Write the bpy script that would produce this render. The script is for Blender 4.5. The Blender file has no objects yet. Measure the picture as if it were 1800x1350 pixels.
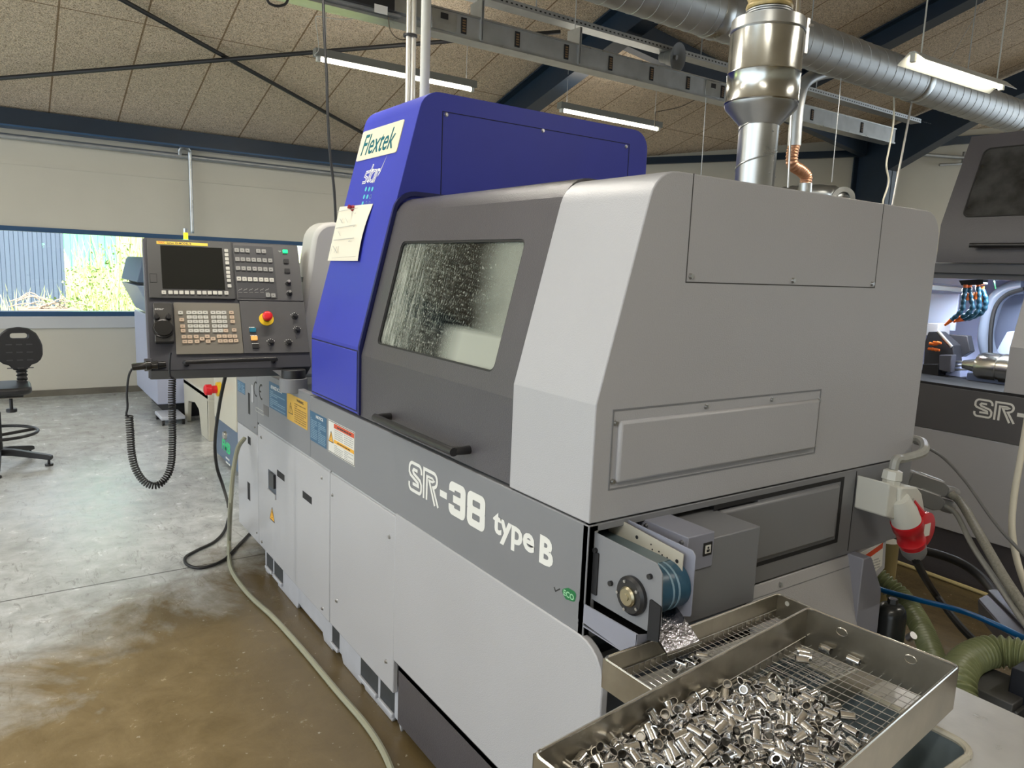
import bpy, math, random
from mathutils import Vector, Matrix, Quaternion
random.seed(11)
SC = bpy.context.scene
COL = SC.collection
# ---------------------------------------------------------------- camera
CAM = Vector((-1.05523742, -1.1918578, 1.62))
ROT = Matrix(((0.82338, -0.05424, 0.56490), (-0.56605, -0.14808, 0.81096), (0.03965, -0.98749, -0.15263)))
FOC = 1297.2
cd = bpy.data.cameras.new('camera'); cam = bpy.data.objects.new('camera', cd); COL.objects.link(cam)
cd.sensor_width = 36.0; cd.lens = FOC/1800*36; cd.clip_start = 0.02; cd.clip_end = 300
cm = Matrix.Identity(4)
for i in range(3):
    cm[i][0] = ROT[i][0]; cm[i][1] = -ROT[i][1]; cm[i][2] = -ROT[i][2]; cm[i][3] = CAM[i]
cam.matrix_world = cm
SC.camera = cam
# ---------------------------------------------------------------- world, sun, exposure
wd = bpy.data.worlds.new('sky'); SC.world = wd; wd.use_nodes = True
bg = wd.node_tree.nodes['Background']; bg.inputs[0].default_value = (0.80, 0.91, 1.0, 1); bg.inputs[1].default_value = 2.4
sd = bpy.data.lights.new('sun', 'SUN'); sd.energy = 15.0; sd.angle = 0.03; sd.color = (1, 0.96, 0.88)
so = bpy.data.objects.new('sun', sd); COL.objects.link(so); so.location = (0, -20, 30)
so.rotation_euler = Vector((0.0, 0.66, -0.75)).to_track_quat('-Z', 'Y').to_euler()
SC.view_settings.view_transform = 'Standard'; SC.view_settings.look = 'None'
SC.view_settings.exposure = 0.10; SC.view_settings.gamma = 1.0
try: SC.view_settings.use_curve_mapping = False
except Exception: pass

# ---------------------------------------------------------------- helpers
def ray(px, py):
    return ROT @ Vector(((px-900)/FOC, (py-675)/FOC, 1.0))
def on(px, py, ax, v):            # point seen at a pixel on the plane axis = v
    d = ray(px, py); return CAM + d*((v-CAM[ax])/d[ax])
def onp(px, py, n, c):
    d = ray(px, py); return CAM + d*((c-n.dot(CAM))/n.dot(d))

MATS = {}
def mat(name, col, rough=0.5, metal=0.0, noise=0.0, nscale=8.0, bump=0.0, bscale=200.0, emit=None, estr=0.0, trans=0.0, alpha=1.0, coat=0.0, aniso=0.0, spec=0.5, col2=None):
    if name in MATS: return MATS[name]
    m = bpy.data.materials.new(name); m.use_nodes = True; nt = m.node_tree; N = nt.nodes; L = nt.links
    b = N['Principled BSDF']; b.inputs['Base Color'].default_value = (*col, 1); b.inputs['Roughness'].default_value = rough
    b.inputs['Metallic'].default_value = metal; b.inputs['Specular IOR Level'].default_value = spec
    if coat: b.inputs['Coat Weight'].default_value = coat; b.inputs['Coat Roughness'].default_value = 0.15
    if trans: b.inputs['Transmission Weight'].default_value = trans
    if alpha < 1: b.inputs['Alpha'].default_value = alpha
    if emit: b.inputs['Emission Color'].default_value = (*emit, 1); b.inputs['Emission Strength'].default_value = estr
    tc = N.new('ShaderNodeTexCoord')
    if noise:
        n = N.new('ShaderNodeTexNoise'); n.inputs['Scale'].default_value = nscale; n.inputs['Detail'].default_value = 6
        L.new(tc.outputs['Object'], n.inputs['Vector'])
        r = N.new('ShaderNodeValToRGB'); r.color_ramp.elements[0].position = 0.3; r.color_ramp.elements[1].position = 0.7
        c2 = col2 or tuple(c*(1-noise) for c in col)
        r.color_ramp.elements[0].color = (*c2, 1); r.color_ramp.elements[1].color = (*col, 1)
        L.new(n.outputs['Fac'], r.inputs[0]); L.new(r.outputs[0], b.inputs['Base Color'])
        mr = N.new('ShaderNodeMapRange'); mr.inputs['To Min'].default_value = max(rough-0.08, 0.03); mr.inputs['To Max'].default_value = min(rough+0.08, 1)
        L.new(n.outputs['Fac'], mr.inputs[0]); L.new(mr.outputs[0], b.inputs['Roughness'])
    if bump:
        n2 = N.new('ShaderNodeTexNoise'); n2.inputs['Scale'].default_value = bscale; n2.inputs['Detail'].default_value = 2
        L.new(tc.outputs['Object'], n2.inputs['Vector'])
        bp = N.new('ShaderNodeBump'); bp.inputs['Strength'].default_value = bump; bp.inputs['Distance'].default_value = 0.002
        L.new(n2.outputs['Fac'], bp.inputs['Height']); L.new(bp.outputs[0], b.inputs['Normal']); L.new(bp.outputs[0], b.inputs['Coat Normal'])
    MATS[name] = m; return m

class F:                          # a frame: u, v in a plane, w out of it
    def __init__(s, o, U, V, N): s.o, s.U, s.V, s.N = Vector(o), Vector(U).normalized(), Vector(V).normalized(), Vector(N).normalized()
    def p(s, u, v, w=0.0): return s.o + s.U*u + s.V*v + s.N*w
    def uv(s, px, py, w=0.0):     # frame coordinates of a pixel on the frame's plane
        q = onp(px, py, s.N, s.N.dot(s.o)+w) - s.o; return (q.dot(s.U), q.dot(s.V))
    def flip(s): return s.U.cross(s.V).dot(s.N) < 0
FW = F((0,0,0), (1,0,0), (0,1,0), (0,0,1))           # world, plan
FX = F((0,0,0), (0,-1,0), (0,0,1), (-1,0,0))         # front of the machine (u = -Y)
FE = F((0,0,0), (1,0,0), (0,0,1), (0,-1,0))          # end face of the machine (u = X)

class MB:
    def __init__(s): s.v = []; s.f = []; s.mi = []; s.m = 0
    def add(s, vs, fs):
        o = len(s.v); s.v += [tuple(x) for x in vs]
        for f in fs: s.f.append(tuple(i+o for i in f)); s.mi.append(s.m)
        return s
    def prism(s, fr, pts, w0, w1):
        n = len(pts); ar = sum(pts[i][0]*pts[(i+1) % n][1]-pts[(i+1) % n][0]*pts[i][1] for i in range(n))
        if (ar < 0) != fr.flip(): pts = pts[::-1]
        a = [fr.p(u, v, w0) for u, v in pts]; b = [fr.p(u, v, w1) for u, v in pts]
        if w1 < w0: a, b = b, a
        return s.add(a+b, [tuple(range(n-1, -1, -1)), tuple(range(n, 2*n))] + [(i, (i+1) % n, (i+1) % n+n, i+n) for i in range(n)])
    def fb(s, fr, u0, u1, v0, v1, w0, w1): return s.prism(fr, [(u0, v0), (u1, v0), (u1, v1), (u0, v1)], w0, w1)
    def box(s, x0, x1, y0, y1, z0, z1): return s.prism(FW, [(x0, y0), (x1, y0), (x1, y1), (x0, y1)], z0, z1)
    def rect(s, fr, u0, u1, v0, v1, w0, w1, r): return s.prism(fr, rrect(u0, u1, v0, v1, r), w0, w1)
    def frame(s, fr, outer, inner, w0, w1):          # ring between two loops of equal length
        n = len(outer); vs = []
        for w in (w0, w1):
            vs += [fr.p(u, v, w) for u, v in outer] + [fr.p(u, v, w) for u, v in inner]
        fs = []
        for i in range(n):
            j = (i+1) % n
            fs += [(2*n+i, 2*n+j, 3*n+j, 3*n+i), (j, i, n+i, n+j), (i, j, 2*n+j, 2*n+i), (n+j, n+i, 3*n+i, 3*n+j)]
        return s.add(vs, fs)
    def cyl(s, p0, p1, r0, r1=None, n=20, caps=True):
        p0, p1 = Vector(p0), Vector(p1); r1 = r0 if r1 is None else r1
        return s.lathe(p0, p1, [(0, r0), (1, r1)], n, caps)
    def lathe(s, p0, p1, prof, n=24, caps=True):     # prof: (t along axis, radius)
        p0, p1 = Vector(p0), Vector(p1); d = p1-p0; q = d.normalized().to_track_quat('Z', 'Y')
        vs = []; fs = []
        for t, r in prof:
            for i in range(n):
                a = 2*math.pi*i/n; vs.append(p0 + d*t + q @ Vector((r*math.cos(a), r*math.sin(a), 0)))
        for k in range(len(prof)-1):
            for i in range(n):
                j = (i+1) % n; fs.append((k*n+i, k*n+j, (k+1)*n+j, (k+1)*n+i))
        if caps:
            fs.append(tuple(range(n-1, -1, -1))); m = (len(prof)-1)*n; fs.append(tuple(range(m, m+n)))
        return s.add(vs, fs)
    def tube(s, pts, r, n=10, sub=6, rf=None, caps=True, closed=False):
        P = spline(pts, sub) if sub > 1 else [Vector(p) for p in pts]
        T = [(P[min(i+1, len(P)-1)]-P[max(i-1, 0)]).normalized() for i in range(len(P))]
        x = T[0].orthogonal().normalized(); vs = []; L = 0
        for i, p in enumerate(P):
            if i: L += (p-P[i-1]).length
            x = (x - T[i]*x.dot(T[i])).normalized(); y = T[i].cross(x); rr = rf(L) if rf else r
            for k in range(n):
                a = 2*math.pi*k/n; vs.append(p + x*rr*math.cos(a) + y*rr*math.sin(a))
        m = len(P)
        fs = [(i*n+k, i*n+(k+1) % n, (i+1)*n+(k+1) % n, (i+1)*n+k) for i in range(m-1) for k in range(n)]
        if caps: fs += [tuple(range(n-1, -1, -1)), tuple(range((m-1)*n, m*n))]
        return s.add(vs, fs)
    def ribbon(s, fr, pts, wd_, w0, w1, closed=False):
        n = len(pts); Lf = []; Rt = []
        for i in range(n):
            a = Vector(pts[i-1] if (i or closed) else pts[i]); b = Vector(pts[i]); c = Vector(pts[(i+1) % n] if (i < n-1 or closed) else pts[i])
            d1 = (b-a).normalized() if (b-a).length else (c-b).normalized(); d2 = (c-b).normalized() if (c-b).length else d1
            n1 = Vector((-d1.y, d1.x)); n2 = Vector((-d2.y, d2.x)); m = (n1+n2); m = m.normalized() if m.length > 1e-6 else n1
            k = wd_/2/max(m.dot(n1), 0.4); Lf.append(b+m*k); Rt.append(b-m*k)
        for i in range(n if closed else n-1):
            j = (i+1) % n; s.prism(fr, [tuple(Lf[i]), tuple(Lf[j]), tuple(Rt[j]), tuple(Rt[i])], w0, w1)
        return s
    def text(s, fr, txt, u, v, h, w0=0.0003, sx=1.0, bold=0.0, shear=0.0, align='LEFT', width=None, thick=0.0004):
        c = bpy.data.curves.new('lettering', 'FONT'); c.body = txt; c.size = 1.0; c.offset = bold; c.shear = shear; c.align_x = 'LEFT'; c.resolution_u = 3
        o = bpy.data.objects.new('lettering', c); me = bpy.data.meshes.new_from_object(o)
        if len(me.vertices):
            xs = [p.co.x for p in me.vertices]; w = max(xs)-min(xs); x0 = min(xs)
            k = (width/w) if width else h/0.72*sx; kv = h/0.72
            off = {'LEFT': 0, 'CENTER': -w*k/2, 'RIGHT': -w*k}[align]
            vs = [fr.p(u+off+(p.co.x-x0)*k, v+p.co.y*kv, w0+thick) for p in me.vertices]
            fl = fr.flip()
            s.add(vs, [tuple(reversed(p.vertices)) if fl else tuple(p.vertices) for p in me.polygons])
        bpy.data.objects.remove(o); bpy.data.curves.remove(c); bpy.data.meshes.remove(me)
        return s
    def mesh(s, name, mats, org=(0, 0, 0), smooth=True, ang=38):
        me = bpy.data.meshes.new(name); ox, oy, oz = org
        me.from_pydata([(a-ox, b-oy, c-oz) for a, b, c in s.v], [], s.f)
        for m in (mats if isinstance(mats, (list, tuple)) else [mats]): me.materials.append(m)
        if any(s.mi): me.polygons.foreach_set('material_index', s.mi)
        if smooth:
            me.polygons.foreach_set('use_smooth', [True]*len(me.polygons)); me.set_sharp_from_angle(angle=math.radians(ang))
        me.update(); return me

def rrect(u0, u1, v0, v1, r, n=5):
    if u0 > u1: u0, u1 = u1, u0
    if v0 > v1: v0, v1 = v1, v0
    P = []
    for cx, cy, a0 in ((u1-r, v0+r, -90), (u1-r, v1-r, 0), (u0+r, v1-r, 90), (u0+r, v0+r, 180)):
        for i in range(n+1):
            a = math.radians(a0+90*i/n); P.append((cx+r*math.cos(a), cy+r*math.sin(a)))
    return P
def rpoly(pts, rad, n=6):         # polygon with rounded corners
    out = []; m = len(pts)
    for i, p in enumerate(pts):
        r = rad[i] if isinstance(rad, (list, tuple)) else rad
        if r <= 0 or (Vector(pts[i-1])-Vector(p)).length < 1e-9 or (Vector(pts[(i+1) % m])-Vector(p)).length < 1e-9: out.append(tuple(p)); continue
        p = Vector(p); a = (Vector(pts[i-1])-p).normalized(); b = (Vector(pts[(i+1) % m])-p).normalized()
        ang = max(a.angle(b, 1.5)/2, .01); t = r/math.tan(ang); c = p + (a+b).normalized()*(r/math.sin(ang))
        A = p+a*t-c; B = p+b*t-c; th = A.angle(B, 0.0)*(1 if A.x*B.y-A.y*B.x > 0 else -1)
        for k in range(n+1):
            x = th*k/n; out.append((c.x+A.x*math.cos(x)-A.y*math.sin(x), c.y+A.x*math.sin(x)+A.y*math.cos(x)))
    return out
def circ(cx, cy, r, n=16, sy=1.0): return [(cx+r*math.cos(2*math.pi*i/n), cy+r*sy*math.sin(2*math.pi*i/n)) for i in range(n)]
def arc(cx, cy, r, a0, a1, n=6, ry=None): return [(cx+r*math.cos(math.radians(a0+(a1-a0)*i/n)), cy+(ry or r)*math.sin(math.radians(a0+(a1-a0)*i/n))) for i in range(n+1)]
def spline(pts, sub=6):
    P = [Vector(p) for p in pts]
    if len(P) < 3: return P
    out = []; Q = [P[0]*2-P[1]] + P + [P[-1]*2-P[-2]]
    for i in range(1, len(Q)-2):
        a, b, c, d = Q[i-1:i+3]
        for k in range(sub):
            t = k/sub; out.append(0.5*((2*b)+(c-a)*t+(2*a-5*b+4*c-d)*t*t+(3*b-a-3*c+d)*t**3))
    out.append(P[-1]); return out

def props(o, label=None, cat=None, group=None, kind=None):
    if label: o['label'] = label
    if cat: o['category'] = cat
    if group: o['group'] = group
    if kind: o['kind'] = kind
    return o
def thing(name, loc, label, cat, group=None):
    o = bpy.data.objects.new(name, None); COL.objects.link(o); o.location = loc; o.empty_display_size = 0.05
    return props(o, label, cat, group)
def base(o):
    while o.parent: o = o.parent
    return o
def part(name, mb, mats, parent, label=None, bevel=0.0, smooth=True, ang=38, seg=2, kind=None):
    rt = base(parent); L = rt.location
    me = mb.mesh(name, mats, L, smooth, ang); o = bpy.data.objects.new(name, me); COL.objects.link(o); o.parent = parent
    if bevel:
        b = o.modifiers.new('bevel', 'BEVEL'); b.width = bevel; b.segments = seg; b.limit_method = 'ANGLE'; b.angle_limit = math.radians(40); b.harden_normals = False
    if label: o['label'] = label
    if kind: o['kind'] = kind
    return o
def solo(name, mb, mats, label, cat, group=None, bevel=0.0, smooth=True, ang=38, kind=None):
    xs = [v[0] for v in mb.v]; ys = [v[1] for v in mb.v]; zs = [v[2] for v in mb.v]
    org = ((min(xs)+max(xs))/2, (min(ys)+max(ys))/2, min(zs))
    me = mb.mesh(name, mats, org, smooth, ang); o = bpy.data.objects.new(name, me); COL.objects.link(o); o.location = org
    if bevel:
        b = o.modifiers.new('bevel', 'BEVEL'); b.width = bevel; b.segments = 2; b.limit_method = 'ANGLE'; b.angle_limit = math.radians(40)
    return props(o, label, cat, group, kind)
def struct_(name, mb, mats, bevel=0.0, smooth=False, parent=None):
    o = solo(name, mb, mats, None, None, kind='structure', bevel=bevel, smooth=smooth)
    return o
def copy_tree(o, parent=None):
    c = o.copy(); COL.objects.link(c)
    if parent: c.parent = parent
    for ch in list(o.children): copy_tree(ch, c)
    return c

# ---------------------------------------------------------------- materials
M_light = mat('light_grey_paint', (0.445, 0.445, 0.465), 0.36, noise=0.04, nscale=3, bump=0.35, bscale=300, coat=.10)
M_end = M_light
M_band = mat('mid_grey_paint', (0.215, 0.22, 0.235), 0.4, noise=0.05, nscale=4, bump=0.08, bscale=500)
M_blue = mat('blue_paint', (0.048, 0.062, 0.43), 0.42, spec=.35, noise=0.08, nscale=5, bump=0.12, bscale=500)
M_char = mat('charcoal_paint', (0.078, 0.073, 0.082), 0.34, noise=0.1, nscale=5, bump=0.5, bscale=300, coat=.12)
M_base = mat('base_grey_paint', (0.46, 0.47, 0.51), 0.45, noise=0.12, nscale=12)
M_dkbl = mat('dark_slate_paint', (0.06, 0.075, 0.10), 0.45, noise=0.2, nscale=6)
M_gap = mat('dark_recess', (0.012, 0.012, 0.014), 0.7)
M_blk = mat('black_plastic', (0.018, 0.018, 0.02), 0.35)
M_rub = mat('black_rubber', (0.012, 0.012, 0.013), 0.5)
M_steel = mat('bare_steel', (0.66, 0.65, 0.62), 0.30, 1.0)
M_galv = mat('galvanised_steel', (0.56, 0.58, 0.58), 0.30, .9, noise=0.22, nscale=9)
M_galvd = mat('dull_galvanised_steel', (0.52, 0.535, 0.54), 0.42, .72, noise=0.18, nscale=9)
M_chrome = mat('polished_steel', (0.93, 0.935, 0.95), 0.13, 1.0)
M_inox = mat('stained_stainless_steel', (0.41, 0.38, 0.315), 0.33, .88, noise=0.3, nscale=11, bump=0.1, bscale=60)
M_inoxr = mat('bright_steel_edge', (0.75, 0.73, 0.68), 0.25, 1.0)
M_screw = mat('screw_steel', (0.55, 0.55, 0.55), 0.3, 1.0)
M_white = mat('white_print', (0.80, 0.80, 0.76), 0.5)
M_whpl = mat('white_plastic', (0.62, 0.62, 0.57), 0.35)
M_cream = mat('cream_plastic', (0.60, 0.57, 0.47), 0.45, noise=0.06, nscale=6)
M_red = mat('red_plastic', (0.55, 0.012, 0.02), 0.3)
M_yel = mat('yellow_plastic', (0.85, 0.55, 0.02), 0.4)
M_wall = None
# ---------------------------------------------------------------- setting: floor, walls, ceiling
def new_mat(name):
    m = bpy.data.materials.new(name); m.use_nodes = True; return m, m.node_tree.nodes, m.node_tree.links, m.node_tree.nodes['Principled BSDF']
def mathn(N, L, op, a, b=None, c=None):
    n = N.new('ShaderNodeMath'); n.operation = op
    for i, x in enumerate((a, b, c)):
        if x is None: continue
        if isinstance(x, (int, float)): n.inputs[i].default_value = x
        else: L.new(x, n.inputs[i])
    return n.outputs[0]
def mixc(N, L, fac, a, b):
    n = N.new('ShaderNodeMix'); n.data_type = 'RGBA'
    for i, x in ((0, fac), (6, a), (7, b)):
        if isinstance(x, (int, float)): n.inputs[i].default_value = x
        elif isinstance(x, tuple): n.inputs[i].default_value = (*x, 1)
        else: L.new(x, n.inputs[i])
    return n.outputs[2]
def noise(N, L, vec, scale, detail=5, rough=0.6, dist=0.0):
    n = N.new('ShaderNodeTexNoise'); n.inputs['Scale'].default_value = scale; n.inputs['Detail'].default_value = detail
    n.inputs['Roughness'].default_value = rough; n.inputs['Distortion'].default_value = dist; L.new(vec, n.inputs['Vector']); return n.outputs['Fac']
def ramp(N, L, fac, p0, p1, c0=(0, 0, 0), c1=(1, 1, 1)):
    r = N.new('ShaderNodeValToRGB'); e = r.color_ramp.elements; e[0].position = p0; e[1].position = p1; e[0].color = (*c0, 1); e[1].color = (*c1, 1)
    L.new(fac, r.inputs[0]); return r.outputs[0]
def geom(N):
    g = N.new('ShaderNodeNewGeometry'); return g.outputs['Position']
def sep(N, L, v):
    s = N.new('ShaderNodeSeparateXYZ'); L.new(v, s.inputs[0]); return s.outputs

# concrete floor: pale scuffed concrete by the window, brown oil-soaked slab with shade painted in towards the machine, joint at Y = 2.79
m, N, L, b = new_mat('worn_concrete'); P = geom(N); X, Y, Z = sep(N, L, P)
n1 = noise(N, L, P, 1.3, 8, 0.65, 0.6); n2 = noise(N, L, P, 7, 8, 0.7, 0.4); n3 = noise(N, L, P, 60, 4, 0.7)
pale = mixc(N, L, ramp(N, L, n2, 0.35, 0.68), (0.42, 0.44, 0.44), (0.66, 0.69, 0.70))  # concrete tone tinted bluish to carry the sky's sheen
mp = N.new('ShaderNodeMapping'); mp.inputs['Scale'].default_value = (5.5, 1.6, 1); mp.inputs['Rotation'].default_value = (0, 0, 0.5); L.new(P, mp.inputs[0])
n5 = noise(N, L, mp.outputs[0], 3.2, 7, 0.75, 1.8)
pale = mixc(N, L, ramp(N, L, n5, 0.36, 0.44, (0.42, 0.42, 0.42), (0, 0, 0)), pale, (0.16, 0.15, 0.13))
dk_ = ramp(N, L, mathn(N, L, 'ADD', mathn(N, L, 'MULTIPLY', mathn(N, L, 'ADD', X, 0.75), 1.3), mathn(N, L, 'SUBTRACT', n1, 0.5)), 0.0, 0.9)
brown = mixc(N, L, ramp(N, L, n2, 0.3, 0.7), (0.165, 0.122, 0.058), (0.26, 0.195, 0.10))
brown = mixc(N, L, mathn(N, L, 'MULTIPLY', dk_, 0.75), brown, (0.095, 0.068, 0.030))  # shade near the machine base mixed into the slab colour
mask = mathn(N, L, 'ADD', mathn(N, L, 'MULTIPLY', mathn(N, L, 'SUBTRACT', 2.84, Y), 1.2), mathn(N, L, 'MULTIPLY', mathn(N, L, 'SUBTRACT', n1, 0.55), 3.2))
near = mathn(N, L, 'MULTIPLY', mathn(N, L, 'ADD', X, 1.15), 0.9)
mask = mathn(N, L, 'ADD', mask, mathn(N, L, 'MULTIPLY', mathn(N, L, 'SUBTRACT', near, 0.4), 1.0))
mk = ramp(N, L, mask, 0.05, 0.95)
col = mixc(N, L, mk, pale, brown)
sp = ramp(N, L, noise(N, L, P, 38, 3, 0.5), 0.70, 0.73); col = mixc(N, L, mathn(N, L, 'MULTIPLY', sp, 0.5), col, (0.5, 0.47, 0.38))
j = mathn(N, L, 'LESS_THAN', mathn(N, L, 'ABSOLUTE', mathn(N, L, 'SUBTRACT', Y, 2.79)), 0.006)
col = mixc(N, L, mathn(N, L, 'MULTIPLY', j, 0.7), col, (0.05, 0.045, 0.035)); L.new(col, b.inputs['Base Color'])
rg = N.new('ShaderNodeMapRange'); rg.inputs['From Min'].default_value = 0.3; rg.inputs['From Max'].default_value = 0.7
rg.inputs['To Min'].default_value = 0.13; rg.inputs['To Max'].default_value = 0.30; L.new(n2, rg.inputs[0]); L.new(rg.outputs[0], b.inputs['Roughness'])
bp = N.new('ShaderNodeBump'); bp.inputs['Strength'].default_value = 0.35; bp.inputs['Distance'].default_value = 0.004
hh = mathn(N, L, 'ADD', n2, mathn(N, L, 'MULTIPLY', n5, 0.8)); L.new(hh, bp.inputs['Height']); L.new(bp.outputs[0], b.inputs['Normal'])
b.inputs['Specular IOR Level'].default_value = 0.75
M_floor = m
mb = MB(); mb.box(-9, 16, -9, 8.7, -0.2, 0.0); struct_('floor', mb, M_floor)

# wood-wool ceiling boards with straight joints
m, N, L, b = new_mat('wood_wool_board'); P = geom(N); X, Y, Z = sep(N, L, P)
nd = N.new('ShaderNodeTexNoise'); nd.inputs['Scale'].default_value = 30; L.new(P, nd.inputs['Vector'])
va = N.new('ShaderNodeVectorMath'); va.operation = 'MULTIPLY_ADD'; L.new(nd.outputs['Color'], va.inputs[0]); va.inputs[1].default_value = (0.05, 0.05, 0.05); L.new(P, va.inputs[2])
vo = N.new('ShaderNodeTexVoronoi'); vo.feature = 'DISTANCE_TO_EDGE'; vo.inputs['Scale'].default_value = 30; L.new(va.outputs[0], vo.inputs['Vector'])
fib = ramp(N, L, vo.outputs['Distance'], 0.0, 0.22, (1, 1, 1), (0, 0, 0))
n6 = noise(N, L, P, 42, 3, 0.65, 2.5); n7 = noise(N, L, P, 1.2, 4)
c = mixc(N, L, ramp(N, L, n6, 0.40, 0.56), (0.30, 0.215, 0.135), (0.92, 0.77, 0.58))
c = mixc(N, L, mathn(N, L, 'MULTIPLY', fib, 0.45), c, (0.88, 0.78, 0.64))
c = mixc(N, L, mathn(N, L, 'MULTIPLY', n7, 0.2), c, (0.5, 0.38, 0.27))
def joint(co, off, per, w):
    fr_ = mathn(N, L, 'FRACT', mathn(N, L, 'DIVIDE', mathn(N, L, 'ADD', co, off), per))
    return mathn(N, L, 'LESS_THAN', fr_, w/per)
jx = joint(X, 0.52+0.654*20+0.005, 0.654, 0.016); jy = joint(Y, -6.45+2.5*10+0.005, 2.5, 0.012)
jj = mathn(N, L, 'MAXIMUM', jx, jy); c = mixc(N, L, mathn(N, L, 'MULTIPLY', jj, 0.8), c, (0.22, 0.13, 0.06))
L.new(c, b.inputs['Base Color']); b.inputs['Roughness'].default_value = 0.95; b.inputs['Specular IOR Level'].default_value = 0.1
bp = N.new('ShaderNodeBump'); bp.inputs['Strength'].default_value = 0.8; bp.inputs['Distance'].default_value = 0.01
L.new(mathn(N, L, 'ADD', n6, mathn(N, L, 'MULTIPLY', fib, 0.5)), bp.inputs['Height']); L.new(bp.outputs[0], b.inputs['Normal'])
M_ceil = m
SL = 0.285
def zc(y): return 3.05 + SL*(8.55-y)
FS = F((0, 0, 0), (0, 1, 0), (0, 0, 1), (1, 0, 0))   # Y-Z section
mb = MB(); mb.prism(FS, [(8.75, zc(8.75)), (-0.5, zc(-0.5)), (-9.2, zc(8.2)), (-9.2, zc(8.2)+0.25), (-0.5, zc(-0.5)+0.25), (8.75, zc(8.75)+0.25)], -9.2, 16.5)
struct_('ceiling', mb, M_ceil)
# hidden-end soffit line of brown board along the eave
M_plast = mat('painted_wall', (0.66, 0.625, 0.53), 0.75, noise=0.06, nscale=1.5)
M_plastd = mat('painted_wall_shade', (0.44, 0.42, 0.37), 0.75, noise=0.08, nscale=2)
YW = 8.55; XW0, XW1 = -6.0, 3.4; ZW0, ZW1 = 0.90, 1.875
mb = MB()
mb.box(-9.2, XW0, YW, YW+0.3, 0, 3.05); mb.box(XW1, 5.2, YW, YW+0.3, 0, 3.05)
mb.box(XW0, XW1, YW, YW+0.3, 0, ZW0); mb.box(XW0, XW1, YW, YW+0.3, ZW1, 3.05)
struct_('wall_back', mb, M_plast)
WA = Vector((4.8, 8.55, 0)); WD = Vector((0.882, -0.471, 0)).normalized(); WN = Vector((-WD.y, WD.x, 0))  # outward
if WN.y < 0: WN = -WN
FA = F(WA, WD, (0, 0, 1), -WN)
mb = MB(); mb.prism(FA, [(-0.1, 0), (13.2, 0), (13.2, 4.86+0.15), (-0.1, 3.06+0.02)], 0, -0.3)
struct_('wall_right', mb, M_plast)
mb = MB(); mb.box(-9.2, 16.5, -9.3, -9.0, 0, 5.6); struct_('wall_front', mb, M_plast)
# grubby joint between wall and floor, pale band under the window, board line above it
mb = MB(); mb.box(-9, 4.7, YW-0.02, YW, 0, 0.07); struct_('baseboard_back', mb, mat('dirty_plinth', (0.20, 0.18, 0.14), 0.8, noise=0.3, nscale=5))
mb = MB(); mb.box(-9, 4.7, YW-0.035, YW, 0.77, 0.895); struct_('trim_1', mb, mat('pale_band', (0.60, 0.61, 0.62), 0.6), bevel=0.004)
mb = MB(); mb.box(-9, 4.7, YW-0.012, YW, 2.52, 2.56); struct_('trim_2', mb, M_plast)
M_navy = mat('navy_steel_paint', (0.016, 0.033, 0.060), 0.4, noise=0.15, nscale=4)
M_fblue = mat('blue_window_frame', (0.025, 0.085, 0.19), 0.4)
mb = MB(); mb.box(-9, 5.0, YW-0.16, YW+0.0, 2.90, 3.075); mb.m = 1; mb.box(-9, 5.0, YW-0.2, YW+0.0, 2.885, 2.905); struct_('trim_3', mb, [M_navy, M_fblue])
# window frame and pane
wr = thing('window_1', ((XW0+XW1)/2, YW, ZW0), None, None); wr['kind'] = 'structure'
mb = MB(); mb.frame(F((0, YW, 0), (1, 0, 0), (0, 0, 1), (0, -1, 0)), [(XW0, ZW0), (XW1, ZW0), (XW1, ZW1), (XW0, ZW1)], [(XW0+.06, ZW0+.055), (XW1-.06, ZW0+.055), (XW1-.06, ZW1-.05), (XW0+.06, ZW1-.05)], -0.16, 0.02)
part('window_frame', mb, M_fblue, wr)
mb = MB(); mb.box(XW0, XW1, YW-0.03, YW+0.02, ZW0-0.012, ZW0+0.002); part('window_sill', mb, mat('white_sill', (0.75, 0.76, 0.76), 0.4), wr)
m, N, L, b = new_mat('window_glass')
for n in list(N):
    if n.type == 'BSDF_PRINCIPLED': N.remove(n)
tr = N.new('ShaderNodeBsdfTransparent'); gl = N.new('ShaderNodeBsdfGlossy'); gl.inputs['Roughness'].default_value = 0.02; mx = N.new('ShaderNodeMixShader')
mx.inputs[0].default_value = 0.04; L.new(tr.outputs[0], mx.inputs[1]); L.new(gl.outputs[0], mx.inputs[2]); L.new(mx.outputs[0], N['Material Output'].inputs[0])
M_pane = m
mb = MB(); mb.box(XW0+.05, XW1-.05, YW+0.07, YW+0.076, ZW0+.05, ZW1-.045); part('pane', mb, M_pane, wr)

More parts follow.
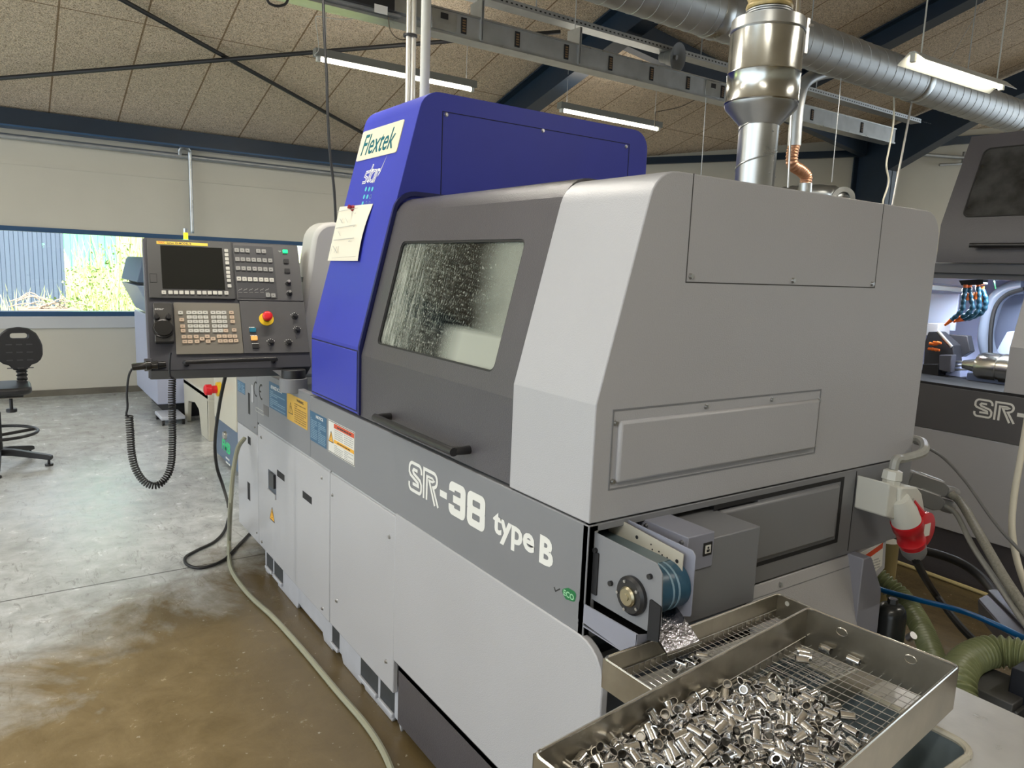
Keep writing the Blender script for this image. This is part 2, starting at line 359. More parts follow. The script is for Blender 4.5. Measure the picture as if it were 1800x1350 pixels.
# ---------------------------------------------------------------- outside the window
m, N, L, b = new_mat('meadow_ground'); P = geom(N)
L.new(mixc(N, L, ramp(N, L, noise(N, L, P, 3, 6), 0.3, 0.7), (0.25, 0.38, 0.10), (0.5, 0.58, 0.2)), b.inputs['Base Color']); b.inputs['Roughness'].default_value = 0.9
mb = MB(); W, H = 24, 14; vs = []; fs = []
for j in range(H+1):
    for i in range(W+1):
        x = -16+i*2; y = 8.9+j*1.6; z = -0.05 + max(0, (y-11.5))*0.30*(0.6+0.4*math.sin(x*0.4+1)) + random.uniform(-.06, .06); vs.append((x, y, z))
for j in range(H):
    for i in range(W): a = j*(W+1)+i; fs.append((a, a+1, a+W+2, a+W+1))
mb.add(vs, fs); solo('grass_bank', mb, m, 'bright green grassy bank rising outside the window', 'grass', kind='stuff')
def leafmat(n, a, b_):
    m, N, L, b = new_mat(n); P = geom(N); L.new(mixc(N, L, ramp(N, L, noise(N, L, P, 2.5, 3), 0.35, 0.65), a, b_), b.inputs['Base Color'])
    b.inputs['Roughness'].default_value = 0.7
    return m
M_grass = leafmat('tall_grass', (0.36, 0.46, 0.14), (0.66, 0.68, 0.38)); M_leaf = leafmat('bramble_leaf', (0.14, 0.27, 0.07), (0.42, 0.50, 0.22))
def gz(x, y): return -0.05 + max(0, (y-11.5))*0.30*(0.6+0.4*math.sin(x*0.4+1))
mb = MB()
for k in range(9000):
    y = 10.5 + 11*random.random()**1.3; x = random.uniform(-2, 9)*(0.5+y/20); z = gz(x, y)-0.05; h = random.uniform(0.35, 0.95); w = random.uniform(0.008, 0.02); dx = random.uniform(-.25, .25)*h; dy = random.uniform(-.2, .2)*h
    mb.add([(x-w, y, z), (x+w, y, z), (x+dx*.4+w*.6, y+dy*.4, z+h*.6), (x+dx*.4-w*.6, y+dy*.4, z+h*.6), (x+dx, y+dy, z+h)], [(0, 1, 2, 3), (3, 2, 4)])
solo('meadow_grass', mb, M_grass, 'tall yellow-green meadow grass outside the window', 'grass', kind='stuff', smooth=False)
mb = MB()
for cx, cy, r, h in ((0.1, 12.6, .5, 1.35), (0.55, 12.9, .6, 1.7), (-0.25, 12.2, .4, .9), (1.0, 13.2, .5, 1.3)):
    mb.tube([(cx, cy, 0), (cx+.05, cy, h*.5), (cx+.1, cy, h)], .012, 5)
    for k in range(420):
        a = random.uniform(0, 6.28); rr = r*random.random()**.5; z = h*(0.1+0.95*random.random()); f = 1-0.4*(z/h); x = cx+rr*f*math.cos(a); y = cy+rr*f*math.sin(a)
        s_ = random.uniform(.035, .07); q = Quaternion((random.gauss(0, 1), random.gauss(0, 1), random.gauss(0, 1), random.gauss(0, 1))).normalized()
        mb.add([Vector((x, y, z)) + q @ Vector(p)*s_ for p in ((-.5, 0, 0), (0, .35, .1), (.7, 0, 0), (0, -.35, .1))], [(0, 1, 2, 3)])
solo('bramble_bush', mb, M_leaf, 'leafy green shrub beside the dark blue container outside', 'bush', smooth=False)
mb = MB(); mb.tube([(.62, 12.0, 0), (.60, 12.0, .9), (.66, 12.0, 1.55), (.70, 12.0, 1.95)], .008, 6)
for k in range(46):
    z = random.choice((1.25, 1.55, 1.78, 1.95)); a = random.uniform(0, 6.28); r = random.uniform(0, .13); x = .66+r*math.cos(a); y = 12+r*math.sin(a)
    mb.add([(x-.03, y, z), (x, y-.02, z+.01), (x+.03, y, z), (x, y+.02, z+.02)], [(0, 1, 2, 3)])
solo('flowering_stalk', mb, leafmat('stalk', (0.25, 0.32, .06), (.6, .62, .4)), 'tall thin flowering stalk in front of the green container', 'plant', smooth=False)
def corrug(name, fr, u0, u1, v0, v1, per, dep, m_, label, cat):
    mb = MB(); pts = []; u = u0
    while u < u1-1e-6:
        for du, w in ((0, 0), (.42, 0), (.5, -dep), (.92, -dep)): pts.append((min(u+du*per, u1), w))
        u += per
    pts.append((u1, 0)); n = len(pts); vs = []
    for v in (v0, v1):
        for w_ in (0, -2.2): vs += [fr.p(u, v, w+w_) if not w_ else fr.p(u, v, w_) for u, w in pts]
    fs = [(i, i+1, 2*n+i+1, 2*n+i) for i in range(n-1)] + [(n+i+1, n+i, 3*n+i, 3*n+i+1) for i in range(n-1)]
    fs += [(2*n+i, 2*n+i+1, 3*n+i+1, 3*n+i) for i in range(n-1)] + [(0, 2*n, 3*n, n), (n-1, 2*n-1, 4*n-1, 3*n-1)]
    mb.add(vs, fs); return solo(name, mb, m_, label, cat, smooth=False)
corrug('shipping_container', F((0, 13, 0), (1, 0, 0), (0, 0, 1), (0, -1, 0)), -6.2, -0.16, 0.02, 2.6, 0.125, .03, mat('blue_container_paint', (0.085, 0.12, 0.18), 0.5), 'dark blue corrugated container outside the left of the window', 'container')
corrug('shipping_container', F((0, 16, 0), (1, 0, 0), (0, 0, 1), (0, -1, 0)), -5.0, 0.95, 0.5, 3.4, 0.24, .035, mat('green_container_paint', (0.16, 0.50, 0.32), 0.45), 'bright green corrugated container behind the outdoor shrub', 'container')
mb = MB()
for k in range(16):
    x = random.uniform(-.75, -.2); y = random.uniform(11.6, 12.2); a = random.uniform(0, 3.14); l = random.uniform(.15, .35); z = random.uniform(.75, .95)
    mb.tube([(x-l*math.cos(a), y, z-.05), (x, y+.05, z+random.uniform(0, .08)), (x+l*math.cos(a), y-l*math.sin(a), z-.03)], .009, 5, 3)
mb.box(-0.85, -0.1, 11.5, 12.3, 0.0, .78)
solo('scrap_heap', mb, mat('weathered_scrap', (.30, .24, .19), .7), 'low heap of pale scrap wood before the blue container', 'scrap')

# ---------------------------------------------------------------- blue steel frames
def ibeam_yz(x, pts, h, w, mb):   # pts: (y, z of top) polyline, beam of depth h
    for (y0, z0), (y1, z1) in zip(pts[:-1], pts[1:]):
        for a, b_, hw in ((0, .018, w/2), (h-.018, h, w/2), (.018, h-.018, .012)):
            mb.prism(FS, [(y0, z0-a), (y1, z1-a), (y1, z1-b_), (y0, z0-b_)], x-hw, x+hw)
for i, (x, ye) in enumerate(((4.06, 8.5), (7.16, 5.0))):
    mb = MB(); ibeam_yz(x, [(ye, zc(ye)-.02), (-0.5, zc(-0.5)-.02)], (.34, .22)[i], .20, mb)
    solo('roof_beam', mb, M_navy, ['dark blue roof rafter rising left of the horn loudspeaker', 'dark blue roof rafter above the big round duct at right'][i], 'beam')
# column at the angled wall with haunch
cx = 10.2
mb = MB(); mb.box(cx-.01, cx+.01, 5.10, 5.68, 0, 3.5)
for y_ in (5.10, 5.66): mb.box(cx-.12, cx+.12, y_, y_+.02, 0, 3.36 if y_ < 5.5 else 3.80)
mb.prism(FS, [(5.68, 3.3), (5.68, zc(5.68)-.02), (2.6, zc(2.6)-.02), (2.6, zc(2.6)-.30), (3.6, 4.12), (5.10, 3.34)], cx-.012, cx+.012)
mb.prism(FS, [(5.12, 3.325), (3.6, 4.10), (2.6, zc(2.6)-.32), (2.6, zc(2.6)-.30), (3.6, 4.12), (5.12, 3.345)], cx-.12, cx+.12)
ibeam_yz(cx, [(2.6, zc(2.6)-.02), (-.5, zc(-.5)-.02)], .28, .17, mb)
solo('steel_column', mb, M_navy, 'dark blue steel column with haunched rafter behind the exhaust pipes', 'column')
a = Vector((4.15, 4.62, zc(4.62)-.16)); c_ = Vector((10.1, 5.55, zc(5.55)-.16)); d_ = (c_-a).normalized(); s_ = d_.cross(Vector((0, 0, 1))).normalized()
mb = MB(); mb.prism(F(a, d_, Vector((0, 0, 1))-d_*d_.z, s_), [(0, -.16), ((c_-a).length, -.16), ((c_-a).length, .13), (0, .13)], -.06, .06)
solo('roof_beam', mb, M_navy, 'dark blue beam running down behind the horn loudspeaker', 'beam', bevel=.004)
mb = MB(); mb.prism(FA, [(1.5, 3.18), (6.1, 3.585), (7.66, 3.86), (13, 4.5), (13, 4.62), (7.66, 3.98), (6.1, 3.685), (1.5, 3.28)], .02, .10)
struct_('trim_4', mb, M_navy)
# wind-brace rods under the boards
def at_ceil(px, py, dz=.06): return onp(px, py, Vector((0, SL, 1)), 3.05+SL*8.55-dz)
for i, (p, q, dz) in enumerate((((-900, 212), (985, 56), .10), ((-500, -396), (860, 357), .06))):
    mb = MB(); mb.cyl(at_ceil(*p, dz), at_ceil(*q, dz), .021, n=8)
    solo('brace_rod', mb, M_blk, ['black steel brace rod running nearly level below the ceiling boards', 'black steel brace rod sloping down to the blue machine tower'][i], 'rod')
# ---------------------------------------------------------------- the turning machine
def stroke_glyphs(mb, fr, u, v, h, w0=.0006):
    """double-line S and R, a dash and two solid digits; u grows along the word"""
    W = h*.93; t = h*.105; g = h*.20; y0, y1 = v+t/2, v+h-t/2; ym = v+h*.5
    def zed(o):          # one line of the S, inset by o
        q = h*.20; a, b_ = u+t/2+o, u+W-t/2-o; T, B = y1-o, y0+o
        qo = max(q-o*.45, h*.06)
        if o == 0: return [(b_, y1-h*.26)] + arc(b_-qo, T-qo, qo, 0, 90) + arc(a+qo, T-qo, qo, 90, 180) + [(a, ym+h*.12), (a+h*.08, ym+h*.03), (b_-h*.22, ym-h*.13), (b_-h*.20, y0+g+h*.02), (a+g+h*.04, y0+g+h*.02)]
        return [(b_-h*.06, T)] + [(a+h*.10, T), (a+h*.05, T-h*.06), (a+h*.10, T-h*.13), (u+W-h*.14, ym-h*.02)] + [(u+W-t/2, ym-h*.14)] + arc(u+W-t/2-h*.16, y0+h*.16, h*.16, 0, -90) + arc(u+t/2+h*.16, y0+h*.16, h*.16, -90, -180) + [(u+t/2, y0+h*.24)]
    mb.ribbon(fr, zed(0), t, w0, w0+.0004); mb.ribbon(fr, zed(g), t, w0+.0001, w0+.0005)
    u2 = u+W+h*.06
    mb.ribbon(fr, [(u2+t/2, v), (u2+t/2, y1), (u2+W*.66, y1)] + arc(u2+W*.72, y1-h*.22, h*.22, 75, -70, 8) + [(u2+W*.70, y1-h*.46), (u2+W*1.06, v-h*.05)], t, w0, w0+.0004)
    mb.ribbon(fr, [(u2+t/2+g, v), (u2+t/2+g, y1-g), (u2+W*.64, y1-g), (u2+W*.72, y1-g-h*.04), (u2+W*.64, y1-g-h*.08), (u2+W*.42, y1-g-h*.08), (u2+W*.84, v-h*.05)], t, w0+.0001, w0+.0005)
    u3 = u2+W*1.10+h*.06
    mb.fb(fr, u3, u3+h*.42, v+h*.36, v+h*.56, w0, w0+.0004)
    D = h*.94; T = h*.27
    def put(x, pts, rad): mb.prism(fr, rpoly([(x+a*D, v+b_*h) for a, b_ in pts], [r*h for r in rad], 5), w0, w0+.0004)
    x = u3+h*.54
    put(x, [(0, .70), (0, 1), (1, 1), (1, .5), (1, 0), (0, 0), (0, .30), (.34, .30), (.34, .23), (.70, .23), (.70, .39), (.26, .39), (.26, .61), (.70, .61), (.70, .77), (.34, .77), (.34, .70)], [0, .2, .2, 0, .2, .2, 0, 0, .03, .03, .03, 0, 0, .03, .03, .03, 0])
    x += D+h*.10
    for b0, b1, rb, rt in ((0, .535, .2, .08), (.465, 1, .08, .2)):
        out_ = rpoly([(x, v+b0*h), (x+D, v+b0*h), (x+D, v+b1*h), (x, v+b1*h)], [rb*h, rb*h, rt*h, rt*h], 5)
        i0, i1 = (.22, .40) if b0 == 0 else (.60, .78)
        mb.frame(fr, out_, rpoly([(x+.30*D, v+i0*h), (x+.72*D, v+i0*h), (x+.72*D, v+i1*h), (x+.30*D, v+i1*h)], .04*h, 5), w0+(.0002 if b0 else 0), w0+.0004+(.0002 if b0 else 0))
    return x+D

def screw(mb, fr, u, v, w=0.0, r=.007): mb.lathe(fr.p(u, v, w), fr.p(u, v, w+.006), [(0, r*1.15), (.3, r*1.1), (.35, r*.85), (1, r*.75)], 10)
def screws(fr, pts, parent, w=0.0, r=.007):
    for p in pts:
        mb = MB(); screw(mb, fr, p[0], p[1], w, r); part('screw', mb, M_screw, parent)
def warn_tri(mb, fr, cu, cv, h, w, my, mk):
    mb.m = mk; s = h*.58; mb.prism(fr, rpoly([(cu-s, cv-h/2), (cu+s, cv-h/2), (cu, cv+h/2)], h*.05, 3), w, w+.0003)
    mb.m = my; s2 = s*.8; mb.prism(fr, [(cu-s2, cv-h*.43), (cu+s2, cv-h*.43), (cu, cv+h*.37)], w+.0003, w+.0006)
    mb.m = mk; mb.prism(fr, [(cu-h*.05, cv+h*.16), (cu+h*.05, cv+h*.16), (cu+h*.025, cv-h*.14), (cu-h*.025, cv-h*.14)], w+.0006, w+.0009)
    mb.prism(fr, circ(cu, cv-h*.26, h*.05, 8), w+.0006, w+.0009)
def textlines(mb, fr, u0, u1, v0, v1, n, w, fill=.45, seed=0):
    rn = random.Random(seed); dv = (v1-v0)/n
    for k in range(n):
        v = v0+dv*k; x = u0
        while x < u1-dv:
            l = rn.uniform(.8, 3.2)*dv; e = min(x+l, u1); mb.fb(fr, x, e, v+dv*.2, v+dv*(.2+fill), w, w+.0003); x = e+dv*.35
            if rn.random() < .05: break

M_stkblue = mat('blue_label_print', (0.035, 0.12, 0.22), 0.4); M_stkyel = mat('yellow_label_print', (0.60, 0.36, 0.05), 0.4)
M_stkwht = mat('white_label_print', (0.72, 0.71, 0.66), 0.4); M_stkred = mat('red_label_print', (0.60, 0.07, 0.02), 0.4); M_stkora = mat('orange_label_print', (0.85, 0.42, 0.02), 0.4)
M_txtl = mat('pale_blue_print', (0.22, 0.34, 0.44), 0.5); M_ink = mat('black_print', (0.02, 0.02, 0.022), 0.5); M_brn = mat('brown_print', (0.22, 0.13, 0.03), 0.5); M_inkg = mat('grey_print', (0.40, 0.40, 0.38), 0.5)

mc = thing('turning_machine', (0.7, 1.4, 0), 'large grey, blue and charcoal CNC lathe nearest the camera, with lettered mid-grey band', 'machine', None)
# base casting with pockets, feet
mb = MB(); b0 = .95; b1 = 2.56
P = [(-b1, .0), (-b1+.10, .0), (-b1+.13, .035), (-2.22, .035), (-2.19, 0), (-2.10, 0), (-2.06, .05), (-1.66, .05), (-1.62, 0), (-1.55, 0), (-1.50, .04), (-1.44, .0), (-1.40, 0), (-1.37, .03), (-1.27, .03), (-1.24, 0), (-1.02, 0), (-.99, 0), (-b0, 0), (-b0, .16), (-b1, .16)]
P2 = [(-2.56, .16), (-2.56, .0), (-2.50, .0), (-2.48, .03), (-2.36, .03), (-2.34, .0), (-2.05, .0), (-2.03, .035), (-1.72, .035), (-1.70, .0), (-1.60, .0), (-1.58, .03), (-1.50, .03), (-1.48, 0), (-1.30, .0), (-1.28, .035), (-1.26, 0), (-1.02, .0), (-1.0, .03), (-.97, .03), (-.95, 0), (-.95, .16)]
mb.prism(FX, P2, -.035, -.02)
mb.box(.034, .05, .95, 2.56, .01, .13)
mb.box(.05, 1.3, .96, 2.55, .03, .16)
bf = part('base_frame', mb, M_base, mc, bevel=.004)
# dark pockets in the base
for y0, y1 in ((2.42, 2.53), (2.26, 2.40), (1.52, 1.60), (1.14, 1.30), (1.00, 1.12)):
    mb = MB(); mb.box(.0195, .022, y0, y1, .045, .125); part('pocket', mb, mat('oily_pocket', (.05, .055, .06), .5, noise=.4, nscale=40), bf, label='dark opening in the base casting')
    mb = MB(); mb.box(.008, .0195, y0, y1, .03, .046); part('pocket_lip', mb, M_base, bf, bevel=.003)
# lower front panels
def fpanel(y0, y1, z0, z1, nm='side_panel', ch=.012, label=None):
    mb = MB(); mb.prism(FS, [(y0, z0), (y1, z0), (y1, z1), (y0, z1)], -.0, .02)
    return part(nm, mb, M_light, mc, bevel=.004, label=label)
p1 = fpanel(2.600, 2.995, .137, .722); p2 = fpanel(1.585, 2.595, .139, .785); p3 = fpanel(.975, 1.578, .141, .785)
# near panel: sheet with a rounded corner past the end of the machine
mb = MB(); mb.prism(FX, rpoly([(-.968, .272), (.078, .272), (.078, .80), (-.968, .80)], [0, 0.0, .085, 0]), -.016, .004)
mb.m = 0; p4 = part('side_panel', mb, M_light, mc, bevel=.003)
# slanted strip between the panels and the band
mb = MB()
for a, b_ in ((.0, .968), (.978, 1.575), (1.588, 2.592)) :
    mb.prism(F((0, 0, 0), (1, 0, 0), (0, 0, 1), (0, 1, 0)), [(.0, .772), (.02, .772), (.02, .80), (.012, .80)], a, b_)
part('strip', mb, M_light, mc)
mb = MB(); mb.box(.021, 1.37, .30, 2.59, .16, .79); mb.box(.021, 1.37, 2.59, 2.99, .16, .72); part('cabinet_body', mb, M_gap, mc)
mb = MB(); mb.box(.021, 1.37, 2.90, 2.995, .137, .79); part('far_end_panel', mb, M_light, mc)
screws(FX, [(-1.55, .70), (-1.50, .27), (-1.02, .70), (-1.03, .235)], p3); screws(FX, [(-2.53, .73), (-2.54, .17), (-1.67, .74), (-1.66, .17)], p2); screws(FX, [(-2.64, .76), (-2.63, .19)], p1, r=.005)
# slots and switch recess
def hole(fr, u0, u1, v0, v1, parent, nm='slot', m_=None, w=.0006, lab=None):
    mb = MB(); mb.fb(fr, u0, u1, v0, v1, w-.002, w); return part(nm, mb, m_ or M_gap, parent, label=lab)
def pxslot(parent, x0, y0, x1, y1, **k):
    a = FX.uv(x0, y0); b_ = FX.uv(x1, y1); return hole(FX, a[0], b_[0], b_[1], a[1], parent, **k)
pxslot(p1, 435.5, 766, 440.5, 783); pxslot(p1, 435, 846, 440, 881)
for x0_, y0_, x1_ in ((487, 825, 500), (532, 862, 548)):
    a = FX.uv(x0_, y0_); b_ = FX.uv(x1_, y0_+8); hole(FX, a[0], b_[0], a[1]-.032, a[1], p2)
a = FX.uv(471.5, 824); b_ = FX.uv(485.5, 877)
mb = MB(); mb.fb(FX, a[0], b_[0], b_[1]+.02, a[1], -.0015, .0006); sw = part('switch_recess', mb, M_dkbl, p2)
mb = MB(); mb.fb(FX, a[0]+.05, b_[0]-.004, b_[1]+.05, b_[1]+.12, .0006, .012); part('main_switch', mb, M_blk, p2)
mb = MB(); mb.fb(FX, a[0], b_[0], b_[1]-.005, b_[1]+.02, .0006, .006); part('switch_sill', mb, M_light, p2)
c = FX.uv(478.5, 903); mb = MB(); warn_tri(mb, FX, c[0], c[1], .075, .0004, 0, 1)
part('hazard_sign', mb, [M_stkora, M_ink], p2)
# charcoal coolant tank below the near panel
mb = MB(); mb.box(.012, 1.25, .10, .962, .035, .255); tk = part('coolant_tank', mb, M_char, mc, bevel=.004)
mb = MB(); mb.box(.012, .03, .10, .962, .235, .262); part('tank_rim', mb, M_gap, tk)
mb = MB(); mb.box(.1, 1.2, .2, .9, 0, .035); part('tank_foot', mb, M_gap, tk)
# band
mb = MB(); mb.box(0, .03, 0, 1.806, .795, 1.062); mb.box(0, .03, 1.808, 2.60, .795, 1.067); mb.box(0, .03, 2.602, 2.995, .725, 1.067)
band = part('side_band', mb, M_band, mc, bevel=.003)
# end of band: frame round the conveyor opening
mb = MB(); mb.frame(FE, [(.0, .79), (1.395, .79), (1.395, 1.062), (0, 1.062)], [(.02, .80), (.60, .80), (.60, 1.045), (.02, 1.045)], -.02, -.0)
be = part('end_band', mb, M_band, mc, bevel=.002)
mb = MB(); mb.rect(FE, .985, 1.005, .8, 1.05, .0, .0, .0) if False else None
hole(FE, 1.068, 1.071, .80, 1.055, be, nm='seam', w=.0008)
mb = MB(); mb.frame(FE, [(.42, .84), (1.005, .84), (1.005, 1.046), (.42, 1.046)], [(.435, .852), (.99, .852), (.99, 1.034), (.435, 1.034)], -.001, .0012)
part('recess_shadow_gap', mb, M_gap, be)
mb = MB(); mb.fb(FE, .442, .975, .862, 1.028, -.01, .010); part('access_panel', mb, M_band, be, bevel=.008)
# lettering on the band: SR-38 type B, green leaf
mb = MB(); ue = stroke_glyphs(mb, FX, -.884, .906, .100)
lt = part('lettering', mb, M_white, band, smooth=False, label='large white outlined lettering')
mb = MB(); mb.text(FX, 'type', -.385, .928, .066, bold=.03, width=.188); mb.text(FX, 'B', -.176, .918, .068, bold=.04, width=.055)
part('lettering', mb, M_white, band, smooth=False, label='smaller bold white lettering')
M_green = mat('green_print', (0.01, 0.16, 0.05), 0.4)
mb = MB(); mb.prism(FX, rpoly([(-.088, .878), (-.060, .893), (-.028, .893), (-.034, .868), (-.066, .862)], .008, 3), .0003, .0008); mb.m = 1
mb.text(FX, 'ECO', -.075, .870, .014, bold=.03, w0=.0009); mb.m = 2; mb.ribbon(FX, [(-.112, .874), (-.106, .866), (-.090, .878)], .003, .0003, .0008)
part('leaf_mark', mb, [M_green, mat('pale_green_print', (.3, .6, .35), .5), M_ink], band, smooth=False)
# labels on the band
def label_quad(y0, y1, z0, z1): return (-y0, -y1, z0, z1)
mb = MB(); mb.fb(FX, -2.388, -2.126, .912, 1.040, 0, .0008); mb.m = 1; mb.text(FX, 'ADVANCED NC CTRL', -2.36, 1.010, .016, bold=.03, w0=.0008, width=.17)
mb.m = 2; textlines(mb, FX, -2.375, -2.14, .918, 1.0, 9, .0008, seed=3); part('label', mb, [M_stkblue, M_white, M_txtl], band, label='blue label with white heading', smooth=False)
mb = MB(); mb.fb(FX, -2.113, -1.842, .905, 1.028, 0, .0008); warn_tri(mb, FX, -2.063, .965, .055, .0008, 0, 1); mb.m = 1; mb.text(FX, 'WARNING', -1.98, 1.008, .012, bold=.03, w0=.0008, width=.09)
mb.m = 2; textlines(mb, FX, -2.01, -1.855, .912, 1.0, 9, .0008, seed=4); part('label', mb, [M_stkyel, M_ink, M_brn], band, label='yellow warning label with black triangle', smooth=False)
mb = MB(); mb.fb(FX, -1.808, -1.617, .873, 1.0, 0, .0008); mb.m = 1; mb.text(FX, 'NOTICE', -1.735, .980, .012, bold=.03, w0=.0008, width=.08)
mb.m = 2; textlines(mb, FX, -1.80, -1.72, .885, .975, 12, .0008, seed=5); textlines(mb, FX, -1.71, -1.625, .880, .970, 12, .0008, seed=6); part('label', mb, [M_stkblue, M_white, M_txtl], band, label='dark blue label in two columns', smooth=False)
mb = MB(); mb.fb(FX, -1.599, -1.327, .871, 1.003, 0, .0008); mb.m = 4; mb.frame(FX, [(-1.597, .873), (-1.329, .873), (-1.329, 1.001), (-1.597, 1.001)], [(-1.594, .8755), (-1.332, .8755), (-1.332, .9985), (-1.594, .9985)], .0008, .001)
mb.m = 1; mb.fb(FX, -1.535, -1.334, .978, .996, .0008, .0012); mb.m = 2; mb.fb(FX, -1.535, -1.334, .918, .932, .0008, .0012)
mb.m = 3; textlines(mb, FX, -1.53, -1.44, .936, .976, 5, .0008, seed=7); textlines(mb, FX, -1.43, -1.34, .936, .976, 5, .0008, seed=8); textlines(mb, FX, -1.53, -1.44, .878, .914, 5, .0008, seed=9); textlines(mb, FX, -1.43, -1.34, .878, .914, 5, .0008, seed=10)
mb.m = 4; textlines(mb, FX, -1.50, -1.36, .981, .993, 1, .0012, seed=11); textlines(mb, FX, -1.50, -1.36, .920, .930, 1, .0012, seed=12)
warn_tri(mb, FX, -1.565, .938, .048, .0009, 2, 4); part('label', mb, [M_stkwht, M_stkred, M_stkora, M_inkg, M_ink], band, label='white safety label with red and orange bars', smooth=False)
mb = MB(); mb.fb(FX, -2.972, -2.824, .90, .962, 0, .0008); mb.m = 1; textlines(mb, FX, -2.965, -2.905, .905, .957, 6, .0008, seed=1); textlines(mb, FX, -2.89, -2.83, .905, .957, 6, .0008, seed=2)
part('label', mb, [M_stkblue, M_txtl], band, label='small blue label at the far end of the band', smooth=False)
pxslot(band, 436, 690, 439.8, 729)
mb = MB(); a = FX.uv(442.5, 676); b_ = FX.uv(446, 708); mb.fb(FX, a[0], b_[0], b_[1], a[1], 0, .003); part('latch', mb, M_light, band)
# CE mark
mb = MB(); c = FX.uv(455.5, 687); rr = .036
mb.ribbon(FX, [(c[0]-.055+x, y) for x, y in arc(0, c[1], rr, 70, 290, 10)], .009, .0003, .0008)
mb.ribbon(FX, [(c[0]+.04+x, y) for x, y in arc(0, c[1], rr, 70, 290, 10)], .009, .0003, .0008); mb.fb(FX, c[0]+.005, c[0]+.035, c[1]-.004, c[1]+.004, .0003, .0008)
part('approval_mark', mb, M_ink, band, smooth=False)
a = FX.uv(449.5, 708); b_ = FX.uv(463.5, 731)
mb = MB(); mb.frame(FX, [(a[0], b_[1]), (b_[0], b_[1]), (b_[0], a[1]-.02), (a[0], a[1]-.02)], [(a[0]+.004, b_[1]+.004), (b_[0]-.004, b_[1]+.004), (b_[0]-.004, a[1]-.024), (a[0]+.004, a[1]-.024)], .0002, .0008)
textlines(mb, FX, a[0]+.01, b_[0]-.01, b_[1]+.01, a[1]-.03, 5, .0003, fill=.2, seed=20); mb.m = 1; mb.fb(FX, b_[0], b_[0]+.085, b_[1]+.01, b_[1]+.06, 0, .001)
part('rating_plate', mb, [M_inkg, mat('grey_plate', (.12, .115, .12), .4)], band, smooth=False)
# top shelf between tower and far cover
mb = MB(); mb.box(.03, .45, 1.79, 2.99, 1.0, 1.02); mb.box(.45, 1.37, .3, 2.99, .8, 1.06); part('shelf', mb, M_dkbl, mc)
mb = MB(); mb.prism(FX, [(-2.42, 1.067), (-1.92, 1.067), (-2.0, 1.13), (-2.30, 1.16)], -.22, -.20) if False else None

# --- blue tower
TP = rpoly([(0, 1.075), (0, 1.322), (.243, 2.262-.012), (1.365, 2.250), (1.365, 1.075)], [0, .012, .085, .08, 0])
FP = F((0, 0, 0), (1, 0, 0), (0, 0, 1), (0, 1, 0))
mb = MB(); mb.prism(FP, TP, 1.297, 1.790); tw = part('tower_cover', mb, M_blue, mc, bevel=.002, label='tall blue tower cover')
mb = MB(); mb.fb(FX, -1.78, -1.312, 1.088, 1.305, -.004, .003); part('lower_panel', mb, M_blue, tw, bevel=.002)
mb = MB(); mb.frame(FX, [(-1.785, 1.083), (-1.307, 1.083), (-1.307, 1.310), (-1.785, 1.310)], [(-1.78, 1.088), (-1.312, 1.088), (-1.312, 1.305), (-1.78, 1.305)], -.001, .0007); part('seam', mb, mat('navy_gap', (.008, .01, .05), .6), tw)
FT = F((0, 0, 0), (1, 0, 0), (0, 0, 1), (0, -1, 0)); FTo = F((0, 1.297, 0), (1, 0, 0), (0, 0, 1), (0, -1, 0))
mb = MB(); q = [(.318, 1.80), (1.255, 1.80), (1.255, 2.186), (.318, 2.186)]; mb.frame(FTo, q, [(.3215, 1.80), (1.2515, 1.80), (1.2515, 2.183), (.3215, 2.183)], -.001, .0008); part('access_panel_seam', mb, mat('navy_gap', (.008, .01, .05), .6), tw)
screws(FTo, [(.335, 2.175), (.345, 1.868), (.78, 2.178), (1.235, 2.172)], tw)
# slanted frame on the tower's front: v runs up the slope
sl = Vector((.243, 0, .928)).normalized()
FB = F((0, 0, 1.322), (0, -1, 0), sl, Vector((-sl.z, 0, sl.x)))
M_npl = mat('cream_sign', (0.80, 0.74, 0.52), 0.4); M_teal = mat('teal_print', (0.0, 0.13, 0.17), 0.4)
A_ = [FB.uv(638, 234), FB.uv(712, 209), FB.uv(698, 268), FB.uv(628, 284)]
u0 = (A_[0][0]+A_[3][0])/2; u1 = (A_[1][0]+A_[2][0])/2; v1 = (A_[0][1]+A_[1][1])/2; v0 = (A_[2][1]+A_[3][1])/2
mb = MB(); mb.rect(FB, u0, u1, v0, v1, 0, .003, .01); sgn = part('name_sign', mb, M_npl, tw)
mb = MB(); w_ = u1-u0; h_ = v1-v0; mb.text(FB, 'Flextek', u0+.09*w_, v0+.17*h_, h_*.70, bold=.010, shear=.2, width=w_*.80, w0=.0032)
part('lettering', mb, M_teal, sgn, smooth=False)
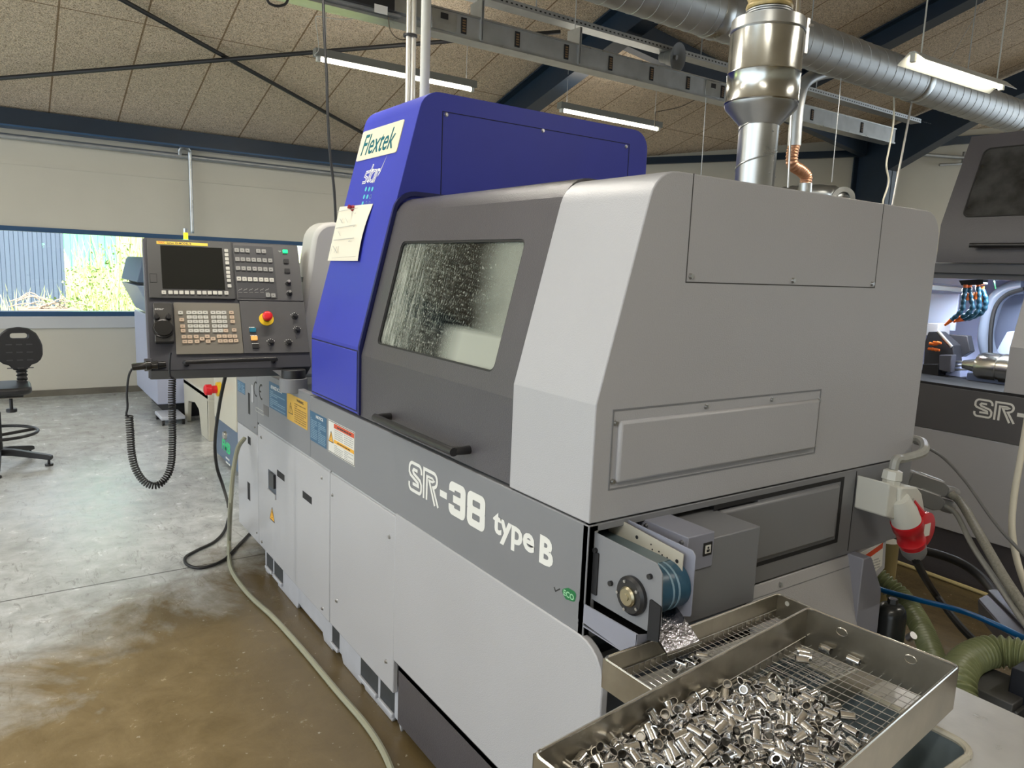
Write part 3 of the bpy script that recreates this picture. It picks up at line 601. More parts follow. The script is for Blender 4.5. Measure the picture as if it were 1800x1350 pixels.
# star wordmark : white outlined letters with inner blue lines and a swoosh
c0 = FB.uv(637.5, 318); c1 = FB.uv(669, 295); W_ = abs(c1[0]-c0[0])*1.02; H_ = W_*.40; U0 = c0[0]; V0 = (c0[1]+c1[1])/2-H_*.6
mb = MB(); h = H_; k = W_/4.2; sh = .3
def shp(pts): return [(U0+(x+sh*y/h*.0)+y*.30, V0+y) for x, y in pts]
mb.ribbon(FB, shp([(k*.95, h*.82), (k*.18, h*.82), (k*.12, h*.55), (k*.85, h*.42), (k*.8, h*.12), (0, h*.12)]), h*.19, .0004, .001)
mb.ribbon(FB, shp([(k*1.35, h*1.3), (k*1.35, h*.2), (k*1.75, h*.12)]), h*.19, .0004, .001); mb.ribbon(FB, shp([(k*1.0, h*.86), (k*2.0, h*.86)]), h*.2, .0004, .001)
mb.ribbon(FB, shp(circ(k*2.35, h*.48, h*.36, 12)), h*.18, .0004, .001, closed=True); mb.ribbon(FB, shp([(k*2.82, h*.9), (k*2.82, h*.0)]), h*.18, .0004, .001)
mb.ribbon(FB, shp([(k*3.25, h*.0), (k*3.25, h*.82), (k*3.75, h*.82)]), h*.18, .0004, .001)
mb.prism(FB, [(x, y) for x, y in shp([(k*3.7, h*.55), (k*3.9, h*.8), (k*4.2, h*1.7), (k*4.0, h*.6), (k*3.72, h*.35)])], .0004, .001)
mb.m = 1
mb.ribbon(FB, shp([(k*.95, h*.82), (k*.18, h*.82), (k*.12, h*.55), (k*.85, h*.42), (k*.8, h*.12), (0, h*.12)]), h*.045, .0011, .0014)
mb.ribbon(FB, shp([(k*1.35, h*1.25), (k*1.35, h*.2)]), h*.045, .0011, .0014); mb.ribbon(FB, shp(circ(k*2.35, h*.48, h*.36, 12)), h*.045, .0011, .0014, closed=True); mb.ribbon(FB, shp([(k*3.25, h*.0), (k*3.25, h*.82)]), h*.045, .0011, .0014)
part('wordmark', mb, [M_white, M_blue], tw, smooth=False, label='white outlined wordmark')
M_dot = mat('aqua_print', (0.10, 0.55, 0.62), 0.4)
for j, (py, xs) in enumerate(((332.5, (643.5, 649.2, 654.8)), (346, (640.2, 646.0, 651.5)), (358, (637.5, 643.5, 649)))):
    for i, px in enumerate(xs):
        c = FB.uv(px, py); mb = MB()
        if i < 3-j: mb.prism(FB, circ(c[0], c[1], .0085, 14, 1.1), .0004, .001)
        else: mb.frame(FB, circ(c[0], c[1], .0085, 14, 1.1), circ(c[0], c[1], .0070, 14, 1.1), .0004, .001)
        part('dot', mb, M_dot if i < 3-j else M_txtl, tw, label='aqua dot' if i < 3-j else 'faint outlined dot')

# --- charcoal sliding door with wet window
DP = rpoly([(.004, 1.072), (.004, 1.296), (.148, 1.862), (1.2, 1.855), (1.2, 1.072)], [0, .01, .085, 0, 0])
mb = MB()
# door skin: front built in the slope frame so that the window is a real opening
dsl = Vector((.144, 0, .566)).normalized(); FD = F((.004, 0, 1.296), (0, -1, 0), dsl, Vector((-dsl.z, 0, dsl.x)))
win = [FD.uv(*p) for p in ((706, 423), (923, 421), (868, 655), (663, 605))]
wu0 = (win[0][0]+win[3][0])/2; wu1 = (win[1][0]+win[2][0])/2; wv1 = (win[0][1]+win[1][1])/2; wv0 = (win[2][1]+win[3][1])/2
Ls = math.hypot(.144, .566); tr_ = Ls-.055
yl, yr = 1.283, .3195
outer = rpoly([(-yl, 0), (-yr, 0), (-yr, tr_), (-yl, tr_)], [.002, .002, .002, .002], 5); inner = rrect(wu0, wu1, wv0, wv1, .022, 5)
def order(P, c): return sorted(P, key=lambda p: math.atan2(p[1]-c[1], p[0]-c[0]))
def ringpts(u0, u1, v0, v1, ref):  # outer points facing each inner point
    cu, cv = (wu0+wu1)/2, (wv0+wv1)/2; out = []
    for (a, b_) in ref:
        uu = u1 if a > cu+(wu1-wu0)*.5-.0225 else (u0 if a < cu-(wu1-wu0)*.5+.0225 else a); vv = v1 if b_ > cv+(wv1-wv0)*.5-.0225 else (v0 if b_ < cv-(wv1-wv0)*.5+.0225 else b_)
        out.append((uu, vv))
    return out
mb.frame(FD, ringpts(-yl, -yr, 0, tr_, inner), inner, -.022, 0)
prof = [p for p in DP if p[1] > 1.296+.566*(tr_/Ls)-.004]
s0 = FD.p(0, tr_, 0)
top = [(s0.x, s0.z)] + [p for p in DP if p[1] > s0.z+.002 and p[0] < .6] + [(1.2, 1.852)]
inn = [(x+.02*(.9 if i < 4 else .3), z-.02*(.2 if i < 1 else .8)) for i, (x, z) in enumerate(top)]
mb.prism(FP, top+inn[::-1], yr, yl)
mb.prism(FP, [(.004, 1.072), (.004, 1.2965), (.026, 1.2925), (.026, 1.072)], yr, yl)
dr = part('sliding_door', mb, M_char, mc, bevel=.0, label='charcoal sliding door with window')
mb = MB(); mb.frame(FD, rrect(wu0, wu1, wv0, wv1, .022, 5), rrect(wu0+.006, wu1-.006, wv0+.006, wv1-.006, .018, 5), -.012, -.003); part('window_seal', mb, M_rub, dr)
# cut corner of the blue tower meets the door with a raised lip
mb = MB(); lip = rpoly([(-.004, 1.075), (-.004, 1.325), (.140, 1.888), (1.2, 1.880), (1.2, 1.868), (.150, 1.872), (.006, 1.315), (.006, 1.075)], [0, .01, .09, 0, 0, .08, .01, 0]); mb.prism(FP, lip, 1.284, 1.297); part('door_lip', mb, mat('deep_blue_paint', (0.012, 0.016, 0.10), 0.4), tw)
# wet glass
m, N, L, b = new_mat('wet_machine_glass'); tc = N.new('ShaderNodeTexCoord'); P = tc.outputs['Object']
mp = N.new('ShaderNodeMapping'); mp.inputs['Scale'].default_value = (3, 60, 3.2); L.new(P, mp.inputs[0]); st = noise(N, L, mp.outputs[0], 1.6, 6, 0.75, 0.4)
mp2 = N.new('ShaderNodeMapping'); mp2.inputs['Scale'].default_value = (1, 1, .7); L.new(P, mp2.inputs[0])
dr_ = noise(N, L, mp2.outputs[0], 150, 2, 0.6)
X, Y, Z = sep(N, L, P)
ly = mathn(N, L, 'DIVIDE', mathn(N, L, 'ADD', Y, 1.08), .9)     # 0 right .. 1 left of the pane
lz = mathn(N, L, 'DIVIDE', mathn(N, L, 'SUBTRACT', Z, 1.33), .37)
big = noise(N, L, P, 4.5, 2, .5)
left = mathn(N, L, 'MULTIPLY', mathn(N, L, 'SUBTRACT', ly, .72), 2.2)
streak = ramp(N, L, mathn(N, L, 'ADD', st, mathn(N, L, 'MULTIPLY', mathn(N, L, 'SUBTRACT', ly, .62), .42)), .56, .72)
drops = ramp(N, L, mathn(N, L, 'ADD', dr_, mathn(N, L, 'MULTIPLY', mathn(N, L, 'SUBTRACT', ly, .35), .10)), .60, .68)
hz = ramp(N, L, mathn(N, L, 'ADD', mathn(N, L, 'SUBTRACT', .62, ly), mathn(N, L, 'MULTIPLY', big, .35)), .42, .62)
film = mathn(N, L, 'MULTIPLY', hz, .30)
lowr = mathn(N, L, 'MULTIPLY', ramp(N, L, mathn(N, L, 'SUBTRACT', .62, ly), .10, .25), ramp(N, L, mathn(N, L, 'SUBTRACT', .34, lz), .0, .06)); lowr = mathn(N, L, 'MULTIPLY', lowr, .55)
amt = mathn(N, L, 'MAXIMUM', mathn(N, L, 'MULTIPLY', streak, .62), mathn(N, L, 'MAXIMUM', mathn(N, L, 'MULTIPLY', drops, .38), mathn(N, L, 'MAXIMUM', film, lowr)))
N.remove(b); tr = N.new('ShaderNodeBsdfTransparent'); tr.inputs[0].default_value = (.80, .84, .80, 1)
gl = N.new('ShaderNodeBsdfGlossy'); gl.inputs['Roughness'].default_value = .06; df = N.new('ShaderNodeBsdfDiffuse'); df.inputs[0].default_value = (.60, .62, .54, 1)
fn = N.new('ShaderNodeFresnel'); fn.inputs['IOR'].default_value = 1.5
m1 = N.new('ShaderNodeMixShader'); L.new(fn.outputs[0], m1.inputs[0]); L.new(tr.outputs[0], m1.inputs[1]); L.new(gl.outputs[0], m1.inputs[2])
m2 = N.new('ShaderNodeMixShader'); L.new(amt, m2.inputs[0]); L.new(m1.outputs[0], m2.inputs[1]); L.new(df.outputs[0], m2.inputs[2]); L.new(m2.outputs[0], N['Material Output'].inputs[0])
M_wet = m
mb = MB(); mb.rect(FD, wu0-.004, wu1+.004, wv0-.004, wv1+.004, -.014, -.010, .02); part('window_pane', mb, M_wet, dr, label='wet oil-splashed window pane', smooth=False)
# machine interior seen through the pane
M_in = mat('interior_grey', (0.20, 0.23, 0.21), 0.4)
mb = MB(); mb.box(.95, .97, .33, 1.27, 1.0, 1.84); cs_ = [(.05, 1.09), (.05, 1.28), (.195, 1.80), (.95, 1.80), (.95, 1.09)]; mb.prism(FP, cs_, .325, .345); mb.prism(FP, cs_, 1.26, 1.278); mb.box(.03, .95, .33, 1.27, 1.07, 1.09); it = part('work_chamber', mb, M_in, mc)
mb = MB(); mb.cyl((.52, 1.26, 1.42), (.52, 1.0, 1.42), .14, n=28); mb.cyl((.52, 1.0, 1.42), (.52, .9, 1.42), .07, .05, n=24); part('main_spindle', mb, mat('oily_steel', (.25, .25, .24), .3, 1.0), it)
mb = MB(); mb.box(.40, .70, .60, .95, 1.30, 1.72); mb.box(.34, .40, .66, .86, 1.34, 1.66); mb.cyl((.34, .76, 1.6), (.22, .80, 1.45), .025); part('tool_block', mb, mat('dark_tooling', (.03, .03, .035), .4), it, bevel=.006)
mb = MB(); mb.box(.3, .34, .78, .98, 1.27, 1.31); part('tool_tip', mb, mat('dull_red_tool', (.25, .04, .03), .4), it)
# handle
y0, y1 = 1.035, .525; zz = 1.118
mb = MB(); mb.tube([(.004, y0, zz), (-.028, y0, zz), (-.046, y0-.012, zz), (-.05, y0-.03, zz), (-.05, y1+.03, zz), (-.046, y1+.012, zz), (-.028, y1, zz), (.004, y1, zz)], .0125, 12, 4)
part('handle', mb, M_blk, dr, label='black tubular door handle')
# --- light grey end cover
BP = rpoly([(0, 1.066), (0, 1.336), (.138, 1.852), (1.39, 1.850), (1.388, 1.066)], [0, .01, .085, .085, 0])
mb = MB(); mb.prism(FP, BP, 0, .317); ec = part('end_cover', mb, M_light, mc, bevel=.003, label='light grey sheet-metal end cover')
def seam(fr, pts, parent, wd_=.0028, w=.0005, m_=None):
    mb = MB(); mb.ribbon(fr, pts, wd_, -.0005, w); part('seam', mb, m_ or mat('dark_seam', (.05, .05, .05), .6), parent, smooth=False)
seam(FE, [(.253, 1.852), (.253, 1.608), (1.052, 1.611), (1.052, 1.850)], ec)
screws(FE, [(.268, 1.622), (.658, 1.622), (1.037, 1.622)], ec)
mb = MB(); mb.frame(FE, [(.050, 1.137), (.838, 1.137), (.838, 1.323), (.050, 1.323)], [(.054, 1.141), (.834, 1.141), (.834, 1.319), (.054, 1.319)], -.001, .0012); part('recess_edge', mb, M_band, ec)
mb = MB(); mb.fb(FE, .068, .824, 1.153, 1.296, -.004, .011); part('access_panel', mb, M_light, ec, bevel=.008)
screws(FE, [(.060, 1.292), (.357, 1.308), (.615, 1.308), (.829, 1.292), (.062, 1.157), (.829, 1.160)], ec, r=.006)
# machine body behind door and tower
mb = MB(); mb.box(1.2, 1.385, .317, 1.297, 1.06, 1.85); mb.box(.35, 1.36, 1.79, 2.26, 1.06, 1.75); mb.box(.40, 1.36, 2.42, 2.98, 1.06, 1.30); part('rear_body', mb, M_light, mc)
# far cover with its own slanted front
CP = rpoly([(.075, 1.067), (.188, 1.812), (1.30, 1.812), (1.30, 1.067)], [0, .10, .05, 0])
mb = MB(); mb.prism(FP, CP, 2.26, 2.42); fc = part('far_cover', mb, mat('off_white_paint', (0.50, 0.49, 0.46), 0.45, bump=.1, bscale=400), mc, bevel=.02, label='off-white cover at the far end')
mb = MB(); q = F((.075, 0, 1.067), (0, -1, 0), Vector((.113, 0, .745)).normalized(), Vector((-.745, 0, .113)).normalized())
mb.fb(q, -2.36, -2.32, .46, .485, 0, .002); mb.fb(q, -2.36, -2.33, .41, .44, 0, .002); part('switch', mb, M_blk, fc)
# lower end panels
FLP = F((0, 0, .785), (1, 0, 0), (0, .24, .97), (0, -.97, .24)); mb = MB(); mb.prism(FLP, [(.60, 0), (.60, -.50), (1.08, -.50), (1.08, 0)], -.02, .0); lp = part('lower_end_panel', mb, M_light, mc, bevel=.003)
mb = MB(); mb.prism(FE, rpoly([(1.075, .30), (1.105, .30), (1.22, .30), (1.205, .66), (1.12, .79), (1.075, .79)], [0, 0, 0, .05, .02, 0]), -.03, .05); part('bracket_panel', mb, mat('lavender_grey_paint', (.27, .28, .34), .4), mc, bevel=.003)
mb = MB(); mb.prism(FE, [(1.10, .60), (1.215, .635), (1.318, .69), (1.305, .80), (1.10, .785)], -.02, -.005); gp = part('guard_plate', mb, M_light, mc, bevel=.003)
mb = MB(); pz = F((0, .005, 0), (1, 0, 0), (0, 0, 1), (0, -1, 0)); mb.prism(pz, [(1.14, .775), (1.285, .788), (1.295, .705), (1.16, .655)], 0, .0012); mb.m = 1; mb.prism(pz, [(1.18, .762), (1.283, .786), (1.284, .767), (1.18, .742)], .0012, .0018); mb.m = 2; textlines(mb, pz, 1.18, 1.28, .70, .74, 4, .0012, seed=33); mb.m = 3; mb.prism(pz, circ(1.16, .735, .008, 8), .0012, .0018)
part('label', mb, [M_stkwht, M_stkred, M_inkg, M_ink], gp, smooth=False, label='white warning label with red bar')
seam(FLP, [(.60, -.035), (1.08, -.035)], lp, m_=M_band); screws(FLP, [(.73, -.02)], lp)
# dark slate underbody below the conveyor
mb = MB(); mb.box(.03, .60, .06, .30, .30, .80); mb.box(.03, .60, .03, .10, .69, .72); part('underbody', mb, M_dkbl, mc)
mb = MB(); mb.box(.03, .6, .30, .31, .3, 1.06); mb.box(.03, .6, .02, .3, 1.045, 1.06); part('conveyor_bay', mb, M_gap, mc)

# --- parts conveyor
cv = thing('parts_conveyor', (.1, -.1, .83), None, None) ; cv.location = (0, 0, 0); cv.parent = mc; cv.location = Vector((0, 0, 0))
def cpart(n, mb, m_, **k): return part(n, mb, m_, cv, **k)
SP = F((.02, 0, 0), (0, -1, 0), (0, 0, 1), (-1, 0, 0))
mb = MB(); mb.prism(SP, rpoly([(-.05, 1.045), (.190, 1.040), (.208, 1.022), (.215, .912), (.175, .885), (.128, .885), (-.05, .885)], .004, 2), -.003, 0); cpart('side_plate', mb, M_band, bevel=.001)
mb = MB(); mb.prism(SP, rpoly([(-.02, .90), (.018, .90), (.018, 1.0), (-.02, 1.0)], .002, 2), .0, .003); cpart('bracket', mb, M_gap, label='black bracket at the machine end')
mb = MB(); mb.prism(SP, rpoly([(.182, .870), (.214, .878), (.214, .955), (.182, .960)], .003, 2), .0, .004); cpart('bracket', mb, M_gap, label='black bracket at the outer end')
c = SP.uv(1113, 1046)
mb = MB(); a = SP.p(c[0], c[1], 0); o = Vector((-1, 0, 0))
mb.lathe(a, a+o*.014, [(0, .042), (.6, .042), (1, .036)], 28); cpart('bearing_flange', mb, M_blk)
mb = MB(); mb.lathe(a+o*.014, a+o*.022, [(0, .022), (.5, .022), (1, .018)], 24); mb.lathe(a+o*.0221, a+o*.024, [(0, .008), (1, .008)], 16); cpart('bearing', mb, mat('brassy_steel', (.5, .46, .33), .3, 1.0))
for i in range(5):
    t = math.radians(40+72*i); mb = MB(); q_ = a+Vector((0, -.032*math.cos(t), .032*math.sin(t))); mb.cyl(q_+o*.010, q_+o*.018, .0035, n=8); cpart('bolt', mb, M_screw)
for px, py in ((1144, 1013), (1075, 1025), (1048, 967)):
    u, v = SP.uv(px, py); mb = MB(); mb.cyl(SP.p(u, v, 0), SP.p(u, v, .007), .006, n=8); cpart('bolt', mb, M_blk)
mb = MB(); n_ = 20; x0, x1 = .024, .118                         # belt and roller
mb.cyl((x0, -.150, .963), (x1, -.150, .963), .052, n=32); cpart('roller', mb, mat('blue_roller_rubber', (.03, .10, .17), .35, noise=.3, nscale=25))
mb = MB(); mb.box(x0, x1, -.150, .3, 1.012, 1.016); cpart('belt', mb, mat('grey_blue_belt', (.12, .17, .20), .4, noise=.2, nscale=20))
mb = MB()
for x in (.065, .082): mb.lathe((x-.001, -.150, .963), (x+.004, -.150, .963), [(0, .053), (1, .053)], 32)
cpart('belt_print', mb, M_txtl)
G2 = F((.120, 0, 0), (0, -1, 0), (0, 0, 1), (-1, 0, 0))
mb = MB(); mb.prism(G2, rpoly([(-.1, 1.060), (.196, 1.050), (.205, 1.040), (.205, .905), (.18, .895), (-.1, .895)], .006, 3), -.003, 0); cpart('side_plate', mb, mat('lavender_grey_paint', (.27, .28, .34), .4), bevel=.001)
mb = MB(); mb.prism(G2, [(-.05, 1.058), (.184, 1.040), (.184, .987), (-.05, 1.005)], .012, .014); gd = cpart('guide_rail', mb, mat('pale_steel_guide', (.66, .62, .52), .35, .3))
for u, v, r in ((.168, 1.019, .0045), (.045, 1.032, .0045), (.125, 1.018, .002), (.115, 1.022, .002), (.14, 1.017, .002), (.095, 1.020, .002), (.09, 1.030, .002)):
    mb = MB(); mb.prism(G2, circ(u, v, r, 8), .014, .0146); part('hole', mb, M_gap, gd) if False else cpart('rail_hole', mb, M_gap)
mb = MB(); mb.prism(F((.12, 0, 0), (0, -1, 0), (0, 0, 1), (-1, 0, 0)), [(.158, .915), (.205, .885), (.235, .862), (.235, .858), (.158, .905)], .0, .098); cpart('discharge_chute', mb, mat('scuffed_steel', (.30, .30, .32), .22, 1.0, noise=.6, nscale=60, bump=.5, bscale=160))
mb = MB(); mb.cyl((.022, -.236, .861), (.122, -.236, .861), .003, n=8); cpart('chute_lip', mb, M_inoxr)
# oily drip pan full of black swarf
mb = MB()
PS = F((.0, 0, 0), (0, -1, 0), (0, 0, 1), (-1, 0, 0))
mb.prism(PS, [(-.02, .833), (.166, .822), (.170, .880), (-.02, .876)], -.003, 0); mb.box(.0, .13, -.170, .02, .822, .825); mb.prism(F((0, -.170, 0), (1, 0, 0), (0, 0, 1), (0, -1, 0)), [(0, .822), (.13, .822), (.13, .850), (0, .879)], -.003, 0)
cpart('drip_pan', mb, mat('lavender_grey_paint', (.27, .28, .34), .4))
mb = MB(); mb.box(.003, .12, -.168, .02, .826, .858); cpart('oily_swarf', mb, mat('black_oily_swarf', (.012, .012, .012), .12, noise=.8, nscale=220, bump=1.0, bscale=260), kind='stuff')
# motor box of the conveyor
mb = MB(); mb.box(.176, .435, -.132, .30, .836, 1.03); mo = cpart('motor_box', mb, M_band, bevel=.003)
mb = MB(); mb.box(.174, .262, -.136, .02, .965, 1.048); cpart('switch_box', mb, mat('lavender_grey_paint', (.27, .28, .34), .4), bevel=.002)
FSB = F((0, -.136, 0), (1, 0, 0), (0, 0, 1), (0, -1, 0)); mb = MB(); mb.fb(FSB, .226, .254, .995, 1.026, 0, .002); mb.m = 1; mb.fb(FSB, .231, .249, 1.001, 1.020, .002, .003); mb.m = 2; mb.fb(FSB, .235, .245, 1.004, 1.010, .003, .0034); mb.prism(FSB, circ(.24, 1.014, .003, 8), .003, .0034)
cpart('pictogram', mb, [M_blk, M_stkwht, M_ink], label='small black framed pictogram')
screws(F((.174, 0, 0), (0, -1, 0), (0, 0, 1), (-1, 0, 0)), [(.006, 1.036), (.118, 1.032)], cv, r=.005)
# ---------------------------------------------------------------- control pendant
PU = Vector((math.cos(.12), -math.sin(.12), 0)); PV0 = Vector((0.034, 0.474, 0.88)); PV = (PV0-PU*PV0.dot(PU)).normalized(); PN = PU.cross(PV).normalized()
if PN.y > 0: PN = -PN
FPn = F((0.080, 2.02, 1.153), PU, PV, PN)
def pc(cx, cy): return FPn.uv(220+cx/5.191, 400+cy/5.191)        # a point of the enlarged pendant photo on its face
tl, tr2, br_, bl = pc(150, 85), pc(1555, 150), pc(1695, 1130), pc(240, 1250)
uL, uR = -.652, .002; vT = .620; vB = .0
pd = thing('operator_pendant', FPn.p(-.32, 0, -.12), 'dark grey control panel with screen, keypad and red stop button beside the blue tower', 'control panel')
M_pan = mat('panel_grey', (0.082, 0.080, 0.082), 0.42, noise=.1, nscale=10); M_pan2 = mat('panel_dark_edge', (0.034, 0.035, 0.044), 0.45)
mb = MB(); mb.rect(FPn, uL, uR, pc(900, 1290)[1], vT, -.11, -.004, .008); part('housing', mb, M_pan2, pd, bevel=.003)
mb = MB(); mb.fb(FPn, uL-.004, uL+.0, pc(900, 1290)[1]+.004, vT-.002, -.10, -.006); part('side_cover', mb, mat('lavender_edge', (.10, .10, .13), .4), pd)
# upper bezel with screen
vs_ = pc(600, 652)[1]
mb = MB(); mb.rect(FPn, uL+.012, pc(985, 400)[0], vs_, vT-.008, -.006, .006, .006); bz = part('screen_bezel', mb, mat('bezel_grey', (.055, .055, .055), .4), pd, bevel=.002)
mb = MB(); mb.rect(FPn, pc(1000, 400)[0], uR-.002, vs_-.004, vT-.010, -.006, .004, .006); ub = part('button_plate', mb, M_pan, pd, bevel=.002)
def R4(cx0, cy0, cx1, cy1): a = pc(cx0, cy0); b_ = pc(cx1, cy1); return min(a[0], b_[0]), max(a[0], b_[0]), min(a[1], b_[1]), max(a[1], b_[1])
s0_, s1_ = pc(330, 372)[0], pc(895, 372)[0]; sv0, sv1 = pc(620, 568)[1], pc(600, 182)[1]
M_scr = mat('dark_screen', (.012, .013, .012), .12)
mb = MB(); mb.fb(FPn, s0_, s1_, sv0, sv1, .006, .0075); part('screen', mb, M_scr, bz)
mb = MB(); mb.fb(FPn, pc(285, 140)[0], pc(750, 140)[0], pc(500, 166)[1], pc(500, 140)[1], .006, .0075); mb.m = 1
mb.text(FPn, 'FANUC', pc(298, 140)[0], pc(500, 160)[1], .010, w0=.0076, width=.028, bold=.02); mb.m = 2; mb.text(FPn, 'Series 32i-MODEL B', pc(378, 140)[0], pc(500, 160)[1], .009, w0=.0076, width=.098, bold=.02)
part('name_strip', mb, [mat('signal_yellow_print', (.85, .62, .06), .4), M_stkred, M_ink], bz, smooth=False, label='yellow name strip')
M_key = mat('key_ivory', (.55, .54, .48), .5); M_keyo = mat('key_peach', (.55, .42, .30), .5); M_keyg = mat('key_grey', (.30, .30, .28), .5)
def key(fr, cx, cy, w, h, parent, m_, w0=.006, t=.005, nm='key', mark=True):
    u, v = pc(cx, cy); mb = MB(); mb.rect(fr, u-w/2, u+w/2, v-h/2, v+h/2, w0, w0+t, .002, ); mb.m = 1
    if mark: mb.fb(fr, u-w*.2, u+w*.16, v-h*.06, v+h*.06, w0+t, w0+t+.0003)
    return part(nm, mb, [m_, M_ink], parent, smooth=False)
for i in range(12): key(FPn, [352, 413, 462, 512, 562, 612, 674, 722, 770, 818, 865, 922][i], 600+i*.5, .0165, .0165, bz, M_key, nm='soft_key', mark=i in (0, 11))
for i in range(9): key(FPn, [920, 923, 926, 930, 934, 937, 940, 944, 950][i], [220, 257, 295, 332, 382, 418, 455, 492, 541][i], .0155, .0155, bz, M_key, nm='soft_key', mark=False)
for cx, cy in ((250, 465),): 
    a = R4(222, 425, 293, 508); mb = MB(); mb.frame(FPn, [(a[0], a[2]), (a[1], a[2]), (a[1], a[3]), (a[0], a[3])], [(a[0]+.002, a[2]+.002), (a[1]-.002, a[2]+.002), (a[1]-.002, a[3]-.002), (a[0]+.002, a[3]-.002)], .006, .007); part('card_slot', mb, M_gap, bz)
# button field on the right
a = R4(985, 185, 1370, 640); mb = MB(); mb.rect(FPn, pc(975, 180)[0]+.006, pc(1365, 400)[0], pc(1100, 648)[1], pc(1150, 175)[1], .004, .006, .006); bfld = part('button_field', mb, mat('field_grey', (.045, .045, .05), .4), ub)
rows = [(218, [1015, 1065, 1113, None, 1213, 1262]), (300, [1022, 1071, 1121, 1170, 1219, 1270, 1320]), (382, [1028, 1078, 1127, 1178, 1227, 1277, 1327]), (478, [1036, 1086, 1136, 1186, 1238, 1286, 1334]), (618, [None, None, None, None, None, 1301, 1349])]
for cy, xs in rows:
    for i, cx in enumerate(xs):
        if cx: key(FPn, cx, cy+i*2.0-2, .0185, .0195, bfld, M_key if cy == 478 else M_keyg, nm='button', w0=.006)
for i, cx in enumerate((1048, 1095, 1145, 1195, 1245, 1293)):
    u, v = pc(cx, 572); mb = MB(); mb.ribbon(FPn, [(u-.008, v-.006), (u-.003, v), (u+.003, v), (u+.008, v+.006)], .0022, .006, .007); mb.ribbon(FPn, [(u-.008, v-.014), (u+.008, v-.014)], .0018, .006, .007)
    part('rapid_mark', mb, M_keyg, bfld, smooth=False)
def lamp_mat(n, c, e): return mat(n, c, .4, emit=c, estr=e)
u, v = pc(1457, 225); mb = MB(); mb.rect(FPn, u-.011, u+.011, v-.008, v+.008, .004, .010, .002); part('power_lamp', mb, lamp_mat('green_lamp', (.0, .75, .22), 1.2), ub, label='lit green button')
mb = MB(); mb.prism(FPn, [(u-.032, v+.004), (u-.016, v+.004), (u-.024, v-.005)], .004, .0046); part('arrow_mark', mb, M_keyg, ub)
for cx, cy in ((1467, 315), (1476, 402)):
    u, v = pc(cx, cy); mb = MB(); mb.rect(FPn, u-.012, u+.012, v-.011, v+.011, .004, .009, .002); part('blank_button', mb, M_blk, ub)
def knob(cx, cy, r, parent, metal=False, ring=True, nm='selector_knob'):
    u, v = pc(cx, cy); mb = MB(); a = FPn.p(u, v, .004)
    mb.lathe(a, a+FPn.N*.02, [(0, r*1.15), (.2, r*1.15), (.25, r*.8), (1, r*.72)], 20)
    if metal: mb.m = 1; mb.lathe(a+FPn.N*.0201, a+FPn.N*.024, [(0, r*.62), (1, r*.55)], 16); mb.fb(FPn, u-.002, u+.002, v-r*.5, v+r*.5, .028, .030)
    mb.m = 1
    k = part(nm, mb, [M_blk, M_screw], parent)
    if ring:
        for t in range(5):
            x = math.radians(150-t*30); mb = MB(); mb.fb(FPn, u+r*1.5*math.cos(x)-.0015, u+r*1.5*math.cos(x)+.0015, v+r*1.5*math.sin(x)-.0015, v+r*1.5*math.sin(x)+.0015, .004, .0046); part('scale_mark', mb, M_white, k)
    return k
knob(1486, 512, .0115, ub, True, False, 'key_switch'); knob(1496, 606, .0115, ub, True, False, 'key_switch')
# lower keypad plate and control plate
mb = MB(); mb.rect(FPn, pc(452, 900)[0], pc(1058, 900)[0], pc(780, 1155)[1], pc(700, 690)[1], -.006, .004, .003); kp = part('keypad', mb, mat('keypad_bronze_grey', (.20, .185, .155), .38, .3), pd, bevel=.001)
mb = MB(); mb.rect(FPn, pc(1062, 900)[0], uR-.002, pc(1400, 1145)[1], pc(1300, 675)[1], -.006, .003, .003); cp_ = part('control_plate', mb, M_pan, pd, bevel=.001)
main = [(x, y) for r_, y in enumerate((783, 824, 864, 905, 947)) for x in (580+r_*4.6, 630+r_*4.6, 680+r_*4.6, 730+r_*4.6, 800+r_*4.6, 850+r_*4.6, 898+r_*4.6)]
for i, (x, y) in enumerate(main): key(FPn, x, y, .0195, .0155, kp, M_keyo if i == 34 else M_key, w0=.004)
for x, y, o in ((504, 784, 0), (515, 848, 1), (524, 907, 1), (528, 948, 1), (967, 783, 1), (973, 824, 1), (979, 864, 1), (993, 941, 1),
    (536, 1004, 1), (588, 1004, 1), (647, 1002, 1), (748, 1000, 1), (856, 999, 1), (905, 998, 1), (953, 998, 1), (1000, 998, 1), (543, 1047, 1), (594, 1047, 1), (655, 1045, 1), (701, 1022, 1), (756, 1043, 1), (801, 1021, 1), (866, 1041, 1), (914, 1040, 1), (962, 1040, 1), (1010, 1038, 1)):
    key(FPn, x, y, .0185, .0155, kp, M_keyo if o else M_key, w0=.004)
u, v = pc(1288, 838); mb = MB(); mb.lathe(FPn.p(u, v, .003), FPn.p(u, v, .006), [(0, .032), (1, .031)], 28); es = part('stop_button_ring', mb, M_yel, cp_, label='yellow ring under the emergency stop')
a = FPn.p(u, v, .006); mb = MB(); mb.lathe(a, a+FPn.N*.022, [(0, .014), (1, .015)], 20); part('stop_button_neck', mb, M_blk, cp_)
mb = MB(); mb.lathe(a+FPn.N*.022, a+FPn.N*.042, [(0, .018), (.15, .0215), (.7, .0215), (.92, .018), (1, .012)], 28); part('stop_button', mb, mat('signal_red', (.72, .012, .02), .35), cp_, label='red mushroom emergency stop button')
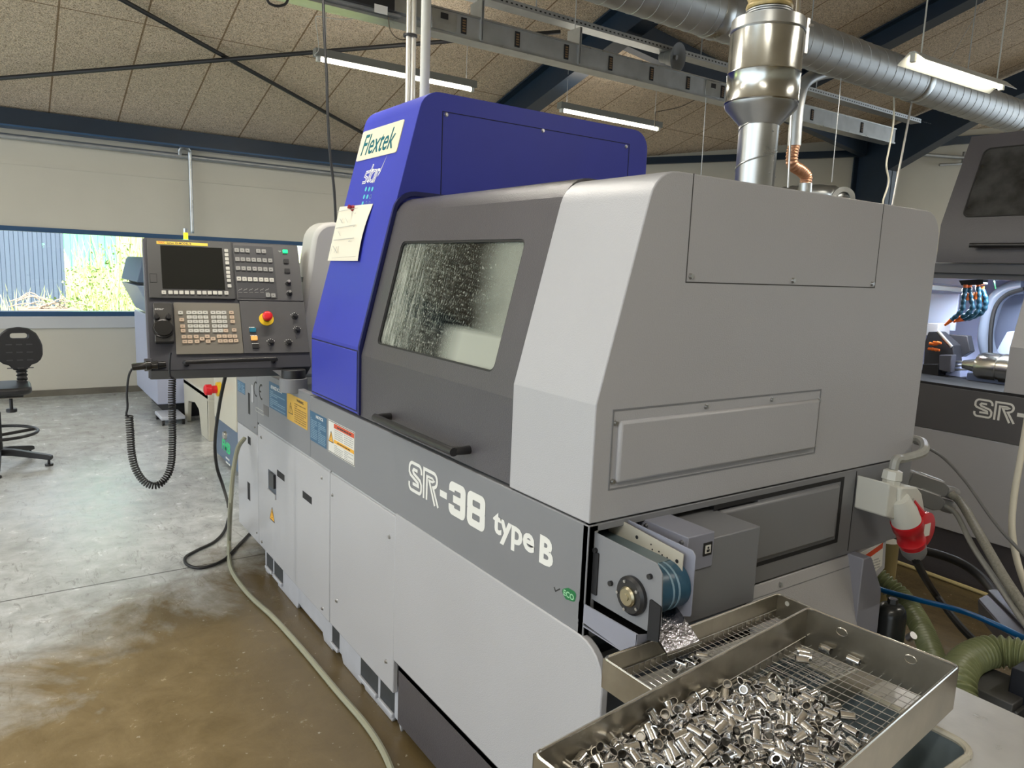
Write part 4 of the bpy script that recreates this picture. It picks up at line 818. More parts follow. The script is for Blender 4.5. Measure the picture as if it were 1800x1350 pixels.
for (cx, cy), m_ in (((1163, 940), mat('teal_button', (.0, .14, .22), .4)), ((1176, 1015), mat('orange_button', (.85, .42, .12), .4, emit=(.9, .4, .08), estr=.35)), ((1190, 1088), M_blk)):
    u, v = pc(cx, cy); mb = MB(); mb.rect(FPn, u-.0135, u+.0135, v-.0095, v+.0095, .003, .010, .002); part('push_button', mb, m_, cp_)
    mb = MB(); mb.text(FPn, {940: 'PANEL LIGHT', 1015: 'RESET', 1088: 'SPLASH'}[cy], u-.016, v+.014, .005, w0=.003, width=.03) if False else textlines(mb, FPn, u-.015, u+.013, v+.012, v+.016, 1, .003, fill=.7, seed=cy); part('caption', mb, M_white, cp_, smooth=False)
for cx, cy, r in ((1545, 815, .012), (1568, 940, .012), (1328, 1055, .012), (1490, 1058, .012)): knob(cx, cy, r, cp_)
# handle rail
h0 = FPn.p(*pc(560, 1248), .004); h1 = FPn.p(*pc(1350, 1218), .004)
mb = MB(); mb.tube([h0-FPn.N*.02, h0+FPn.N*.012, h0+FPn.N*.022+PU*.02, h1+FPn.N*.022-PU*.02, h1+FPn.N*.012, h1-FPn.N*.02], .0095, 10, 4); part('handle_rail', mb, M_blk, pd)
# hand wheel box
mb = MB(); mb.rect(FPn, pc(262, 880)[0], pc(425, 880)[0]+.004, pc(340, 1060)[1], pc(320, 705)[1], -.004, .022, .006); hb = part('hand_wheel_box', mb, mat('hand_box', (.05, .048, .045), .35), pd, bevel=.003)
u, v = pc(345, 950); a = FPn.p(u, v, .022); mb = MB(); mb.lathe(a, a+FPn.N*.022, [(0, .040), (.5, .040), (.55, .036), (1, .034), (1, .024)], 32); mb.lathe(a+FPn.N*.0222, a+FPn.N*.023, [(0, .022), (1, .022)], 24); part('hand_wheel', mb, mat('glossy_black', (.02, .02, .02), .18), hb)
for cx in (285, 392): 
    u, v = pc(cx, 842); mb = MB(); a = FPn.p(u, v, .022); mb.lathe(a, a+FPn.N*.014, [(0, .012), (1, .010)], 14); mb.fb(FPn, u-.003, u+.003, v-.012, v+.012, .036, .042); part('axis_knob', mb, M_blk, hb)
mb = MB(); u, v = pc(310, 760); mb.text(FPn, 'star', u-.018, v-.006, .010, w0=.022, width=.036, bold=.03); part('caption', mb, M_inkg, hb, smooth=False)
# cable plug at the lower left corner
a = FPn.p(*pc(60, 1282), .01); b_ = FPn.p(*pc(370, 1255), .01)
mb = MB(); mb.lathe(a, b_, [(0, .0), (0, .013), (.05, .015), (.40, .015), (.42, .020), (.55, .020), (.57, .015), (.75, .018), (.78, .014), (1, .013)], 18); part('cable_connector', mb, mat('glossy_black', (.02, .02, .02), .18), pd)
mb = MB(); mb.fb(FPn, uL-.02, uL+.01, .01, .055, -.03, .004); part('hinge_block', mb, M_pan2, pd, bevel=.003)
# support arm under the panel
mb = MB(); a = on(516, 688, 1, 2.02); mb.cyl(a, a+Vector((0, 0, .062)), .060, n=36); mb.m = 1; mb.cyl(a+Vector((0, 0, .0621)), a+Vector((0, 0, .10)), .052, n=32); part('swivel_base', mb, [M_band, M_blk], pd, bevel=.002)
mb = MB(); mb.prism(F((0, 2.07, 0), (1, 0, 0), (0, 0, 1), (0, -1, 0)), [(-.08, 1.14), (.03, 1.14), (.03, 1.066), (.015, 1.066)], -.008, .008); part('gusset', mb, M_light, pd)
# signal lamp on top of the panel
tp = FPn.p(pc(557, 100)[0], vT+.0, -.03)
sg = thing('signal_lamp', tp, 'small lit yellow and green signal lamp standing on the control panel', 'lamp')
mb = MB(); mb.cyl(tp, tp+Vector((0, 0, .012)), .012, n=16); part('lamp_base', mb, lamp_mat('green_glow', (.1, .9, .35), 6.0), sg, label='glowing green base')
mb = MB(); mb.cyl(tp+Vector((0, 0, .0121)), tp+Vector((0, 0, .042)), .0095, n=16); part('lamp_lens', mb, lamp_mat('yellow_glow', (.9, .75, .02), 1.3), sg, label='yellow lens')
mb = MB(); mb.cyl(tp+Vector((0, 0, .0421)), tp+Vector((0, 0, .060)), .010, n=16); part('lamp_cap', mb, M_galv, sg)
pl_ = bpy.data.lights.new('signal_glow', 'POINT'); pl_.energy = .35; pl_.color = (.15, 1, .35); pl_.shadow_soft_size = .02; plo = bpy.data.objects.new('signal_glow', pl_); COL.objects.link(plo); plo.parent = sg; plo.location = (0, .05, .06)
# coiled cable
def coil(pts, r, per, wr, sub=10):
    P = spline(pts, sub); out = []; ph = 0
    x = (P[1]-P[0]).orthogonal().normalized()
    dense = []
    for a, b_ in zip(P[:-1], P[1:]):
        n = max(1, int((b_-a).length/(per/9)))
        for k in range(n): dense.append(a.lerp(b_, k/n))
    for i, p in enumerate(dense[:-1]):
        t = (dense[i+1]-p); L_ = t.length; t.normalize(); x = (x-t*x.dot(t)).normalized(); y = t.cross(x)
        ph += 2*math.pi*L_/per; out.append(p+x*r*math.cos(ph)+y*r*math.sin(ph))
    return out
def pY(px, py, Y): return on(px, py, 1, Y)
YC = 2.0
mb = MB(); mb.tube([pY(x, y, YC) for x, y in ((232, 648), (226, 662), (223, 690), (224, 715), (222, 728), (226, 733))], .0042, 8, 6)
mb.tube(coil([pY(x, y, YC) for x, y in ((227, 730), (229, 760), (232, 800), (241, 830), (258, 850), (277, 853), (293, 838), (301, 815), (303, 780), (303, 740), (302, 700), (303, 663))], .0125, .0098, .0035), .0033, 6, 1)
mb.tube([pY(x, y, YC) for x, y in ((305, 664), (299, 660), (298, 640), (300, 620))], .004, 8, 5)
part('coiled_cable', mb, M_rub, pd, label='black coiled cable')

# ---------------------------------------------------------------- paper note on the tower
c4 = [FB.uv(598, 364), FB.uv(657, 358.5), FB.uv(633, 460), FB.uv(576.5, 458.5)]
nb = thing('paper_note', FB.p(c4[3][0], c4[3][1], 0), 'cream sheet of paper with sketches held on the blue tower by a magnet', 'paper')
M_pap = mat('paper', (.74, .70, .58), .7)
mb = MB(); n_ = 10; vs = []
for j in range(n_+1):
    for i in range(n_+1):
        s = i/n_; t = j/n_; u = (c4[3][0]*(1-s)+c4[2][0]*s)*(1-t)+(c4[0][0]*(1-s)+c4[1][0]*s)*t; v = (c4[3][1]*(1-s)+c4[2][1]*s)*(1-t)+(c4[0][1]*(1-s)+c4[1][1]*s)*t
        u -= .02*math.sin(t*3.1)*s*.7 if s > .7 else 0; vs.append(FB.p(u, v, .0015+.006*abs(math.sin(2.2*t+.8))*s*s+.004*(1-t)*s))
m2_ = len(vs); vs2 = [v+FB.N*.0006 for v in vs]; fs = []
for j in range(n_):
    for i in range(n_): a = j*(n_+1)+i; fs += [(a, a+1, a+n_+2, a+n_+1), (m2_+a+n_+1, m2_+a+n_+2, m2_+a+1, m2_+a)]
mb.add(vs+vs2, fs); sheet = part('sheet', mb, M_pap, nb)
def npt(px, py): return FB.uv(px, py)
mb = MB()
for (x0, y0), (x1, y1), w in (((598, 374), (634, 367), .0025), ((595, 403), (630, 397), .003), ((591, 424), (627, 420), .003), ((602, 386), (607, 394), .003), ((607, 385), (604, 393), .002), ((612, 385), (616, 393), .002), ((599, 408), (603, 416), .002), ((590, 434), (597, 446), .003), ((597, 435), (592, 446), .003), ((588, 436), (586, 448), .0015), ((600, 434), (599, 446), .0015), ((588, 455), (630, 452), .001), ((628, 377), (630, 376), .003), ((626, 400), (628, 399), .003), ((617, 426), (620, 425), .003)):
    mb.ribbon(FB, [npt(x0, y0), npt(x1, y1)], w, .012, .0123)
part('pencil_sketch', mb, M_inkg, nb, smooth=False)
q = FB.uv(622, 366.5); mb = MB(); mb.lathe(FB.p(q[0], q[1], .004), FB.p(q[0], q[1], .024), [(0, .013), (.3, .011), (.45, .006), (.6, .008), (1, .009)], 16)
solo('magnet', mb, mat('dark_red_plastic', (.28, .01, .02), .3), 'small dark red magnet holding the paper note', 'magnet')

# ---------------------------------------------------------------- trays, parts and table
TB = Vector((.2849, -.3692, 0)); TU = Vector((-.9944, -.1058, 0)); TV = Vector((.1058, -.9944, 0))
TL_, TW_ = .767, .284; TK = .767/.888
def make_tray(name, o, U, V, L_, W_, z0, z1, label, wires, mesh_z):
    fr = F(o, U, V, (0, 0, 1)); t = thing(name, (fr.p(L_/2, W_/2, z0)), label, 'tray')
    def wall(nm, pts): 
        mb = MB(); mb.prism(fr, pts, z0, z1); return part(nm, mb, M_inox, t)
    e = .0018
    wall('side_wall', [(0, 0), (L_, 0), (L_, e), (0, e)]); wall('side_wall', [(0, W_-e), (L_, W_-e), (L_, W_), (0, W_)]); wall('end_wall', [(0, 0), (e, 0), (e, W_), (0, W_)]); wall('end_wall', [(L_-e, 0), (L_, 0), (L_, W_), (L_-e, W_)])
    mb = MB(); rp = [fr.p(u, v, z1) for u, v in rrect(.001, L_-.001, .001, W_-.001, .012, 4)]; mb.tube(rp+[rp[0]], .0026, 8, 1, caps=False); part('rim', mb, M_inoxr, t, label='bright rolled rim')
    mb = MB(); n = int(W_/wires); 
    for i in range(1, n): v = W_*i/n; mb.cyl(fr.p(.003, v, mesh_z), fr.p(L_-.003, v, mesh_z), .0008, n=5, caps=False)
    n = int(L_/(wires*1.25))
    for i in range(1, n): u = L_*i/n; mb.tube([fr.p(u, .003, mesh_z+.016), fr.p(u, .004, mesh_z+.001), fr.p(u, W_-.004, mesh_z+.001), fr.p(u, W_-.003, mesh_z+.016)], .0009, 5, 1, caps=False)
    mb.tube([fr.p(.004, .0035, mesh_z+.014), fr.p(L_-.004, .0035, mesh_z+.014)], .0011, 5, 1); mb.tube([fr.p(.004, W_-.0035, mesh_z+.014), fr.p(L_-.004, W_-.0035, mesh_z+.014)], .0011, 5, 1)
    part('wire_floor', mb, M_screw, t, label='square wire mesh floor'); return t, fr
zt0, zt1 = .872, .955
tray1, FR1 = make_tray('wire_tray', TB, TU, TV, TL_, TW_, zt0, zt1, 'stained stainless tray full of turned sleeves, in front of the conveyor', .0172, .880)
mb = MB()
for u, v in ((0, .075), (0, .205)):
    c = FR1.p(.0025, v, .933); mb = MB(); mb.tube([c+TV*(.011*math.cos(x))+Vector((0, 0, .008*math.sin(x))) for x in [k*math.pi/8 for k in range(17)]], .0009, 5, 1); part('hole_edge', mb, M_inoxr, tray1)
tray2, FR2 = make_tray('wire_tray', Vector((.4769, -.1681, 0)), Vector((-.9997, -.0226, 0)), Vector((.0226, -.9997, 0)), .5806, .30, .800, .862, 'nearly empty stained tray under the full one, beside the conveyor outlet', .0135, .808)
mb = MB(); c = FR2.p(.0025, .03, .848); mb.cyl(c, c-Vector((.001, 0, 0)), .006, n=12); part('rivet', mb, M_whpl, tray2)

# sleeves: a hollow stepped turned part
prof = [(0, .0063), (0, .0077), (.012, .0079), (.62, .0079), (.64, .0069), (.70, .0069), (.72, .0075), (.98, .0075), (1, .0073), (1, .0057)]
bore = [(1, .0057), (.80, .0055), (.80, .0012)], [(.72, .0012), (.72, .0061), (0, .0063)]
SHL = .0119
def put_sleeve(mb, M4, n):
    a, b_ = M4 @ Vector((0, 0, -SHL)), M4 @ Vector((0, 0, SHL)); mb.m = 0; mb.lathe(a, b_, prof, n, caps=False); mb.m = 1
    for k_ in bore: mb.lathe(a, b_, k_, n, caps=False)
    mb.lathe(a, b_, [(.80, .0012), (.80, .00001)], n, caps=False); mb.lathe(a, b_, [(.72, .00001), (.72, .0012)], n, caps=False); mb.m = 0
def sleeve_mb(M4, n=18):
    mb = MB(); put_sleeve(mb, M4, n); return mb
M_bore = mat('shaded_bore', (.30, .29, .27), .35, .9)  # darker steel, shade inside the bores put into the colour
# resting places of the sleeves in the tray: x, y, z in tenths of a millimetre, then the axis direction
PILE = [
2317,1117,92,98,-15,0,2611,599,92,-32,-94,0,2663,1671,92,-99,-8,0,2952,701,92,-81,-57,0,3256,1339,92,27,95,0,3257,1598,92,-92,37,0,3333,1974,92,61,-78,0,3250,2391,92,99,2,0,
3576,411,150,-21,-74,-63,3997,951,92,-78,-61,0,3625,1214,92,98,10,0,3752,1446,92,66,-74,0,3788,1901,92,79,59,0,3623,2621,92,-91,39,0,3902,211,92,17,98,0,4176,572,92,16,98,0,
4218,850,92,-25,-96,0,3916,1258,92,-70,-70,0,3878,2696,92,-10,-99,0,3774,2992,92,-9,99,0,4493,256,92,5,99,0,4485,1446,92,72,68,0,4287,2027,92,-4,-99,0,4213,2859,152,46,-56,-67,
4131,3063,92,97,-22,0,4737,233,92,-17,97,0,4737,531,92,-24,96,0,4696,826,92,-29,95,0,4805,1280,92,64,-76,0,4751,1604,92,-26,95,0,4699,1945,92,-15,-98,0,4821,2478,92,18,97,0,
4773,2720,92,98,-16,0,4686,2932,138,0,0,-99,4950,169,92,20,97,0,5042,408,92,99,0,0,5163,968,92,-97,21,0,5035,1613,92,-99,7,0,4959,1874,92,-47,87,0,5060,2147,92,-99,3,0,
5035,2721,157,-58,-12,79,4989,2909,92,-97,-20,0,5336,334,92,91,39,0,5532,570,92,-3,-99,0,5431,858,155,26,-64,-71,5327,1277,92,39,91,0,5409,1535,92,99,9,0,5359,1866,92,99,-8,0,
5426,2374,92,98,-14,0,5413,2593,92,-90,41,0,5223,2955,92,-22,97,0,5806,175,92,-68,-72,0,5852,584,92,-56,82,0,5685,897,92,-99,5,0,5749,1308,92,-4,-99,0,5829,1593,92,4,99,0,
5658,2034,92,67,73,0,5785,2429,92,-82,-55,0,5759,2653,92,-89,-43,0,5513,3122,92,99,0,0,6111,159,92,87,47,0,6068,601,92,-49,86,0,6125,979,148,-77,-17,-60,6006,1209,92,67,-73,0,
6151,1623,137,0,0,-99,6095,1929,92,38,91,0,6047,2299,92,80,58,0,6058,2579,92,-99,-6,0,6132,2955,92,-99,-8,0,6384,197,92,33,93,0,6329,521,92,51,-85,0,6440,788,92,-7,99,0,
6388,1301,92,-87,47,0,6379,1558,92,-86,49,0,6452,2003,92,-43,89,0,6339,2312,92,-44,-89,0,6548,2582,92,-49,86,0,6428,2983,92,-94,32,0,6690,137,92,96,-23,0,6845,682,92,-99,-4,0,
6666,858,92,-99,-5,0,6702,1262,92,24,96,0,6936,1623,92,92,36,0,6815,1847,92,-66,74,0,6917,2269,92,-1,99,0,6835,2565,92,26,96,0,6799,3132,92,-99,4,0,7236,174,92,17,98,0,
7095,504,92,21,97,0,7284,845,92,-26,-95,0,7135,1248,92,42,90,0,7174,1646,137,0,0,99,7236,2004,92,-56,-81,0,7176,2334,92,-49,86,0,7088,2581,92,70,70,0,7098,3073,146,13,-81,-56,
7491,198,92,60,-79,0,7353,524,92,-87,-48,0,7563,857,92,-1,-99,0,7618,1171,92,35,92,0,7397,1535,92,-49,86,0,7478,1980,156,-56,-34,-74,7494,2156,92,-97,18,0,7391,2651,92,62,77,0,
7520,2943,92,-93,35,0,7758,261,92,44,89,0,7929,614,92,-78,-61,0,7793,872,92,45,88,0,7798,1126,137,0,0,-99,7758,1392,92,-98,12,0,7702,2024,92,-51,-85,0,7778,2317,92,-99,-6,0,
7723,2502,92,98,12,0,7941,3082,92,-17,97,0,8042,117,156,-36,-4,-92,8190,519,92,92,-37,0,8264,830,92,-98,-16,0,8206,1135,92,69,71,0,8029,1579,92,-34,93,0,8211,2015,92,-49,86,0,
8166,2346,92,9,-99,0,7952,2614,92,2,-99,0,8253,3065,92,-13,98,0,8489,152,92,-91,-39,0,8474,482,92,92,-37,0,8550,918,92,-29,95,0,8589,1160,153,-28,6,-95,8538,1608,92,-82,55,0,
8493,1994,138,0,0,99,8413,2354,146,-11,-8,-98,8564,2774,92,-97,-22,0,8687,3105,157,40,18,89,843,469,92,38,-91,0,2289,1608,92,-93,-34,0,2570,1928,92,7,-99,0,3002,246,92,-43,89,0,
3099,893,109,56,-80,15,2995,1954,92,-98,13,0,3385,780,92,-92,-38,0,3157,1108,157,58,3,-80,3208,1859,178,3,79,60,2815,2425,92,-5,-99,0,3771,554,233,-59,67,-42,3587,680,155,22,65,72,
3590,956,92,-15,98,0,3545,1383,147,80,-12,58,3649,2087,92,-57,81,0,4062,112,152,24,0,-96,4007,1488,92,-86,49,0,4035,2066,92,-98,-10,0,3865,2296,92,16,-98,0,4105,2691,167,82,-7,56,
3400,2954,92,-5,-99,0,4299,254,92,-3,99,0,4495,1150,92,-53,-84,0,4532,1427,270,81,57,-3,4457,1936,158,40,-39,-82,4228,2474,92,41,-90,0,4448,2809,142,47,71,-50,4494,3079,92,76,-64,0,
4633,162,295,-33,50,-79,4915,1057,149,60,49,61,4716,1113,158,42,26,86,4686,1606,265,-57,80,-12,4777,2062,267,-87,22,42,4531,2147,92,92,36,0,4498,2593,93,98,15,1,
4731,2915,367,-26,-96,0,4894,145,274,-94,31,-4,5085,592,137,0,0,99,5109,813,179,-55,-38,-74,5086,1235,92,-29,95,0,4923,1477,209,-1,-72,-68,5120,1942,153,-17,-21,95,
5099,2334,136,84,-29,43,4863,2657,308,14,95,24,5488,327,264,43,-74,-50,5714,628,259,-87,46,-12,5338,1034,282,58,-48,64,5541,1300,92,21,97,0,5358,1674,220,6,84,-51,
5372,2049,92,-99,8,0,5387,2251,225,-23,-72,-64,5381,2730,241,16,-90,39,5328,3033,235,-53,73,41,5737,167,271,-77,58,-20,5962,547,316,22,1,97,5738,1078,92,-99,5,0,
5665,1340,255,8,-98,6,5635,1635,92,5,-99,0,5768,1905,175,18,81,54,5828,2281,204,44,78,43,5552,2747,148,16,2,98,6033,2762,92,-99,-6,0,6004,315,181,-1,-83,54,6199,765,154,-67,-17,71,
6290,993,312,-33,-70,62,5985,1078,270,86,49,6,6028,1477,144,-47,69,53,6255,1834,92,-38,-91,0,6153,2198,208,-28,-81,-49,6083,2467,237,-98,-13,-5,5996,3133,92,99,5,0,
6437,112,259,-93,0,33,6551,571,150,71,27,-63,6487,846,276,99,5,0,6333,1103,92,-79,60,0,6535,1671,156,-23,62,-74,6645,2003,161,35,45,-81,6514,2233,155,-63,25,72,
6685,2699,154,-1,30,-94,6550,3138,146,-13,0,-98,6730,112,275,-99,0,-1,6794,499,153,-54,-47,-68,6715,889,274,-5,98,-9,6880,1212,92,24,96,0,6714,1498,152,69,-27,66,
6698,1748,195,51,-82,-23,6996,2222,258,16,97,-7,6923,2541,252,11,98,8,6664,2951,138,0,0,-99,7053,211,132,35,84,39,7080,537,275,-94,29,-14,6904,919,92,5,99,0,7253,1091,156,-37,9,91,
7156,1594,367,78,-62,0,7310,1788,138,0,0,99,7231,2110,266,-84,26,-46,7165,2609,273,98,-10,-10,6927,2777,92,96,-26,0,7596,237,242,40,-89,18,7340,593,264,-29,-93,19,
7561,909,276,18,97,1,7559,1146,282,84,-6,52,7483,1630,230,73,8,-66,7574,1823,139,1,0,-99,7447,2357,92,96,-22,0,7449,2499,214,85,16,-49,7507,3138,148,80,0,-59,7840,220,252,-65,54,51,
7610,514,92,30,-94,0,7892,905,271,-21,97,4,7867,1301,260,-97,15,13,7803,1595,139,-69,54,-46,7789,2059,267,-25,-95,-10,7772,2364,274,51,-85,4,7705,2686,92,-98,-12,0,
7786,3107,208,-77,9,-62,8144,162,360,-6,99,-2,8141,350,151,76,-2,64,8023,907,92,-46,-88,0,8418,1251,156,3,-63,76,8222,1639,92,-48,87,0,7893,1983,92,50,86,0,8201,2473,270,98,1,-17,
8185,2582,92,99,-2,0,8134,3040,231,-79,-14,-59,8421,314,151,76,2,64,8564,622,176,-40,55,-72,8727,963,140,1,-87,48,8667,1137,369,-95,-1,28,8696,1785,158,-30,-42,-85,
8538,1797,264,26,61,73,8696,2158,92,30,94,0,8511,2503,92,-83,54,0,8486,3136,157,-41,-2,-90,2199,1356,92,-98,10,0,2432,672,154,-51,49,-69,2691,892,92,-98,-10,0,2756,1909,92,7,-99,0,
2917,2162,92,99,-9,0,2381,2155,92,-63,76,0,3248,460,138,1,0,-99,3342,963,92,91,39,0,2872,1503,189,-93,29,18,3171,1518,243,96,-12,20,3550,2007,225,-55,-43,-70,
3408,2157,158,11,46,-87,3193,2672,92,33,93,0,3455,112,92,-99,0,0,3764,987,143,-4,-85,51,3545,1573,199,78,-2,61,3669,2381,145,-9,-7,-98,4118,288,145,7,-8,98,3881,708,158,-19,53,81,
4200,1275,92,7,99,0,3921,1751,153,-62,38,67,3938,1949,296,-59,74,-29,4013,2491,156,20,-61,-76,3998,2877,281,-54,-52,-65,3885,3072,234,-40,-85,32,4377,112,273,99,0,0,
4397,503,92,98,-16,0,4390,794,132,-34,-85,38,4335,1294,221,45,-79,-40,4268,1731,92,97,20,0,4592,1874,268,-50,-85,-5,4162,2249,167,-87,6,-46,4322,2594,270,-19,96,17,
4338,3051,232,22,-81,-52,4554,704,157,-21,-36,-90,4615,1259,267,-62,-53,56,4619,1739,432,87,48,1,4827,1819,262,85,-50,-8,4575,2417,158,44,22,86,4638,2696,270,98,-14,1,
4616,3138,307,-16,0,-98,5132,227,171,-16,69,69,4899,612,150,-14,-75,63,5001,745,313,79,-26,54,5153,1199,269,66,72,-18,5099,1426,252,-14,-54,82,5165,2117,283,-93,-24,25,
5154,2510,121,90,-32,27,5196,2718,253,19,-97,-6,5058,3138,157,-62,0,-77,5364,178,260,-54,82,9,5436,661,312,12,65,73,5543,921,364,29,-57,-75,5441,1255,276,99,8,0,
5338,1431,266,98,9,6,5545,2165,284,7,41,90,5256,2304,388,-47,24,-84,5306,2795,397,8,94,-29,5121,2970,322,-6,28,95,5700,409,165,61,-20,-75,5781,626,496,-7,12,98,
5617,1085,276,-98,-9,-12,5857,1327,255,-1,98,-10,5551,1611,265,13,-97,13,5882,1855,325,-24,-83,-49,5648,2335,281,-69,4,-71,5649,2904,92,-94,32,0,5739,3138,237,90,0,-41,
6150,112,271,-95,0,27,6292,696,316,23,-53,-81,5939,812,202,61,61,49,6143,1280,237,-62,68,37,5800,1633,274,88,-42,18,6071,1809,317,6,-91,39,5951,2063,138,0,0,99,
6151,2668,260,97,11,-17,6140,3131,275,-90,6,42,6564,379,138,0,0,99,6544,697,382,-37,-48,-78,6577,1060,156,-28,22,92,6561,1326,246,7,73,-66,6346,1670,258,-22,-90,36,
6419,1980,293,40,88,-20,6624,2124,329,49,-59,63,6356,2758,155,-20,64,-73,6388,3103,299,-11,-33,-93,6910,356,156,-23,-27,-92,6741,326,226,15,64,74,6895,998,309,15,-86,46,
6813,1262,276,-98,-12,0,6666,1551,352,18,97,3,6829,1853,308,-59,-55,57,6791,2182,273,36,-17,91,6839,2650,421,-74,-10,-66,6776,2823,318,-35,6,92,7407,112,252,-59,0,-79,
7126,713,227,87,-26,40,7078,919,187,-74,20,62,7340,1256,142,5,4,-99,7027,1479,257,20,-51,82,7051,1853,150,-67,72,-11,7144,2420,310,-82,30,46,7186,2766,368,-79,44,-40,
7227,2839,112,-96,-14,18,7681,368,359,4,80,-58,7535,615,289,-30,-90,28,7727,850,340,-3,74,66,7572,1328,248,79,-4,60,7629,1513,284,-77,-17,60,7813,1775,208,88,-41,20,
7574,2209,277,-64,-53,54,7544,2431,356,19,-80,-55,7274,3066,200,-14,80,57,7907,141,407,95,26,-8,7720,612,217,18,83,-51,8044,921,374,-9,98,-13,7977,1461,309,-94,8,31,
7743,1660,376,-45,88,-12,7907,1880,344,-56,-46,68,7866,2555,326,25,46,-84,7809,2874,149,83,-18,51,7609,3047,288,23,65,72,8240,170,158,48,-21,84,8056,445,303,-19,91,-34,
8029,1216,92,69,71,0,8192,1392,138,0,0,-99,8341,1804,138,0,0,-99,8054,1907,149,-10,-78,-61,7975,2398,306,16,5,98,8288,2753,157,5,43,-89,8035,3138,351,-75,0,-65,8728,360,137,0,0,-99,
8728,668,92,0,99,0,8496,937,270,-51,-83,-19,8357,1284,379,89,-18,39,8472,1420,231,-42,-51,73,8405,2166,140,85,16,48,8603,2218,245,-2,94,-29,8554,2951,156,64,-1,75,
8411,2864,243,62,-67,38,2354,465,92,-96,-23,0,2298,877,92,87,47,0,2575,1089,138,0,0,-99,2326,1851,92,94,-32,0,2942,472,92,89,43,0,2795,1288,92,-16,-98,0,2964,1714,92,-22,-97,0,
3410,570,218,-16,75,-63,3393,1221,175,9,-82,-54,3364,1696,271,74,-38,54,2924,2765,92,97,21,0,3673,221,179,75,-11,-64,3779,833,332,97,10,16,3449,931,263,-78,-61,-7,
3514,1777,92,-95,-29,0,3524,2279,232,-45,76,-46,3466,2500,157,-29,35,88,3977,408,227,58,45,-66,4122,839,254,-89,-27,-33,4084,1281,244,23,93,23,4050,1647,279,-84,-45,-26,
4073,1807,443,83,45,-30,4132,2398,278,88,45,-2,4350,318,282,-80,4,58,4381,520,275,-97,-18,3,4405,922,276,-46,-80,36,4216,1246,375,-8,78,60,4232,1540,244,-12,58,-79,
4140,2062,293,82,-35,-43,4619,437,297,-9,-8,-98,4757,895,258,-5,98,-12,4833,1355,317,31,-82,-47,4833,1601,420,-68,-46,55,4327,1829,325,-22,82,51,4411,2320,199,-29,80,50,
4940,386,275,-91,-38,-3,5260,694,138,0,0,99,4971,958,328,93,8,33,4962,1196,413,-54,-79,25,5107,1719,238,95,20,-19,5018,2490,323,32,-3,-94,5104,2776,436,53,57,61,
4861,3085,236,-4,55,82,5230,112,374,-58,0,-80,5202,428,379,-49,-86,9,5500,792,494,97,-21,3,5250,1201,440,-77,62,7,5378,1796,375,-76,40,-50,5443,1968,274,57,-81,-2,
5093,2276,470,-8,99,3,5489,2831,430,18,-88,-42,5511,3078,289,-14,96,-20,5817,402,312,-60,27,74,5528,526,410,89,-7,-42,5773,860,274,-50,-85,-8,5635,1211,451,-19,96,-13,
5626,1682,422,0,-97,19,5645,1969,350,39,-84,35,5609,2521,264,98,1,-12,5885,2648,273,33,84,40,5912,2994,287,-38,17,90,6243,349,185,58,-59,55,6148,572,315,-21,-12,-96,
5966,747,385,93,-33,-11,5983,1187,439,-14,-97,16,6092,1582,369,-99,-6,2,6255,2068,297,29,81,48,6363,2519,236,-95,-25,-13,6283,2616,415,34,92,9,6214,2927,333,22,11,-96,
6494,288,412,-61,45,63,6679,430,487,64,47,59,6446,976,414,-20,-86,45,6379,1359,270,-10,-96,22,6491,1716,367,42,71,-55,6419,2068,462,-87,-46,11,6552,2394,314,-35,-2,93,
6515,2833,239,-75,61,20,6575,3138,452,55,0,-82,6937,223,359,40,-22,-88,6688,586,318,-10,-71,68,6650,1077,414,27,77,-56,6753,1321,448,-99,0,-4,6859,1552,369,-4,-92,-36,
6987,1754,319,28,47,82,6730,2396,363,-16,-88,42,6822,2995,401,-75,29,57,6821,3138,276,-99,0,0,7216,197,275,-35,-93,-2,7149,712,439,-30,-93,16,7379,934,263,18,97,4,
7145,1275,312,77,47,41,7317,1773,367,-46,-88,0,7139,1942,286,83,-53,-12,7164,2275,433,49,76,40,7060,3086,467,46,-53,70,6990,2958,244,-62,-11,-76,7473,424,420,23,-37,-89,
7979,670,276,97,21,4,7332,1181,428,28,5,-95,7453,865,431,28,95,8,7518,1763,413,-40,-79,45,7372,2283,296,6,-55,-82,7230,2527,435,81,-49,-29,7464,2671,279,91,10,-38,
7471,2861,300,-61,-16,-76,7695,621,443,-86,49,10,7871,435,314,-12,-8,-98,7910,721,446,88,-39,21,7858,1128,367,-97,-17,0,7975,1635,418,28,69,-65,7757,2228,444,-91,35,-19,
8050,2209,224,-53,-55,-63,7767,2751,307,89,-3,44,7717,2922,376,55,21,-80,8402,525,297,-44,-80,-38,8218,503,368,-8,82,-54,8203,903,271,62,-48,60,8153,1176,276,75,-65,0,
8123,1804,305,-26,52,80,8263,1989,275,57,75,-30,8545,2435,345,-11,-79,58,8117,2850,139,1,-1,99,7949,2926,368,56,-32,-76,8728,176,137,0,0,-99,8303,679,191,-98,-7,15,
8340,1034,254,18,29,93,8198,1542,382,-71,-8,68,8407,1598,274,-62,-34,-69,8663,1996,350,-90,24,34,8728,2422,295,0,63,-77,8632,2621,176,-77,21,59,8359,3072,337,13,-86,47,
1075,507,92,-62,77,0,114,1241,92,1,99,0,2756,627,226,2,93,34,2928,1093,150,21,1,-97,2621,1395,92,12,98,0,3184,648,138,0,0,-99,2434,1395,92,10,99,0,3390,1929,308,17,89,39,
2949,835,246,-40,84,-34,3343,1092,304,78,19,58,3104,1722,279,-61,14,-77,3231,2206,138,0,0,-99,3174,2945,144,73,41,53,3392,285,246,0,-64,-75,3627,611,357,84,31,43,
